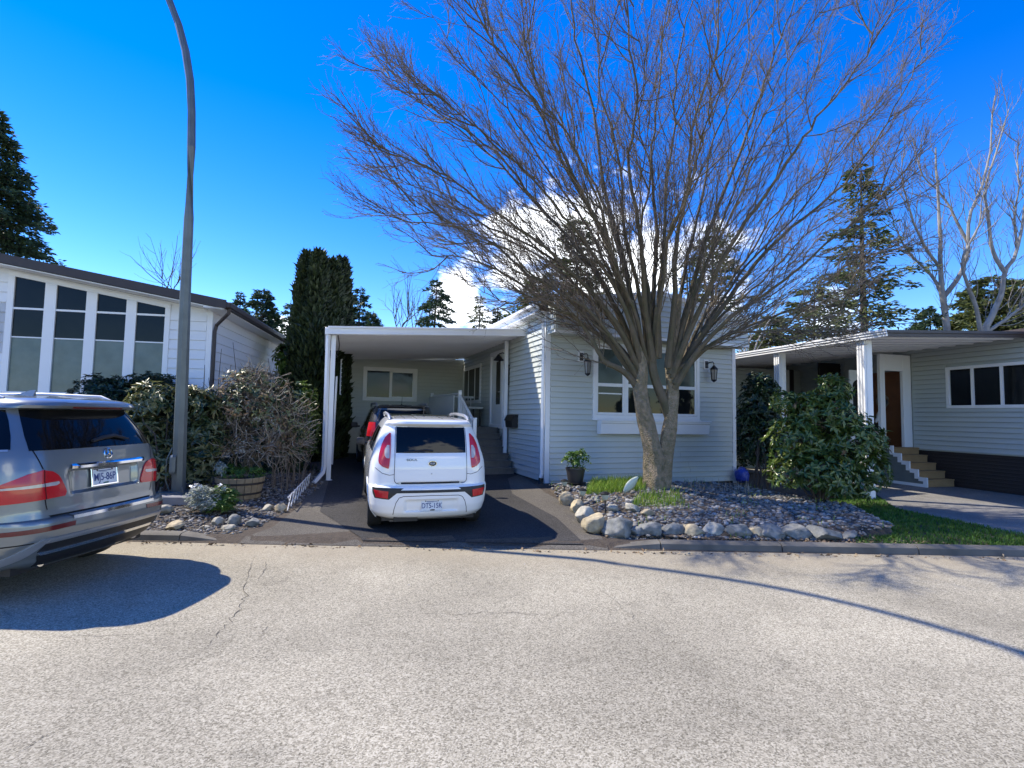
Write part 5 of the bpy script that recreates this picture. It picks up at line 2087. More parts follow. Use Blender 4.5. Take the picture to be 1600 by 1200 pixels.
for sg in (1, -1):
    b = MB()
    P = [(sg * .60, .42, 1.585), (sg * .605, .52, 1.625), (sg * .61, .75, 1.652), (sg * .61, 1.4, 1.655), (sg * .60, 1.85, 1.63), (sg * .59, 2.0, 1.585)]
    b.tube(P, [.018, .026, .024, .022, .022, .015], 8)
    b.build('roof_rail', M['satin'], hatch, world=False, smooth=True)
    b = MB()   # side windows
    SH.patch(b, [(1.12, sg * 2.05, sg * 2.94), (1.3, sg * 2.08, sg * 2.9), (1.46, sg * 2.12, sg * 2.82)], .003, nc=24, nr=6)
    sw = b.build('side_window', M['car_glass'], hatch, world=False, smooth=True)
    b = MB()
    for q in (2.36, 2.64):
        SH.ribbon(b, [(sg * q, 1.10), (sg * (q - .01), 1.48)], .06, off=.006, usex=False)
        SH.ribbon(b, [(sg * q, .30), (sg * q, 1.10)], .008, off=.002, usex=False)
    b.build('door_pillar', M['car_black'], hatch, world=False)
    b = MB()
    b.box((sg * .98, 2.82, 1.07), (.17, .10, .135), taper=.85)
    b.box((sg * .88, 2.84, 1.03), (.10, .05, .05))
    b.build('wing_mirror', M['car_black'], hatch, world=False, fixn=True, bevel=.03, smooth=True)
    b = MB()
    SH.patch(b, [(.70, sg * 3.2, sg * 3.9), (.90, sg * 3.25, sg * 3.85)], .01, nc=8, nr=4)
    b.build('headlight', M['clear_lens'], hatch, world=False, smooth=True)
    for y_ in (.78, 3.33):
        wheel(hatch, sg * .765, y_, .325, .215, M['rim'])
for ya in (.78, 3.33):
    arch_trim(hatch, SH, ya, .36, M['car_white'])
b = MB()
SH.patch(b, [(1.10, -4.98, -4.05), (1.3, -4.98, -4.1), (1.52, -4.98, -4.2)], .003, nc=12, nr=6)
SH.patch(b, [(1.10, 4.98, 4.05), (1.3, 4.98, 4.1), (1.52, 4.98, 4.2)], .003, nc=12, nr=6)
b.build('windscreen', M['car_glass'], hatch, world=False, smooth=True)
b = MB()
b.box((0, 2.05, .27), (1.36, 3.7, .16))
b.box((-.35, .18, .24), (.34, .16, .09))
b.build('underbody', M['car_black'], hatch, world=False, fixn=True)
b = MB()
b.box((-.50, .34, .205), (.16, .22, .09))
b.build('exhaust_box', M['satin'], hatch, world=False, fixn=True, bevel=.02)
b = MB()
P = []
for x in (.02, -.1, -.26, -.40):
    a = SH.a_of_x(x, 1.17)
    P.append(SH.S(a, 1.150 + .03 * math.exp(-((x + .1) / .15) ** 2), .022))
b.tube(P, [.014, .012, .010, .006], 6)
b.build('rear_wiper', M['car_black'], hatch, world=False, smooth=True)
b = MB()
b.obox((-.52, 1.38, 1.609), (1.04, 0, 0), (0, .5, 0), (0, 0, .012))
b.build('sunroof', M['car_glass'], hatch, world=False, fixn=True)
b = MB()
for x in (-.38, -.2, .2, .38):
    b.tube([(x, .42, 1.610), (x, .8, 1.6205), (x, 1.33, 1.6205)], .004, 4)
b.build('roof_groove', M['gap'], hatch, world=False)

# ------------------------------------------------------------------ dark crossover parked ahead of it
KX, KY = 1.86, 12.35
suv2 = thing('parked_car', 'dark crossover with silver roof rails parked deep in the carport ahead of the white hatchback', 'car', (KX, KY, zg(KX, KY) + .01), 0)
SK = Shell([(.26, .74, .14, 4.1), (.32, .83, .05, 4.2), (.45, .87, 0, 4.25), (.66, .89, .0, 4.25), (.70, .89, .07, 4.24), (.9, .89, .08, 4.15), (1.05, .875, .10, 3.7), (1.1, .86, .11, 3.1),
            (1.3, .80, .17, 2.75), (1.5, .74, .28, 2.4), (1.62, .70, .30, 2.2), (1.66, .67, .26, 2.1), (1.69, .62, .30, 2.0), (1.71, .5, .5, 1.8)], (.28, .26), (.45, .4), .06)
zz = sorted(set(np.round(np.concatenate([np.linspace(.26, 1.62, 46), np.array([1.64, 1.66, 1.675, 1.69, 1.70, 1.71])]), 4)))
SK.body([(.85, .38), (3.45, .38)], zz, (10, 8, 36, 6, 5)).build('body', M['car_dark'], suv2, world=False, smooth=True)
b = MB()
SK.patch(b, [(1.12, -.60, .60), (1.35, -.58, .58), (1.58, -.55, .55)], .004, nc=16, nr=6, usex=True)
b.build('rear_window', M['car_glass'], suv2, world=False, smooth=True)
b = MB()
SK.patch(b, [(.84, -.36, .36), (.98, -.36, .36)], .006, nc=8, usex=True)
b.build('number_plate', M['plate'], suv2, world=False)
for sg in (1, -1):
    b = MB()
    SK.patch(b, [(.95, sg * .70, sg * .86), (1.1, sg * .68, sg * .84), (1.28, sg * .67, sg * .80)], .012, nc=6, nr=8, usex=True)
    b.build('tail_light', M['red_lens'], suv2, world=False, smooth=True)
    b = MB()
    SK.patch(b, [(1.12, sg * 2.04, sg * 2.93), (1.35, sg * 2.08, sg * 2.9), (1.56, sg * 2.12, sg * 2.84)], .004, nc=20, nr=6)
    b.build('side_window', M['car_glass'], suv2, world=False, smooth=True)
    b = MB()
    for q in ((2.03, 1.10), (2.13, 1.585), (2.84, 1.585), (2.94, 1.11)):
        pass
    SK.ribbon(b, [(sg * 2.03, 1.11), (sg * 2.12, 1.58), (sg * 2.5, 1.59), (sg * 2.84, 1.575)], .03, off=.008, usex=False)
    b.build('window_trim', M['chrome'], suv2, world=False)
    b = MB()
    b.tube([(sg * .62, .55, 1.68), (sg * .63, .7, 1.74), (sg * .64, 1.7, 1.755), (sg * .62, 2.1, 1.73), (sg * .60, 2.25, 1.66)], .028, 8)
    b.build('roof_rail', M['satin'], suv2, world=False, smooth=True)
    b = MB()
    b.box((sg * 1.0, 2.95, 1.16), (.20, .11, .15), taper=.85)
    b.box((sg * .89, 2.97, 1.12), (.10, .05, .05))
    b.build('wing_mirror', M['car_black'], suv2, world=False, fixn=True, bevel=.03, smooth=True)
    for y_ in (.85, 3.45):
        wheel(suv2, sg * .77, y_, .345, .22, M['rim'])
b = MB()
b.tube([(.0, .75, 1.71), (.0, .68, 1.92)], [.006, .004], 6)
b.lathe([(.03, 1.70), (.02, 1.73)], 10, (.0, .75, 0))
b.build('antenna', M['car_black'], suv2, world=False)
b = MB()
b.box((0, 2.1, .30), (1.4, 3.9, .16))
b.build('underbody', M['car_black'], suv2, world=False, fixn=True)

# ------------------------------------------------------------------ silver SUV on the street
def suv_dent(x, z):
    d = 0.0
    d += .045 * sstep(x, -.42 - .0 + (z - .88) * -.25, -.34) * (1 - sstep(x, .36, .44)) * sstep(z, .865, .885) * (1 - sstep(z, 1.075, 1.095))   # plate niche
    d += .02 * (1 - sstep(abs(x), .72, .86)) * sstep(z, .345, .36) * (1 - sstep(z, .50, .52))
    return d


TM = radians(2.0)
up_, vp_ = -4.02, 5.30
mx, my = uv2xy(up_, vp_)
Lx, Ly = uv2xy(sin(TM), cos(TM))                 # vehicle's right-hand side
rzM = atan2(Ly, Lx)
suv = thing('parked_car', 'silver-blue sport utility vehicle with red tail lights at the left edge of the street', 'car', (mx, my, 0.0), rzM)
suv.scale = (1.0, 1.0, 1.05)
SM = Shell([(.25, .80, .26, 4.5), (.31, .86, .15, 4.6), (.37, .885, .085, 4.7), (.42, .905, .05, 4.74), (.50, .925, .012, 4.78), (.60, .936, 0, 4.8), (.675, .938, .008, 4.8), (.69, .938, .02, 4.8),
            (.70, .938, .085, 4.8), (.76, .938, .098, 4.79), (.90, .940, .105, 4.76), (1.0, .938, .112, 4.7), (1.10, .930, .125, 4.55), (1.18, .918, .145, 4.2), (1.22, .908, .155, 3.55),
            (1.28, .888, .175, 3.42), (1.36, .855, .215, 3.25), (1.45, .815, .265, 3.05), (1.55, .762, .325, 2.8), (1.62, .725, .365, 2.6), (1.635, .715, .25, 2.56), (1.66, .70, .225, 2.5), (1.69, .672, .235, 2.4),
            (1.715, .63, .28, 2.3), (1.735, .56, .40, 2.15), (1.75, .44, .65, 1.95)], (.30, .30), (.50, .45), .065, suv_dent)
zz = sorted(set(np.round(np.concatenate([np.linspace(.25, .69, 26), np.linspace(.69, .71, 5), np.linspace(.71, 1.62, 42), np.array([1.628, 1.635, 1.645, 1.66, 1.675, 1.69, 1.70, 1.715, 1.725, 1.735, 1.743, 1.75])]), 4)))
SM.body([(.98, .42), (3.9, .42)], zz, (28, 14, 48, 8, 6)).build('body', M['car_silver'], suv, world=False, smooth=True)
b = MB()
SM.patch(b, [(1.27, -.72, .72), (1.40, -.695, .695), (1.50, -.66, .66), (1.62, -.615, .615)], .005, nc=28, nr=8, usex=True)
b.build('rear_window', M['car_glass'], suv, world=False, smooth=True)
for sg in (1, -1):
    # wrap-round lamp
    b = MB()
    aw = lambda x, z: SM.a_of_x(x, z)
    li = [(.865, .835, aw(.47, .86), 1.84), (.90, .875, aw(.455, .9), 1.87), (.95, .925, aw(.475, .95), 1.85), (1.0, .965, aw(.50, 1.0), 1.78), (1.045, 1.0, aw(.525, 1.05), 1.64), (1.085, 1.04, aw(.575, 1.08), 1.46), (1.105, 1.08, aw(.66, 1.1), 1.28)]
    SM.patch(b, [(z0, z1, sg * a0, sg * a1) for z0, z1, a0, a1 in li], .012, nc=22, nr=14, skirt=.02)
    tl = b.build('tail_light', M['red_lens'], suv, world=False, smooth=True)
    b = MB()
    SM.patch(b, [(.965, .955, sg * aw(.555, .97), sg * 1.76), (.98, .955, sg * aw(.52, .98), sg * 1.78), (.998, .97, sg * aw(.535, 1.0), sg * 1.70)], .0145, nc=18, nr=4, skirt=.004)
    b.build('clear_lens', M['clear_lens'], tl, world=False, smooth=True)
    b = MB()
    SM.ribbon(b, [(sg * .70, 1.285), (sg * .685, 1.22), (sg * .655, 1.11)], .010)
    SM.ribbon(b, [(sg * .645, .855), (sg * .635, .80), (sg * .625, .765)], .010)
    SM.ribbon(b, [(sg * .645, .855), (sg * .66, 1.0), (sg * .655, 1.105)], .006, off=.0165)
    b.build('panel_gap', M['gap'], suv, world=False)
    b = MB()   # bumper reflector
    SM.patch(b, [(.605, .590, sg * aw(.45, .6), sg * 1.80), (.645, .625, sg * aw(.44, .64), sg * 1.86)], .006, nc=14, nr=3, skirt=.008)
    b.build('reflector', M['dark_red'], suv, world=False, smooth=True)
    b = MB()   # rear quarter and side glass
    SM.patch(b, [(1.285, sg * 1.52, sg * 2.90), (1.40, sg * 1.52, sg * 2.88), (1.52, sg * 1.55, sg * 2.84), (1.615, sg * 1.6, sg * 2.78)], .004, nc=34, nr=7)
    b.build('side_window', M['car_glass'], suv, world=False, smooth=True)
    b = MB()
    for q in (2.12, 2.46, 2.66):
        SM.ribbon(b, [(sg * q, 1.28), (sg * (q + .01), 1.62)], .07, off=.008, usex=False)
    SM.ribbon(b, [(sg * 1.55, 1.275), (sg * 2.5, 1.272), (sg * 2.92, 1.272)], .018, off=.008, usex=False)
    b.build('window_trim', M['satin'], suv, world=False)
    b = MB()
    P = [(sg * .62, .62, 1.715), (sg * .635, .78, 1.765), (sg * .645, 1.5, 1.785), (sg * .64, 2.2, 1.77), (sg * .62, 2.4, 1.71)]
    b.tube(P, [.014, .020, .020, .020, .014], 8)
    b.build('roof_rail', M['satin'], suv, world=False, smooth=True)
    b = MB()
    b.box((sg * 1.04, 3.25, 1.22), (.22, .13, .17), taper=.85)
    b.box((sg * .93, 3.27, 1.17), (.10, .06, .05))
    b.build('wing_mirror', M['car_silver'], suv, world=False, fixn=True, bevel=.035, smooth=True)
    b = MB()
    SM.patch(b, [(.78, sg * 3.2, sg * 3.95), (.98, sg * 3.25, sg * 3.9)], .01, nc=8, nr=4)
    b.build('headlight', M['clear_lens'], suv, world=False, smooth=True)
    for y_ in (.98, 3.9):
        wheel(suv, sg * .80, y_, .375, .26, M['rim'])
    # parking sensors
    b = MB()
    for x in (.30, .68):
        a = aw(sg * x, .54)
        p, n = SM.pt(a, .54), SM.nrm(a, .54)
        b.tube([p - n * .004, p + n * .003], .014, 12)
    b.build('parking_sensor', M['car_silver'], suv, world=False)
for ya in (.98, 3.9):
    arch_trim(suv, SM, ya, .42, M['car_silver'])
b = MB()      # tailgate shut line above the bumper and loading-sill strip
SM.patch(b, [(.700, -.60, .60), (.715, -.62, .62)], .002, nc=20, skirt=.003, usex=True)
b.build('tailgate_gap', M['gap'], suv, world=False)
b = MB()
G = []
for x in np.linspace(-.46, .56, 24):
    a = SM.a_of_x(x, .675)
    y = SM.pt(a, .675)[1]
    G.append([(x, y - .006, .664), (x, y - .004, .693), (x, y + .055, .7035), (x, y + .058, .699)])
b.grid(G)
b.build('sill_strip', M['chrome'], suv, world=False, smooth=True)
b = MB()      # bumper top shelf is body; diffuser below
SM.patch(b, [(.395, -.66, .66), (.425, -.70, .70)], .010, nc=26, nr=3, skirt=.016, usex=True)
b.build('diffuser_strip', M['chrome'], suv, world=False, smooth=True)
b = MB()
SM.patch(b, [(.425, -.70, .70), (.50, -.66, .66)], .004, nc=26, nr=3, skirt=.008, usex=True)
b.build('diffuser_insert', M['car_black'], suv, world=False, smooth=True)
b = MB()
SM.patch(b, [(.50, -.68, .68), (.535, -.66, .66)], .014, nc=26, nr=3, skirt=.02, usex=True)
for sg in (1, -1):
    SM.patch(b, [(.33, sg * SM.a_of_x(.83, .33), sg * SM.a_of_x(.88, .33) * 1.03), (.40, sg * SM.a_of_x(.76, .4), sg * SM.a_of_x(.86, .4)), (.47, sg * SM.a_of_x(.70, .47), sg * SM.a_of_x(.80, .47)), (.535, sg * SM.a_of_x(.66, .535), sg * SM.a_of_x(.72, .535))], .014, nc=5, nr=8, skirt=.02)
b.build('diffuser_frame', M['satin'], suv, world=False, smooth=True)
b = MB()
SM.ribbon(b, [(-1.30, .515), (-1.9, .50), (-2.05, .50)], .010, usex=False)
SM.ribbon(b, [(1.30, .515), (1.9, .50), (2.05, .50)], .010, usex=False)
b.build('bumper_seam', M['gap'], suv, world=False)
b = MB()
SM.patch(b, [(.285, -.62, .62), (.392, -.68, .68)], .006, nc=20, nr=3, skirt=.01, usex=True)
b.build('lower_valance', M['car_black'], suv, world=False, smooth=True)
for sg in (1, -1):
    b = MB()
    b.tube([(sg * .55, .34, .30), (sg * .55, .22, .305)], .04, 14)
    b.build('exhaust_pipe', M['chrome'], suv, world=False, smooth=True)
# handle strip, star, plate
b = MB()
G = []
for t in np.linspace(0, 1, 24):
    x = lerp(-.40, .52, t)
    a = SM.a_of_x(x, 1.10)
    y = SM.pt(a, 1.105)[1] - .0
    e = .5 if t in (0, 1) else 1
    G.append([(x, y - .004, 1.088), (x, y - .030 * e, 1.094), (x, y - .032 * e, 1.118), (x, y - .002, 1.135)])
b.grid(G)
b.build('handle_strip', M['chrome'], suv, world=False, smooth=True)
b = MB()
b.lathe([(.052, -.002), (.054, .006), (.044, .009), (.042, .004)], 32, (0, 0, 0), close=False)
yE = SM.pt(0, 1.20)[1]
st_ = b.build('star_emblem', M['chrome'], suv, world=False, smooth=True)
st_.data.transform(rear_mat(.03, yE - .001, 1.205, .2))
b = MB()
for k in range(3):
    th = pi / 2 + k * 2 * pi / 3
    c, s_ = cos(th), sin(th)
    q = [(.046 * c, .046 * s_, .005), (.010 * cos(th + pi / 3), .010 * sin(th + pi / 3), .005), (0, 0, .013), (.010 * cos(th - pi / 3), .010 * sin(th - pi / 3), .005)]
    b.add(q, [(0, 1, 2), (0, 2, 3)])
s2 = b.build('star_spokes', M['chrome'], st_, world=False)
s2.data.transform(rear_mat(.03, yE - .001, 1.205, .2))
number_plate(suv, (.0, SM.pt(0, .98)[1] - .014, .985), .305, .155, 'MJ5-86P', radians(7), M['chrome'])
b = MB()
P = []
for x in (-.14, .0, .15, .33):
    a = SM.a_of_x(x, 1.33)
    P.append(SM.S(a, 1.315 + .05 * math.exp(-((x - .1) / .16) ** 2), .028))
b.tube(P, [.016, .022, .02, .008], 6)
b.build('rear_wiper', M['car_black'], suv, world=False, smooth=True)
b = MB()
SM.patch(b, [(1.640, -.30, .30), (1.652, -.30, .30)], .004, nc=16, usex=True)
b.build('brake_light', M['dark_red'], suv, world=False)
b = MB()
b.add([(-.02, .95, 1.742), (.02, .95, 1.742), (.028, 1.16, 1.75), (-.028, 1.16, 1.75), (0, .94, 1.815), (0, 1.0, 1.81), (0, 1.16, 1.755)],
      [(0, 1, 4), (1, 2, 5, 4), (2, 6, 5), (3, 0, 4, 5), (3, 5, 6), (2, 3, 6)])
b.build('roof_fin', M['car_silver'], suv, world=False, fixn=True, smooth=True)
b = MB()
b.box((0, 2.4, .33), (1.5, 4.2, .20))
b.build('underbody', M['car_black'], suv, world=False, fixn=True)
b = MB()
SM.patch(b, [(1.24, -4.98, -4.05), (1.4, -4.98, -4.1), (1.64, -4.98, -4.2)], .003, nc=12, nr=6)
SM.patch(b, [(1.24, 4.98, 4.05), (1.4, 4.98, 4.1), (1.64, 4.98, 4.2)], .003, nc=12, nr=6)
b.build('windscreen', M['car_glass'], suv, world=False, smooth=True)
# ================================================================== street lamp
pb = ground_at(278, 780)
pu, pv = xy2uv(pb[0], pb[1])
lamp = thing('street_lamp', 'tall grey tapered steel street lamp post with a curved arm on a concrete footing', 'street lamp', tuple(pb))
b = MB()
b.box((pb[0], pb[1], pb[2] + .03), (.95, .75, .16), rot=((CY, SY, 0), (-SY, CY, 0), (0, 0, 1)))
b.build('concrete_footing', M['concrete'], lamp, fixn=True, bevel=.02)
b = MB()
zf = pb[2] + .11
b.box((pb[0], pb[1], zf + .015), (.46, .46, .03), rot=((CY, SY, 0), (-SY, CY, 0), (0, 0, 1)))
b.build('base_plate', M['galv'], lamp, fixn=True, bevel=.004)
for sx in (-1, 1):
    for sy in (-1, 1):
        q = np.array(uv2xy(pu + sx * .18, pv + sy * .18))
        b = MB()
        b.lathe([(.03, zf + .03), (.03, zf + .06), (.014, zf + .062), (.014, zf + .11), (.008, zf + .115)], 6, (q[0], q[1], 0))
        b.build('anchor_bolt', M['galv'], lamp, fixn=True)
UR = np.array([CY, -SY, 0])            # level direction across the view of the street
DP = float((pb - CAMPOS) @ FW)
pole = [at(x, y, D=DP) for x, y in ((278, 776), (282, 665), (286, 560), (290, 450), (295, 340), (299, 230))]
pole[0][2] = zf + .03
arm = [at(x, y, D=DP - d) for x, y, d in ((299.5, 175, -.10), (297, 125, -.20), (290, 80, -.30), (279, 38, -.40), (262, -6, -.45))]
dv = arm[-1] - arm[-2]
dv /= np.linalg.norm(dv)
for k in range(10):
    f = min(1, (k + 1) / 10 * 2.5)
    hdir = lerp(np.array([.8, -.6, .1]), np.array([.1, -.99, 0]), k / 9)
    dd = dv * (1 - f) + hdir * f
    dd /= np.linalg.norm(dd)
    arm.append(arm[-1] + dd * .34)
P = np.array(pole + arm)
R_ = np.interp(np.arange(len(P)), [0, len(pole) - 1, len(P) - 1], [.108, .064, .050])
b = MB()
b.tube(P, R_, 8)
b.build('pole', M['galv'], lamp, fixn=True)
b = MB()
q = np.array(uv2xy(pu - .02, pv - .15))
b.tube([(q[0], q[1], zf + .35), (q[0] + .0, q[1] - .012, zf + .36), (q[0] + .0, q[1] - .012, zf + .60), (q[0], q[1], zf + .61)], .05, 6)
b.build('hand_hole_cover', M['galv'], lamp)
b = MB()
q = np.array(uv2xy(pu - .19, pv - .05))
b.tube([(q[0] + .06, q[1], zf + .03), (q[0], q[1], zf + .2), (q[0] + .0, q[1], zf + .55), (q[0] + .07, q[1], zf + .75)], .012, 6)
b.build('earth_cable', M['galv'], lamp)
e = arm[-1]
b = MB()
ax = hdir
G = []
for t, w_, h_ in ((-.1, .05, .05), (0, .10, .07), (.2, .16, .09), (.55, .17, .08), (.72, .10, .05), (.76, .03, .02)):
    c = e + ax * t + Z * (.02 - .02 * t)
    G.append([c + UR * w_ * cos(a) + Z * h_ * sin(a) for a in np.linspace(0, 2 * pi, 12, endpoint=False)])
b.grid(np.array(G), wrap=True)
b.build('lamp_head', M['galv'], lamp, smooth=True, fixn=True)

# ================================================================== shrubs
def lobes_rosettes(lobes, n, lpr, L, W, m, name, parent, droop=.25, inner=.55, up_bias=.35, kind='stuff', spread=1.0):
    """leaf rosettes through ellipsoid lobes (cx,cy,cz,rx,ry,rz)"""
    vol = np.array([(l[3] * l[4] * l[5]) ** .67 for l in lobes])
    pick = rng.choice(len(lobes), n, p=vol / vol.sum())
    d = rng.normal(size=(n, 3))
    d /= np.linalg.norm(d, axis=1, keepdims=True)
    d[:, 2] = np.where(d[:, 2] < -.55, -d[:, 2], d[:, 2])
    r = (inner + (1.04 - inner) * rng.random(n) ** .45)[:, None]
    lb = np.array(lobes, float)[pick]
    wv = 1 + .16 * np.sin(5 * d[:, :1] + 3 * pick[:, None]) * np.sin(6 * d[:, 2:] + pick[:, None]) + .10 * np.sin(11 * d[:, 1:2])
    C = lb[:, :3] + d * r * lb[:, 3:6] * (wv + np.abs(rng.normal(0, .10, (n, 1))))
    ok = C[:, 2] > .12
    C, d = C[ok], d[ok]
    n = len(C)
    N = d + np.array([0, 0, up_bias])
    N /= np.linalg.norm(N, axis=1, keepdims=True)
    C = np.repeat(C, lpr, 0)
    N = np.repeat(N, lpr, 0)
    a = np.tile(np.arange(lpr) * 2 * pi / lpr, n) + np.repeat(rng.uniform(0, 6.3, n), lpr) + rng.normal(0, .25, n * lpr)
    t = np.cross(N, rng.normal(size=N.shape))
    t /= np.linalg.norm(t, axis=1, keepdims=True)
    s = np.cross(N, t)
    D = (t * np.cos(a)[:, None] + s * np.sin(a)[:, None]) * spread + N * rng.uniform(-droop, .65, (n * lpr, 1))
    V, F, r_ = leaves_fast(C, D, L * rng.uniform(.45, 1.3, n * lpr), W * rng.uniform(.6, 1.25, n * lpr), fold=.18, up=N * 2)
    return fast_mesh(name, V, F, m, parent, kind=kind, attr=r_)


def stems_to(base, lobes, n, r0, m, parent, name='stem', wob=.12, frac=.85):
    for i in range(n):
        l = lobes[i % len(lobes)]
        e = np.array(l[:3]) + rng.normal(0, .45, 3) * np.array(l[3:6]) * frac
        b0 = np.array(base) + np.array([rng.normal(0, .10), rng.normal(0, .10), 0])
        P = []
        for t in np.linspace(0, 1, 7):
            q = b0 * (1 - t) + e * t
            q[:2] += (e[:2] - b0[:2]) * (t ** 1.6 - t) * .5
            P.append(q + (rng.normal(0, wob * .35, 3) if 0 < t < 1 else 0))
        b = MB()
        b.tube(P, np.linspace(r0, r0 * .35, 7), 6)
        b.build(name, m, parent, smooth=True)


def bush_at(px, py, off=0):
    return ground_at(px, py, off)


def lobes_px(spec, D0):
    """(px, py, half-width px, half-height px, depth offset) -> ellipsoids at depth D0"""
    out = []
    for px, py, hw, hh, dd in spec:
        p = at(px, py, D=D0 + dd)
        k = (D0 + dd) / CAM_F
        out.append((p[0], p[1], p[2], hw * k, hw * k, hh * k))
    return out


# rhododendron by the right-hand drive
p = bush_at(1285, 792)
D0 = (p - CAMPOS) @ FW
lb = lobes_px([(1290, 655, 40, 36, .1), (1240, 690, 36, 34, .0), (1328, 690, 38, 34, -.1), (1275, 738, 44, 34, -.25), (1348, 738, 32, 40, .1), (1236, 742, 32, 26, .1), (1302, 612, 20, 22, .2), (1226, 632, 20, 18, .3), (1262, 640, 26, 24, .1), (1318, 760, 34, 26, -.2), (1360, 690, 20, 18, .1)], D0)
t = thing('rhododendron', 'large glossy green rhododendron bush beside the right-hand concrete drive', 'shrub', tuple(p))
lobes_rosettes(lb, 1250, 8, .14, .052, M['rhodo'], 'foliage', t)
lobes_rosettes(lb, 60, 5, .12, .04, M['dry_leaf'], 'withered_leaves', t)
stems_to(p, lb, 9, .028, M['brown_bark'], t)
# dark shrub between it and the house corner
p = bush_at(1190, 772)
D0 = (p - CAMPOS) @ FW + .5
lb = lobes_px([(1188, 640, 26, 48, 0), (1200, 690, 26, 40, 0), (1175, 665, 20, 30, .2), (1196, 612, 16, 24, .1), (1182, 700, 22, 40, .2)], D0)
t = thing('evergreen_shrub', 'tall dark narrow shrub with bare lower stems at the right corner of the grey house', 'shrub', tuple(p))
lobes_rosettes(lb, 900, 7, .12, .05, M['rhodo_dark'], 'foliage', t)
stems_to(p, lb, 8, .022, M['brown_bark'], t)
p = at(1170, 720, D=15.5)
t = thing('evergreen_shrub', 'low black-green hedge bush in the gap between the grey house and the dark shrub', 'shrub', (p[0], p[1], zg(p[0], p[1])))
lb = lobes_px([(1165, 700, 34, 52, 0), (1200, 690, 40, 60, .4)], 15.5)
lobes_rosettes(lb, 800, 6, .14, .06, M['rhodo_dark'], 'foliage', t, inner=.2)

# left bed: dark evergreen, rhododendron, withered shrub
pL = bush_at(190, 745)
D0 = 9.6
lb = lobes_px([(165, 620, 42, 30, .5), (235, 610, 44, 24, .9), (140, 680, 40, 55, .4), (215, 680, 50, 55, .8), (270, 650, 36, 50, 1.0)], D0)
p = at(190, 700, D=D0 + .7)
t = thing('evergreen_shrub', 'dark flat-branched evergreen shrub below the tall windows of the white house', 'shrub', (p[0], p[1], zg(p[0], p[1])))
lobes_rosettes(lb, 2100, 7, .11, .035, M['rhodo_dark'], 'foliage', t, inner=.25, up_bias=.8)
stems_to((p[0], p[1], zg(p[0], p[1])), lb, 6, .025, M['brown_bark'], t)
D0 = 9.0
lb = lobes_px([(245, 630, 34, 26, .2), (225, 690, 30, 40, .0), (250, 735, 36, 40, -.1), (310, 640, 28, 28, .4), (320, 690, 30, 34, .4), (215, 730, 22, 36, 0), (300, 730, 34, 40, .2)], D0)
p = ground_at(250, 780)
t = thing('rhododendron', 'leggy rhododendron with pale olive leaves behind the street lamp post', 'shrub', tuple(p))
lobes_rosettes(lb, 900, 7, .15, .048, M['rhodo_pale'], 'foliage', t, inner=.5)
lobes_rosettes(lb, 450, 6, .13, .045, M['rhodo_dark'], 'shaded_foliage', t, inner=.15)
stems_to(p, lb, 12, .02, M['brown_bark'], t)
# withered shrub: twisting bleached stems and curled leaves
D0 = 9.9
p = ground_at(385, 748)
lb = lobes_px([(390, 630, 50, 42, 0), (350, 650, 30, 34, .1), (435, 650, 42, 44, .2), (400, 600, 34, 22, .3), (455, 690, 26, 40, .4), (370, 690, 38, 30, -.1), (420, 690, 36, 26, 0)], D0)
t = thing('withered_shrub', 'large half-dead shrub with curling bleached stems and brown leaves beside the driveway', 'shrub', tuple(p))
stems_to(p, lb, 7, .045, M['bark'], t, name='trunk_stem', wob=.2)
k = 1150
pick = rng.choice(len(lb), k)
lbn = np.array(lb)[pick]
d = rng.normal(size=(k, 3))
d /= np.linalg.norm(d, axis=1, keepdims=True)
S0 = lbn[:, :3] + d * lbn[:, 3:6] * rng.uniform(.2, .95, (k, 1))
P = np.zeros((k, 7, 3))
P[:, 0] = S0
dr = d + rng.normal(0, .7, (k, 3)) + np.array([0, 0, .25])
dr /= np.linalg.norm(dr, axis=1, keepdims=True)
for i in range(1, 7):
    dr = dr + rng.normal(0, .26, (k, 3)) + np.array([0, 0, .06])
    dr /= np.linalg.norm(dr, axis=1, keepdims=True)
    P[:, i] = P[:, i - 1] + dr * rng.uniform(.05, .085, (k, 1))
Rr = rng.uniform(.0045, .010, (k, 1)) * np.linspace(1, .45, 7)[None]
V, F = tubes_fast(P, Rr, 4)
fast_mesh('twigs', V, F, M['dry_stem'], t, kind='stuff', attr=np.repeat(rng.random(k), 28))
lobes_rosettes(lb, 620, 5, .10, .035, M['dry_leaf'], 'withered_leaves', t, inner=.4, droop=.8)
lobes_rosettes(lb[:5], 430, 6, .10, .035, M['rhodo_pale'], 'foliage', t, inner=.55)
lobes_rosettes(lb, 260, 6, .10, .04, M['rhodo_dark'], 'shaded_foliage', t, inner=.1)
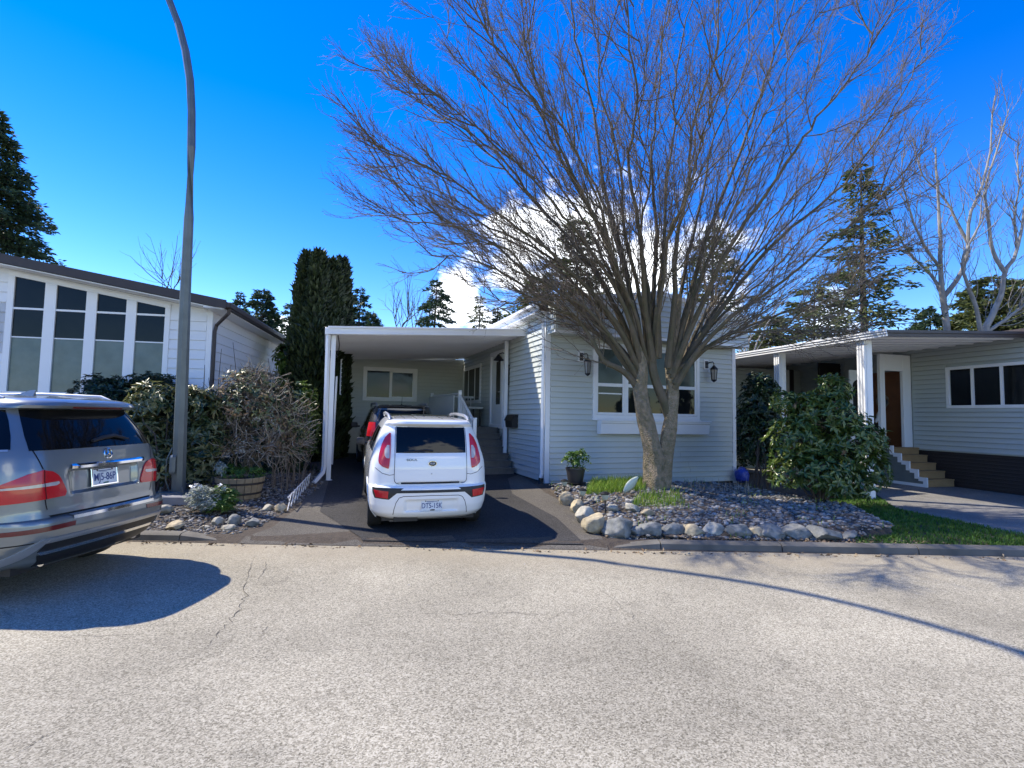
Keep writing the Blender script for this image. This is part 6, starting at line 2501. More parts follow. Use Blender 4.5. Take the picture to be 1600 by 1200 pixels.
# upright bare shoots of the shrub
for px, y0, y1, dx in ((340, 640, 545, 6), (372, 640, 535, -8), (330, 650, 590, -4), (352, 640, 570, 9), (410, 610, 575, 3), (424, 610, 560, -5), (478, 660, 610, 12), (318, 640, 570, 2)):
    q0, q1, q2 = at(px, y0, D=D0), at(px + dx * .3, (y0 + y1) / 2, D=D0 + .05), at(px + dx, y1, D=D0)
    b = MB()
    b.tube([q0, q1, q2], [.009, .007, .004], 5)
    b.build('shoot', M['brown_bark'], t)
p = ground_at(440, 765)
t = thing('dry_stalks', 'clump of thin upright dry stalks beside the white lattice edging', 'plant', tuple(p))
for k in range(22):
    q = p + np.array([rng.normal(0, .22), rng.normal(0, .15), 0])
    q[2] = zg(q[0], q[1])
    hh = rng.uniform(.5, 1.15)
    b = MB()
    b.tube([q, q + np.array([rng.normal(0, .05), rng.normal(0, .05), hh * .5]), q + np.array([rng.normal(0, .12), rng.normal(0, .1), hh])], [.008, .006, .003], 5)
    b.build('stalk', M['dry_stem'], t)
D0 = 11.6
lb = lobes_px([(478, 640, 16, 34, 0), (470, 690, 24, 36, 0), (486, 668, 14, 30, .3)], D0)
p = at(474, 640, D=D0)
t = thing('evergreen_shrub', 'olive leafy shrub at the foot of the tall cypress by the carport downspout', 'shrub', (p[0], p[1], zg(p[0], p[1])))
lobes_rosettes(lb, 520, 6, .11, .045, M['rhodo'], 'foliage', t, inner=.3)
D0 = 15.5
lb = lobes_px([(448, 565, 16, 26, 0), (452, 610, 20, 36, 0)], D0)
p = at(450, 640, D=D0)
t = thing('leafy_shrub', 'bright yellow-green leafy shrub between the fence end and the cypress', 'shrub', (p[0], p[1], zg(p[0], p[1])))
lobes_rosettes(lb, 520, 6, .14, .07, M['bright_leaf'], 'foliage', t, inner=.3)
# low hedge mass behind the left bed keeps the undergrowth dark and closed
lb = lobes_px([(180, 752, 60, 26, .4), (280, 750, 70, 26, .6), (370, 740, 60, 26, 1.2), (440, 730, 44, 30, 1.6)], 10.4)
p = at(300, 720, D=10.8)
t = thing('undergrowth', 'dark leafy undergrowth behind the withered shrub along the white house', 'hedge', (p[0], p[1], zg(p[0], p[1])))
lobes_rosettes(lb, 1500, 6, .12, .05, M['rhodo_dark'], 'foliage', t, inner=.1)

# silver and green clump in the gravel
p = ground_at(335, 803)
D0 = (p - CAMPOS) @ FW
lb = lobes_px([(318, 780, 20, 17, 0), (335, 783, 20, 16, 0)], D0)
t = thing('silver_shrub', 'small rounded silver-leaved shrub with green shoots in front of the barrel planter', 'shrub', tuple(p))
lobes_rosettes(lb, 520, 6, .07, .018, M['silver_leaf'], 'silver_foliage', t, inner=.3, up_bias=1.0)
lb2 = lobes_px([(350, 780, 18, 16, .05), (345, 790, 18, 12, 0)], D0)
lobes_rosettes(lb2, 340, 6, .08, .022, M['bright_leaf'], 'green_foliage', t, inner=.3, up_bias=1.2)
lobes_rosettes(lobes_px([(347, 765, 7, 6, 0), (308, 764, 8, 7, 0)], D0), 26, 6, .05, .035, M['white'], 'flower', t)

# half-barrel planter
p = ground_at(374, 777)
t = thing('barrel_planter', 'weathered wooden half-barrel planter with small green plants under the withered shrub', 'planter', tuple(p))
nst = 20
rw0, rw1, hh = .33, .40, .36
for k in range(nst):
    a0, a1 = 2 * pi * (k + .04) / nst, 2 * pi * (k + .96) / nst
    v = []
    for r0, r1, z in ((rw0 - .025, rw0, 0), (rw1 - .025, rw1, hh)):
        for a, r in ((a0, r0), (a1, r0), (a1, r1), (a0, r1)):
            v.append((p[0] + r * cos(a), p[1] + r * sin(a), p[2] + z))
    b = MB()
    b.add(v, [(0, 1, 2, 3), (7, 6, 5, 4), (0, 4, 5, 1), (1, 5, 6, 2), (2, 6, 7, 3), (3, 7, 4, 0)])
    b.build('stave', M['old_wood'], t, fixn=True)
for z, r in ((.09, lerp(rw0, rw1, .25)), (.26, lerp(rw0, rw1, .72))):
    b = MB()
    b.lathe([(r + .002, p[2] + z - .018), (r + .008, p[2] + z - .018), (r + .012, p[2] + z + .018), (r + .006, p[2] + z + .018)], 28, (p[0], p[1], 0), close=False)
    b.build('hoop', M['brown_skirt'], t)
b = MB()
b.lathe([(.01, p[2] + hh - .03), (rw1 - .03, p[2] + hh - .04)], 20, (p[0], p[1], 0), close=False)
b.build('soil', M['soil'], t)
lobes_rosettes([(p[0] - .15, p[1], p[2] + hh + .06, .2, .2, .12), (p[0] + .15, p[1], p[2] + hh + .04, .22, .2, .1)], 90, 6, .10, .022, M['bright_leaf'], 'foliage', t, up_bias=1.4)
lobes_rosettes([(p[0] - .30, p[1] - .1, p[2] + hh + .14, .07, .07, .12)], 40, 5, .06, .04, M['silver_leaf'], 'pale_flower', t)

# white lattice edging along the driveway side of the bed
q0, q1 = ground_at(449, 799), ground_at(484, 757)
t = thing('lattice_edging', 'low white plastic lattice edging leaning along the left side of the driveway', 'garden edging', tuple(q0))
n_ = 8
dq = (q1 - q0) / n_
for k in range(n_):
    b = MB()
    s = q0 + dq * k
    for j in range(1):
        a = s
        zz0, zz1 = zg(a[0], a[1]) + .01, zg(a[0], a[1]) + .24
        b.tube([(a[0], a[1], zz0), (a[0] + dq[0], a[1] + dq[1], zz1)], .008, 4)
        b.tube([(a[0] + dq[0], a[1] + dq[1], zz0), (a[0], a[1], zz1)], .008, 4)
    b.build('lattice_bay', M['white'], t)
b = MB()
b.tube([q0 + Z * .22, q1 + Z * .22], .012, 4)
b.build('top_rail', M['white'], t)

# flower pot with a leggy green plant
p = ground_at(899, 763, .06)
p[2] = mound(p[0], p[1]) + .02
t = thing('potted_plant', 'dark plastic flower pot on a saucer with leggy yellow-green plant by the house corner', 'potted plant', tuple(p))
b = MB()
b.lathe([(.145, .03), (.155, .05), (.185, .22), (.20, .30), (.21, .305), (.21, .335), (.192, .335), (.185, .30), (.10, .29)], 28, tuple(p))
b.build('pot', M['pot'], t, smooth=True)
b = MB()
b.lathe([(.02, .0), (.19, .0), (.225, .035), (.215, .037), (.18, .012), (.02, .012)], 28, tuple(p))
b.build('saucer', M['pot'], t, smooth=True)
b = MB()
b.lathe([(.005, .31), (.186, .305)], 20, tuple(p), close=False)
b.build('soil', M['soil'], t)
lbp = [(p[0] - .02, p[1], p[2] + .48, .17, .15, .14), (p[0] + .10, p[1], p[2] + .62, .09, .09, .09), (p[0] - .12, p[1], p[2] + .60, .08, .08, .07), (p[0] + .24, p[1] - .05, p[2] + .44, .09, .08, .12), (p[0] - .27, p[1] - .02, p[2] + .50, .06, .06, .05)]
stems_to(tuple(p + Z * .3), lbp, 14, .008, M['bright_leaf'], t, wob=.05)
lobes_rosettes(lbp, 95, 6, .075, .038, M['bright_leaf'], 'foliage', t, inner=.3, up_bias=.9)


def solar_light(px, py_top, py_foot, label, tilt):
    p = ground_at(px, py_foot, .10)
    D = (p - CAMPOS) @ FW
    H = (py_foot - py_top) * D / CAM_F
    p[2] = mound(p[0], p[1]) - .02
    t = thing('solar_light', label, 'garden light', tuple(p), 0, 'solar lights along the right bed')
    ax = np.array([tilt, tilt * .3, 1.0])
    R = np.array(Matrix.Rotation(tilt, 3, 'Y'))
    b = MB()
    b.lathe([(.004, -.04), (.012, .02), (.012, H - .13)], 8, tuple(p), R)
    b.build('stake', M['black_metal'], t)
    b = MB()
    b.lathe([(.018, H - .14), (.045, H - .12), (.065, H - .035), (.05, H - .034)], 16, tuple(p), R)
    b.build('lens', M['plastic_clear'], t, smooth=True)
    b = MB()
    b.lathe([(.078, H - .045), (.080, H - .03), (.045, H - .008), (.012, H)], 16, tuple(p), R)
    b.build('cap', M['black_metal'], t, smooth=True)


solar_light(908, 756, 786, 'solar garden light with cloudy lens leaning beside the tan boulders, below the flower pot', .10)
solar_light(946, 766, 803, 'solar garden light with dark cap standing behind the cream corner boulder', -.03)
solar_light(881, 744, 767, 'small solar garden light left of the flower pot against the house corner', .05)
# paddle-shaped pale leaf ornament in the grass
p = ground_at(978, 778, .12)
t = thing('leaf_ornament', 'pale green translucent leaf-shaped garden ornament leaning in the bright grass', 'ornament', tuple(p))
b = MB()
G = []
for s_ in np.linspace(0, 1, 9):
    w_ = .085 * sin(pi * min(1, s_ * .92 + .06)) ** .8
    c = np.array([p[0] - .08 + .30 * s_, p[1] - .05, mound(p[0], p[1]) + .08 + .27 * s_])
    nrm = np.array([-.66, 0, .75])
    G.append([c + nrm * w_ * k + np.array([0, -.02 * (1 - k * k), 0]) for k in (-1, -.5, 0, .5, 1)])
b.grid(G)
o = b.build('blade', M['plastic_clear'], t, smooth=True)
md = o.modifiers.new('thickness', 'SOLIDIFY')
md.thickness = .008
b = MB()
b.tube([(p[0] - .1, p[1] - .05, mound(p[0], p[1]) - .05), (p[0] - .06, p[1] - .05, mound(p[0], p[1]) + .10)], .008, 6)
b.build('stake', M['black_metal'], t)
# blue sack by the far house corner
p = at(1160, 742, D=13.2)
bm = bmesh.new()
bmesh.ops.create_icosphere(bm, subdivisions=3, radius=1)
for v in bm.verts:
    c = v.co
    k = 1 + .08 * sin(7 * c.x + 2 * c.z) + .06 * sin(9 * c.y + 5 * c.z)
    v.co = Vector((p[0] + c.x * .17 * k, p[1] + c.y * .17 * k, zg(p[0], p[1]) + .2 + c.z * .22 * k * (1 if c.z > -.6 else .8)))
me = bpy.data.meshes.new('blue_sack')
bm.to_mesh(me)
bm.free()
tag(finish(me, 'blue_sack', M['blue_plastic'], smooth=True), 'crumpled bright blue plastic sack in the gap by the right corner of the grey house', 'sack')
# small debris on the road
for i, (px, py, s) in enumerate([(1077, 865, .035), (1071, 866, .022)]):
    q = at(px, py, z=.008)
    rock((q[0], q[1], .0), (s * 1.6, s, s * .8), M['rock_grey'], ('small dark pebble lying on the road in front of the kerb' if i == 0 else 'smallest pebble on the road beside the dark one'), 'pebbles on the road', 300 + i)
# ================================================================== the big bare tree
tr = thing('bare_tree', 'big leafless multi-stemmed tree with a wide fan of twigs before the grey house', 'tree', tuple(TRUNK))
DT = float((TRUNK - CAMPOS) @ FW)


def smooth_poly(P, n):
    """Catmull-Rom through control points, n samples"""
    P = np.asarray(P, float)
    Q = np.concatenate([[2 * P[0] - P[1]], P, [2 * P[-1] - P[-2]]])
    out = []
    m = len(P) - 1
    for u in np.linspace(0, m - 1e-6, n):
        i = int(u)
        t = u - i
        p0, p1, p2, p3 = Q[i], Q[i + 1], Q[i + 2], Q[i + 3]
        out.append(.5 * ((2 * p1) + (-p0 + p2) * t + (2 * p0 - 5 * p1 + 4 * p2 - p3) * t * t + (-p0 + 3 * p1 - 3 * p2 + p3) * t ** 3))
    return np.array(out)


def px_poly(pts, d_end, d0=0.0):
    m = len(pts) - 1
    return np.array([at(x, y, D=DT + d0 + d_end * (i / m) ** 1.05) for i, (x, y) in enumerate(pts)])


def stem_mesh(P, R, n, name, m, parent, rough=.085):
    """tube with lumpy, fluted section"""
    P, R = np.asarray(P), np.asarray(R)
    t = np.gradient(P, axis=0)
    t /= np.linalg.norm(t, axis=1)[:, None]
    ref = np.array([0.0, 1.0, 0])
    a = np.cross(t, ref)
    a /= np.linalg.norm(a, axis=1)[:, None]
    c = np.cross(t, a)
    G = []
    ph = rng.uniform(0, 6, 4)
    for i in range(len(P)):
        row = []
        for k in range(n):
            th = 2 * pi * k / n
            f = 1 + rough * sin(3 * th + ph[0] + i * .05) + rough * .7 * sin(5 * th + ph[1] - i * .09) + rough * .6 * sin(i * .7 + ph[2] + 2 * th) + rng.normal(0, rough * .25)
            row.append(P[i] + R[i] * f * (cos(th) * a[i] + sin(th) * c[i]))
        G.append(row)
    b = MB()
    b.grid(np.array(G), wrap=True)
    b.f.append(tuple(range(len(P) * n - n, len(P) * n)))
    return b.build(name, m, parent, smooth=True, fixn=True)


k_ = DT / CAM_F
z_dn = lambda x: (x, 782)
stem_mesh(smooth_poly(px_poly([(1021, 792), (1022, 765), (1023, 735), (1020, 705), (1013, 675), (1005, 640), (1000, 608), (1003, 570), (992, 520), (985, 470)], -.05), 44),
          np.interp(np.linspace(0, 1, 44), [0, .10, .25, .45, .65, .8, 1], [.34, .235, .205, .165, .135, .10, .065]), 22, 'trunk', M['bark'], tr)
stem_mesh(smooth_poly(px_poly([(1030, 790), (1034, 750), (1039, 715), (1044, 680), (1049, 645), (1051, 605), (1047, 560), (1056, 510), (1062, 460)], .10), 40),
          np.interp(np.linspace(0, 1, 40), [0, .15, .38, .6, .8, 1], [.20, .155, .14, .12, .09, .055]), 18, 'trunk', M['bark'], tr)
stem_mesh(smooth_poly(px_poly([(1046, 690), (1046, 660), (1039, 632), (1028, 606), (1019, 575), (1020, 535), (1026, 480)], -.10, .06), 22),
          np.interp(np.linspace(0, 1, 22), [0, .25, .6, 1], [.05, .095, .085, .05]), 12, 'trunk', M['limb'], tr, rough=.09)

LIMBS = [
    ([(1000, 612), (978, 585), (945, 568), (928, 540), (905, 505), (862, 490), (815, 468), (760, 440), (700, 412), (640, 392)], -.6, .085),
    ([(1000, 600), (965, 555), (930, 505), (885, 470), (830, 440), (770, 400), (700, 375), (610, 352), (535, 318)], .5, .08),
    ([(1003, 590), (970, 520), (915, 450), (850, 395), (770, 345), (690, 300), (620, 262), (560, 235)], -1.4, .08),
    ([(1004, 590), (980, 520), (940, 440), (880, 360), (815, 290), (735, 215), (660, 150), (600, 95)], 1.6, .085),
    ([(1005, 585), (985, 500), (955, 410), (920, 320), (870, 230), (815, 140), (760, 50), (715, -30)], -.9, .085),
    ([(1006, 580), (990, 490), (970, 390), (948, 285), (925, 180), (900, 80), (880, -20), (868, -90)], 1.0, .085),
    ([(1020, 570), (1008, 470), (998, 360), (990, 250), (985, 140), (975, 30), (968, -70)], -1.8, .08),
    ([(1022, 560), (1020, 470), (1024, 370), (1022, 260), (1032, 150), (1035, 40), (1045, -60)], 1.9, .08),
    ([(1044, 575), (1052, 480), (1060, 380), (1076, 280), (1092, 170), (1112, 60), (1128, -50)], -.7, .085),
    ([(1047, 585), (1068, 500), (1092, 410), (1125, 310), (1165, 205), (1205, 110), (1240, 20), (1262, -50)], .8, .085),
    ([(1050, 590), (1078, 515), (1118, 430), (1175, 335), (1235, 245), (1290, 165), (1340, 95), (1375, 40)], -1.5, .08),
    ([(1052, 600), (1088, 535), (1140, 465), (1210, 385), (1285, 305), (1350, 240), (1405, 165), (1448, 85)], .6, .085),
    ([(1053, 608), (1092, 545), (1145, 495), (1215, 445), (1290, 385), (1360, 325), (1420, 262)], -1.2, .075),
    ([(1050, 600), (1096, 552), (1150, 515), (1215, 490), (1280, 455), (1345, 415), (1400, 390)], 1.0, .065),
    ([(1046, 590), (1100, 545), (1160, 520), (1220, 515), (1285, 500), (1340, 470)], -.4, .05),
    # fillers at other depths
    ([(1002, 600), (975, 548), (935, 520), (885, 500), (830, 478), (775, 462), (720, 430)], 2.0, .055),
    ([(1002, 592), (972, 530), (925, 470), (860, 425), (790, 380), (720, 340), (640, 305), (570, 290)], 2.3, .065),
    ([(1004, 585), (985, 505), (940, 415), (875, 330), (800, 250), (720, 185), (655, 125)], -2.2, .065),
    ([(1006, 580), (992, 480), (962, 370), (915, 265), (862, 165), (812, 75), (775, -10)], 2.4, .065),
    ([(1015, 570), (1000, 465), (975, 350), (962, 235), (940, 125), (930, 20), (922, -70)], -.2, .065),
    ([(1030, 560), (1030, 450), (1040, 340), (1052, 230), (1060, 120), (1072, 10), (1080, -80)], .6, .065),
    ([(1044, 570), (1062, 470), (1085, 365), (1108, 260), (1140, 155), (1165, 60), (1185, -30)], 2.2, .065),
    ([(1050, 590), (1075, 500), (1110, 405), (1160, 300), (1215, 200), (1262, 115), (1300, 40)], 2.3, .065),
    ([(1052, 600), (1085, 525), (1135, 445), (1200, 360), (1270, 275), (1330, 205), (1390, 130)], 2.6, .06),
    ([(1052, 605), (1090, 540), (1142, 480), (1212, 415), (1282, 350), (1345, 300), (1395, 235)], 2.2, .055),
    ([(1000, 598), (968, 545), (920, 490), (862, 455), (800, 418), (735, 388), (670, 345), (600, 322)], -1.5, .06),
    ([(1025, 560), (1032, 470), (1045, 380), (1075, 300), (1100, 215), (1130, 130)], -2.4, .055),
    ([(1010, 565), (990, 480), (955, 400), (930, 310), (890, 220), (850, 130), (820, 40)], -2.6, .055),
    ([(1004, 588), (978, 510), (932, 430), (872, 350), (800, 275), (715, 205), (640, 150), (590, 118)], .3, .06),
    ([(1004, 585), (985, 500), (950, 420), (905, 335), (850, 250), (785, 165), (725, 90), (672, 30)], 1.2, .06),
    ([(1003, 592), (972, 525), (920, 455), (850, 405), (765, 365), (680, 330), (605, 296), (550, 262)], -.3, .06),
    ([(1000, 604), (970, 556), (935, 528), (890, 500), (830, 465), (770, 432), (715, 398), (660, 372), (600, 350)], 1.2, .055),
    ([(1005, 585), (988, 500), (958, 400), (915, 300), (858, 205), (800, 120), (752, 40), (712, -40)], -2.0, .06),
    ([(1052, 598), (1090, 525), (1150, 440), (1225, 350), (1300, 262), (1365, 180), (1415, 110)], 1.8, .055),
    ([(1049, 588), (1072, 500), (1104, 405), (1146, 300), (1190, 195), (1236, 95), (1280, 10)], -.3, .055),
    ([(1018, 560), (1014, 470), (1004, 380), (1010, 290), (1000, 200), (1008, 100), (1000, 0)], .2, .06),
]
limb_polys = []
for pts, de, r0 in LIMBS:
    if pts[-1][0] < 700 and pts[-1][1] > 200:      # the lower left limbs stop short of the carport
        pts = [(lerp(x, 1005, .09 * i / (len(pts) - 1)), y - 10 * i / (len(pts) - 1)) for i, (x, y) in enumerate(pts)]
    P = smooth_poly(px_poly(pts, de), 30)
    ph_ = rng.uniform(0, 6.3, (3, 3))
    tt_ = np.linspace(0, 1, 30)[:, None]
    jit = (rng.normal(0, .020, P.shape) + .10 * np.sin(tt_ * 9 + ph_[0]) * tt_ + .05 * np.sin(tt_ * 19 + ph_[1])) * np.minimum(1, tt_ * 1.6)
    P = P + jit
    R = r0 * .92 * np.interp(np.linspace(0, 1, 30), [0, .2, .5, 1], [1, .66, .36, .10])
    b = MB()
    b.tube(P, R, 8)
    b.build('limb', M['limb'], tr, smooth=True)
    limb_polys.append((P, R))


def grow(parents, n_per, t0, ang, L, npts, r0, upb, jit, outward=.0, rr=None):
    """children on polylines: parents (k,m,3) -> (k*n, npts, 3)"""
    k, m, _ = parents.shape
    t = (np.tile(np.linspace(t0, .99, n_per), (k, 1)) + rng.uniform(-.5, .5, (k, n_per)) * (1 - t0) / n_per).clip(t0 * .8, .995).reshape(-1)
    idx = np.repeat(np.arange(k), n_per)
    f = t * (m - 1)
    i = np.minimum(f.astype(int), m - 2)
    w = (f - i)[:, None]
    base = parents[idx, i] * (1 - w) + parents[idx, i + 1] * w
    tan = parents[idx, i + 1] - parents[idx, i]
    tan /= np.linalg.norm(tan, axis=1, keepdims=True)
    q = np.cross(tan, rng.normal(size=tan.shape))
    q /= np.linalg.norm(q, axis=1, keepdims=True)
    a = radians(1) * rng.uniform(ang[0], ang[1], len(t))[:, None]
    d = tan * np.cos(a) + q * np.sin(a)
    ln = (rng.uniform(L[0], L[1], len(t)) * (1.15 - .65 * t))[:, None]
    P = np.zeros((len(t), npts, 3))
    P[:, 0] = base
    rad = base - TOPC
    rad /= np.linalg.norm(rad, axis=1, keepdims=True)
    for j in range(1, npts):
        d = d + np.array([0, 0, upb]) + rng.normal(0, jit, d.shape) + tan * .10 + rad * outward
        d /= np.linalg.norm(d, axis=1, keepdims=True)
        P[:, j] = P[:, j - 1] + d * ln / (npts - 1)
    return P


TOPC = TRUNK + np.array([0, 0, 2.2])
LP = np.stack([p for p, _ in limb_polys])
B1 = grow(LP, 19, .16, (20, 58), (.9, 2.4), 9, .0, .05, .09, .045)
B2 = grow(B1, 8, .12, (18, 50), (.35, 1.0), 6, .008, .04, .11, .08)
B3 = grow(B2, 6, .12, (20, 60), (.12, .42), 4, .004, .03, .15, .05)
nk = len(B1)
V, F = tubes_fast(B1, rng.uniform(.008, .016, (nk, 1)) * np.linspace(1, .36, 9)[None], 5)
fast_mesh('branch', V, F, M['limb'], tr, smooth=True, kind='stuff', attr=np.repeat(rng.random(nk), 45))
nk = len(B2)
V, F = tubes_fast(B2, rng.uniform(.0046, .0075, (nk, 1)) * np.linspace(1, .42, 6)[None], 4)
fast_mesh('twig', V, F, M['twig'], tr, kind='stuff', attr=np.repeat(rng.random(nk), 24))
nk = len(B3)
V, F = tubes_fast(B3, rng.uniform(.0026, .0042, (nk, 1)) * np.linspace(1, .55, 4)[None], 3)
fast_mesh('twig', V, F, M['twig'], tr, kind='stuff', attr=np.repeat(rng.random(nk), 12))
# swelling buds
C = B3[:, -1]
sel = rng.random(len(C)) < .55
M['bud'] = mat('reddish_bud', (.2, .1, .09), .7, attr=[(.12, .06, .055), (.24, .13, .11), (.20, .15, .13)])
V, F, r_ = leaves_fast(C[sel], (B3[:, -1] - B3[:, -2])[sel] + rng.normal(0, .03, (sel.sum(), 3)), rng.uniform(.02, .04, sel.sum()), rng.uniform(.009, .015, sel.sum()))
fast_mesh('bud', V, F, M['bud'], tr, kind='stuff', attr=r_)


# ================================================================== trees behind
def conifer(name, label, px, ytop, D, hw, m, n_wh, dens, trunk_m, droop=.25, leaf=.28, shape=.8, yb=520, group='conifers behind the houses', seed=1, sparse=0.0, ragged=.25):
    """crown is hw pixels wide (half) at picture row yb, where the roofs cut it off"""
    r = np.random.default_rng(seed)
    p = at(px, 640, D=D)
    x, y = p[0], p[1]
    H, zb = at(px, ytop, D=D)[2], at(px, yb, D=D)[2]
    Rv = hw * D / CAM_F
    t = thing(name, label, 'tree', (x, y, .2), 0, group)
    b = MB()
    zs = np.linspace(.1, H, 9)
    b.tube([(x + .05 * sin(i), y, z) for i, z in enumerate(zs)], np.linspace(max(.12, H * .018), .02, 9), 8)
    b.build('trunk', trunk_m, t, smooth=True)
    P, Rr, LC, LD, LL = [], [], [], [], []
    levels = [lerp(zb, H * .99, (i + r.random() * .7) / n_wh) for i in range(n_wh)]
    dz = (H - zb) / n_wh
    z = zb - dz
    while z > max(1.5, zb - 14 * dz):
        levels.append(z)
        z -= dz * 1.3
    for z in levels:
        low = z < zb
        rad = Rv * min(1.35, max(0.0, (H - z) / (H - zb)) ** shape) + .10
        if r.random() < sparse:
            rad *= .5
        for j in range(r.integers(5, 8)):
            a = r.uniform(0, 2 * pi)
            ln = rad * r.uniform(1 - ragged * 1.6, 1 + ragged * .4)
            if ln < .12:
                continue
            d0 = np.array([cos(a), sin(a), 0])
            pts = []
            for s in np.linspace(0, 1, 5):
                pts.append(np.array([x, y, z]) + d0 * ln * s + np.array([0, 0, ln * (.22 * s - droop * 1.6 * s * s + .35 * droop * s ** 3)]))
            P.append(pts)
            Rr.append(np.linspace(.012 + ln * .010, .006, 5))
            k = max(5, int(dens * ln * (.5 if low else 1)))
            s = r.uniform(.10, 1, k) ** .75
            q = np.array([np.interp(s, np.linspace(0, 1, 5), np.array(pts)[:, c]) for c in range(3)]).T
            side = np.cross(d0, Z)
            w = (r.choice([-1, 1], k) * r.uniform(.2, 1.0, k))
            LC.append(q + side * (w * ln * .16 * (1 - s * .5))[:, None] + r.normal(0, .03 * ln + .02, (k, 3)))
            LD.append(d0 * .8 + side * w[:, None] * .9 + np.stack([r.normal(0, .25, k), r.normal(0, .25, k), r.normal(-.12, .3, k)], 1))
            LL.append(leaf * r.uniform(.6, 1.2, k))
    V, F = tubes_fast(np.array(P), np.array(Rr), 4)
    fast_mesh('branch', V, F, trunk_m, t, kind='stuff', attr=r.random(len(V)))
    LC, LD, LL = np.concatenate(LC), np.concatenate(LD), np.concatenate(LL)
    V, F, r_ = leaves_fast(LC, LD, LL, LL * .34, fold=.2)
    fast_mesh('foliage', V, F, m, t, kind='stuff', attr=r_)


C_ = M['conifer']
O_ = M['conifer_olive']
K_ = M['brown_bark']
conifer('spruce_tree', 'dark tall spruce rising behind the white left house at the frame edge', -44, 150, 24, 96, C_, 28, 60, K_, droop=.28, leaf=.28, seed=3, shape=.8, yb=390)
conifer('spruce_tree', 'dense dark conifer behind the roof end of the white left house', 402, 447, 32, 36, C_, 20, 51, K_, leaf=0.29, seed=4, shape=.6, ragged=.15, yb=540)
conifer('spruce_tree', 'slim conifer tip just left of the dense dark conifer by the white roof', 366, 452, 36, 16, C_, 15, 40, K_, leaf=0.26, seed=5, yb=510)
conifer('spruce_tree', 'thin grey-green conifer between the dense conifer and the cypress columns', 446, 466, 38, 22, C_, 16, 27, K_, leaf=0.29, seed=6, sparse=.3, yb=540)
conifer('spruce_tree', 'small spruce standing just right of the cypress columns above the carport', 556, 444, 34, 28, C_, 13, 44, K_, droop=.3, leaf=0.27, seed=7, sparse=.2, yb=510)
conifer('spruce_tree', 'short leaning conifer top right of the small spruce above the carport', 577, 484, 33, 16, C_, 7, 44, K_, droop=.35, leaf=0.24, seed=17, yb=512)
conifer('spruce_tree', 'ragged spruce with drooping arms alone above the middle of the carport roof', 676, 430, 36, 36, C_, 12, 37, K_, droop=.34, leaf=0.30, seed=8, sparse=.2, shape=.6, yb=508)
conifer('spruce_tree', 'sparse thin conifer above the right part of the carport roof', 746, 456, 42, 22, O_, 12, 17, K_, droop=.3, leaf=0.27, seed=9, sparse=.35, yb=512)
conifer('spruce_tree', 'narrow dark conifer tip next to the house roof edge', 773, 478, 42, 11, C_, 10, 44, K_, leaf=0.24, seed=10, yb=512)
conifer('pine_tree', 'olive pine spreading behind the left roof edge of the grey house', 838, 430, 34, 58, O_, 11, 24, K_, droop=.12, leaf=0.36, seed=11, shape=.5, yb=505, sparse=.3)
conifer('pine_tree', 'tall olive pine behind the middle of the big bare tree', 900, 325, 36, 66, O_, 20, 22, K_, droop=.2, leaf=0.36, seed=12, shape=.6, yb=480, sparse=.3)
conifer('pine_tree', 'broad brown-green pine behind the right side of the grey house roof', 1115, 340, 36, 72, O_, 20, 22, K_, droop=.2, leaf=0.36, seed=13, shape=.6, yb=490, sparse=.3)
conifer('cedar_tree', 'tall loose cedar with level branches behind the right house awning', 1354, 232, 30, 92, O_, 27, 19, K_, droop=.10, leaf=0.36, seed=14, sparse=.25, shape=.75, ragged=.3, yb=500)
conifer('cedar_tree', 'lower spreading cedar behind the left end of the right house awning', 1275, 445, 27, 76, O_, 11, 22, K_, droop=.12, leaf=0.32, seed=15, shape=.5, yb=535, sparse=.3)
conifer('spruce_tree', 'small blue-green conifer between the bare trees above the right house roof', 1458, 478, 40, 34, C_, 10, 47, K_, leaf=0.30, seed=16, shape=.7, yb=522)
conifer('cedar_tree', 'bushy olive cedar at the right frame edge behind the bare trunks', 1562, 430, 34, 78, O_, 13, 61, K_, droop=.2, leaf=0.36, seed=18, shape=.4, ragged=.15, yb=520)
conifer('cedar_tree', 'last olive cedar mostly outside the right frame edge', 1680, 425, 36, 90, O_, 13, 51, K_, droop=.2, leaf=0.36, seed=19, shape=.4, yb=520)
conifer('cedar_tree', 'small shaggy cedar in the gap between the grey house and the awning', 1205, 490, 22, 44, O_, 10, 51, K_, droop=.2, leaf=0.26, seed=20, shape=.5, yb=560)


def cypress(label, px, ytop, ybot, D, hw, seed):
    r = np.random.default_rng(seed)
    p = at(px, 640, D=D)
    H = at(px, ytop, D=D)[2]
    Rm = hw * D / CAM_F
    t = thing('cypress_tree', label, 'tree', (p[0], p[1], .2), 0, 'columnar cypresses beside the carport')
    b = MB()
    b.tube([(p[0], p[1], .1), (p[0], p[1], H * .8)], [.09, .03], 8)
    b.build('trunk', M['brown_bark'], t)
    n = 6500
    f = r.random(n) ** .85
    prof = np.interp(f, [0, .08, .3, .6, .85, .95, 1], [.75, .95, 1.0, .95, .68, .42, .05])
    a = r.uniform(0, 2 * pi, n)
    rr = Rm * prof * (1 + .12 * np.sin(a * 3 + f * 9) + .10 * np.sin(a * 5 - f * 23)) * r.uniform(.62, 1.03, n)
    C = np.stack([p[0] + rr * np.cos(a), p[1] + rr * np.sin(a), .2 + f * (H - .2)], 1)
    Dv = np.stack([np.cos(a) * .55, np.sin(a) * .55, np.full(n, 1.0)], 1) + r.normal(0, .25, (n, 3))
    V, F, q = leaves_fast(C, Dv, r.uniform(.14, .30, n), r.uniform(.07, .13, n), fold=.2)
    fast_mesh('foliage', V, F, M['cypress'], t, kind='stuff', attr=q)


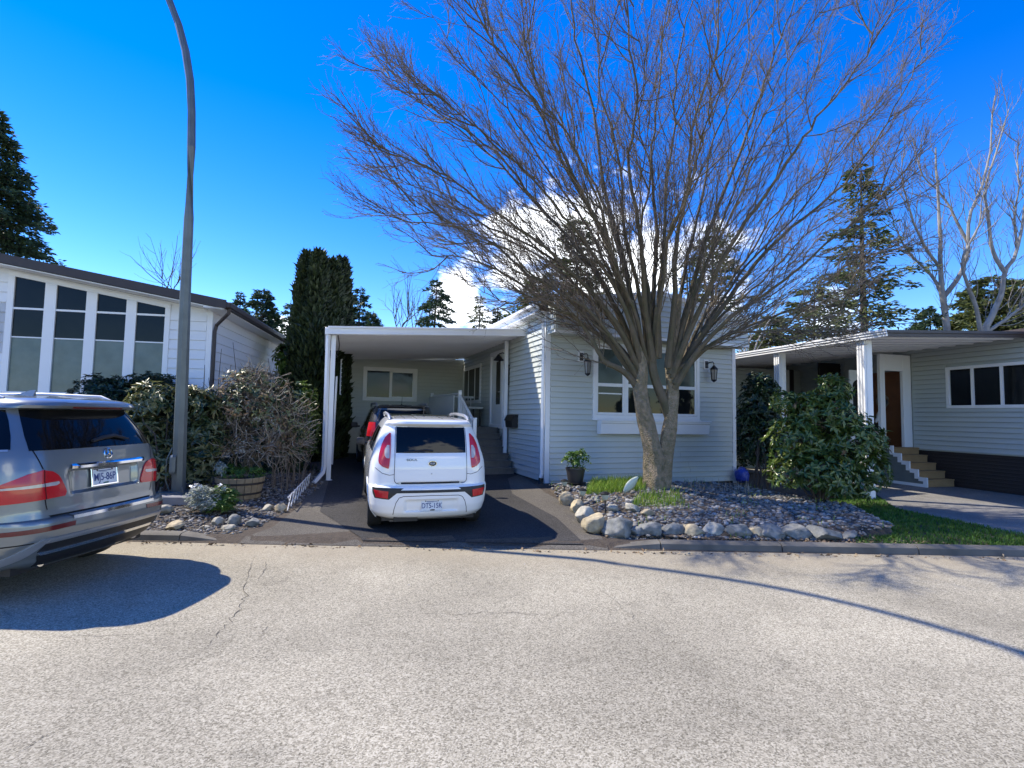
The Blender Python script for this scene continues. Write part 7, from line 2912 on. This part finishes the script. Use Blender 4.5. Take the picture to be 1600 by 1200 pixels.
cypress('left column of the tall dark cypress group beside the carport', 470, 396, 740, 14.6, 18, 31)
cypress('tallest cypress column, second from the left beside the carport', 489, 394, 740, 14.4, 19, 32)
cypress('cypress column third from the left, nearest the carport corner post', 512, 408, 740, 14.8, 17, 33)
cypress('right cypress column partly behind the carport roof corner', 526, 405, 740, 15.6, 16, 34)


def bare_tree(label, px_limbs, D, group, seed, n1=18, n2=7, base_px=None, m='pale_bark', name='bare_tree', r0=.2):
    global TOPC
    r = np.random.default_rng(seed)
    q = at(px_limbs[0][0][0][0], 640, D=D)
    t = thing(name, label, 'tree', (q[0], q[1], .2), 0, group)
    polys = []
    for pts, w, de in px_limbs:
        P = np.array([at(x, y, D=D + de * i / max(1, len(pts) - 1)) for i, (x, y) in enumerate(pts)])
        P = smooth_poly(P, 16) + r.normal(0, .03, (16, 3)) * np.linspace(0, 1, 16)[:, None]
        b = MB()
        b.tube(P, np.linspace(w, w * .2, 16) * .62 * D / CAM_F, 8)
        b.build('limb', M[m], t, smooth=True)
        polys.append(P)
    TOPC = np.array([q[0], q[1], 2.0])
    L1 = grow(np.stack(polys), n1, .2, (20, 55), (.05 * D, .13 * D), 7, .02, .06, .08, .05)
    L2 = grow(L1, n2, .15, (20, 55), (.02 * D, .05 * D), 5, .02, .05, .12, .05)
    V, F = tubes_fast(L1, (r.uniform(.0006, .0011, (len(L1), 1)) * D) * np.linspace(1, .35, 7)[None], 4)
    fast_mesh('branch', V, F, M[m], t, kind='stuff', attr=r.random(len(V)))
    V, F = tubes_fast(L2, (r.uniform(.00028, .00045, (len(L2), 1)) * D) * np.linspace(1, .5, 5)[None], 3)
    fast_mesh('twig', V, F, M['twig'], t, kind='stuff', attr=r.random(len(V)))


bare_tree('pale-barked bare tree with upright forked limbs above the right house roof',
          [([(1486, 640), (1480, 520), (1473, 465), (1470, 430), (1470, 370), (1466, 300), (1462, 230)], 9, 0),
           ([(1476, 465), (1455, 430), (1425, 400), (1405, 370), (1390, 330)], 4.5, .8),
           ([(1476, 462), (1500, 430), (1512, 390), (1515, 340), (1535, 290), (1548, 220), (1552, 150)], 6, -.8),
           ([(1470, 420), (1445, 385), (1425, 340), (1412, 290), (1408, 240)], 4, -1),
           ([(1512, 380), (1492, 340), (1475, 310), (1440, 270), (1425, 215)], 4, 1.0)], 30, 'bare trees behind the right house', 41)
bare_tree('bare tree with spreading pale trunk at the right frame edge',
          [([(1530, 640), (1536, 530), (1552, 490), (1566, 455), (1570, 425), (1590, 390), (1600, 330), (1612, 270)], 9, 0),
           ([(1570, 425), (1552, 395), (1545, 350), (1540, 290), (1560, 230), (1575, 170)], 5.5, .8),
           ([(1534, 530), (1525, 480), (1510, 440), (1505, 400), (1530, 350), (1536, 300)], 5.5, -.8),
           ([(1540, 520), (1570, 500), (1600, 478), (1640, 460)], 5, -.5),
           ([(1590, 390), (1585, 340), (1592, 290), (1588, 220)], 3.5, .6)], 29, 'bare trees behind the right house', 42)
bare_tree('thin pale bare sapling clump in the gap by the right corner of the grey house',
          [([(1160, 640), (1162, 560), (1170, 530), (1178, 505)], 3, 0),
           ([(1158, 640), (1156, 550), (1150, 530), (1146, 515)], 2.2, .3),
           ([(1170, 640), (1176, 560), (1190, 520), (1215, 480), (1230, 440)], 3, .5)], 21, 'bare trees behind the right house', 43, n1=7, n2=4)
bare_tree('faint bare treetop above the carport roof beside the ragged spruce',
          [([(622, 640), (622, 530), (618, 505), (612, 485)], 2.0, 0), ([(626, 640), (628, 520), (636, 500), (640, 482)], 2.0, .5), ([(640, 640), (646, 530), (650, 505), (652, 490)], 1.6, 1)],
          44, 'bare treetops above the roofs', 44, n1=8, n2=4, m='limb')
bare_tree('faint bare treetop above the white left house roof beside the lamp post',
          [([(262, 640), (262, 470), (258, 445), (252, 432)], 2.0, 0), ([(268, 640), (270, 470), (276, 445), (282, 435)], 2.0, .5)],
          44, 'bare treetops above the roofs', 45, n1=8, n2=4, m='limb')
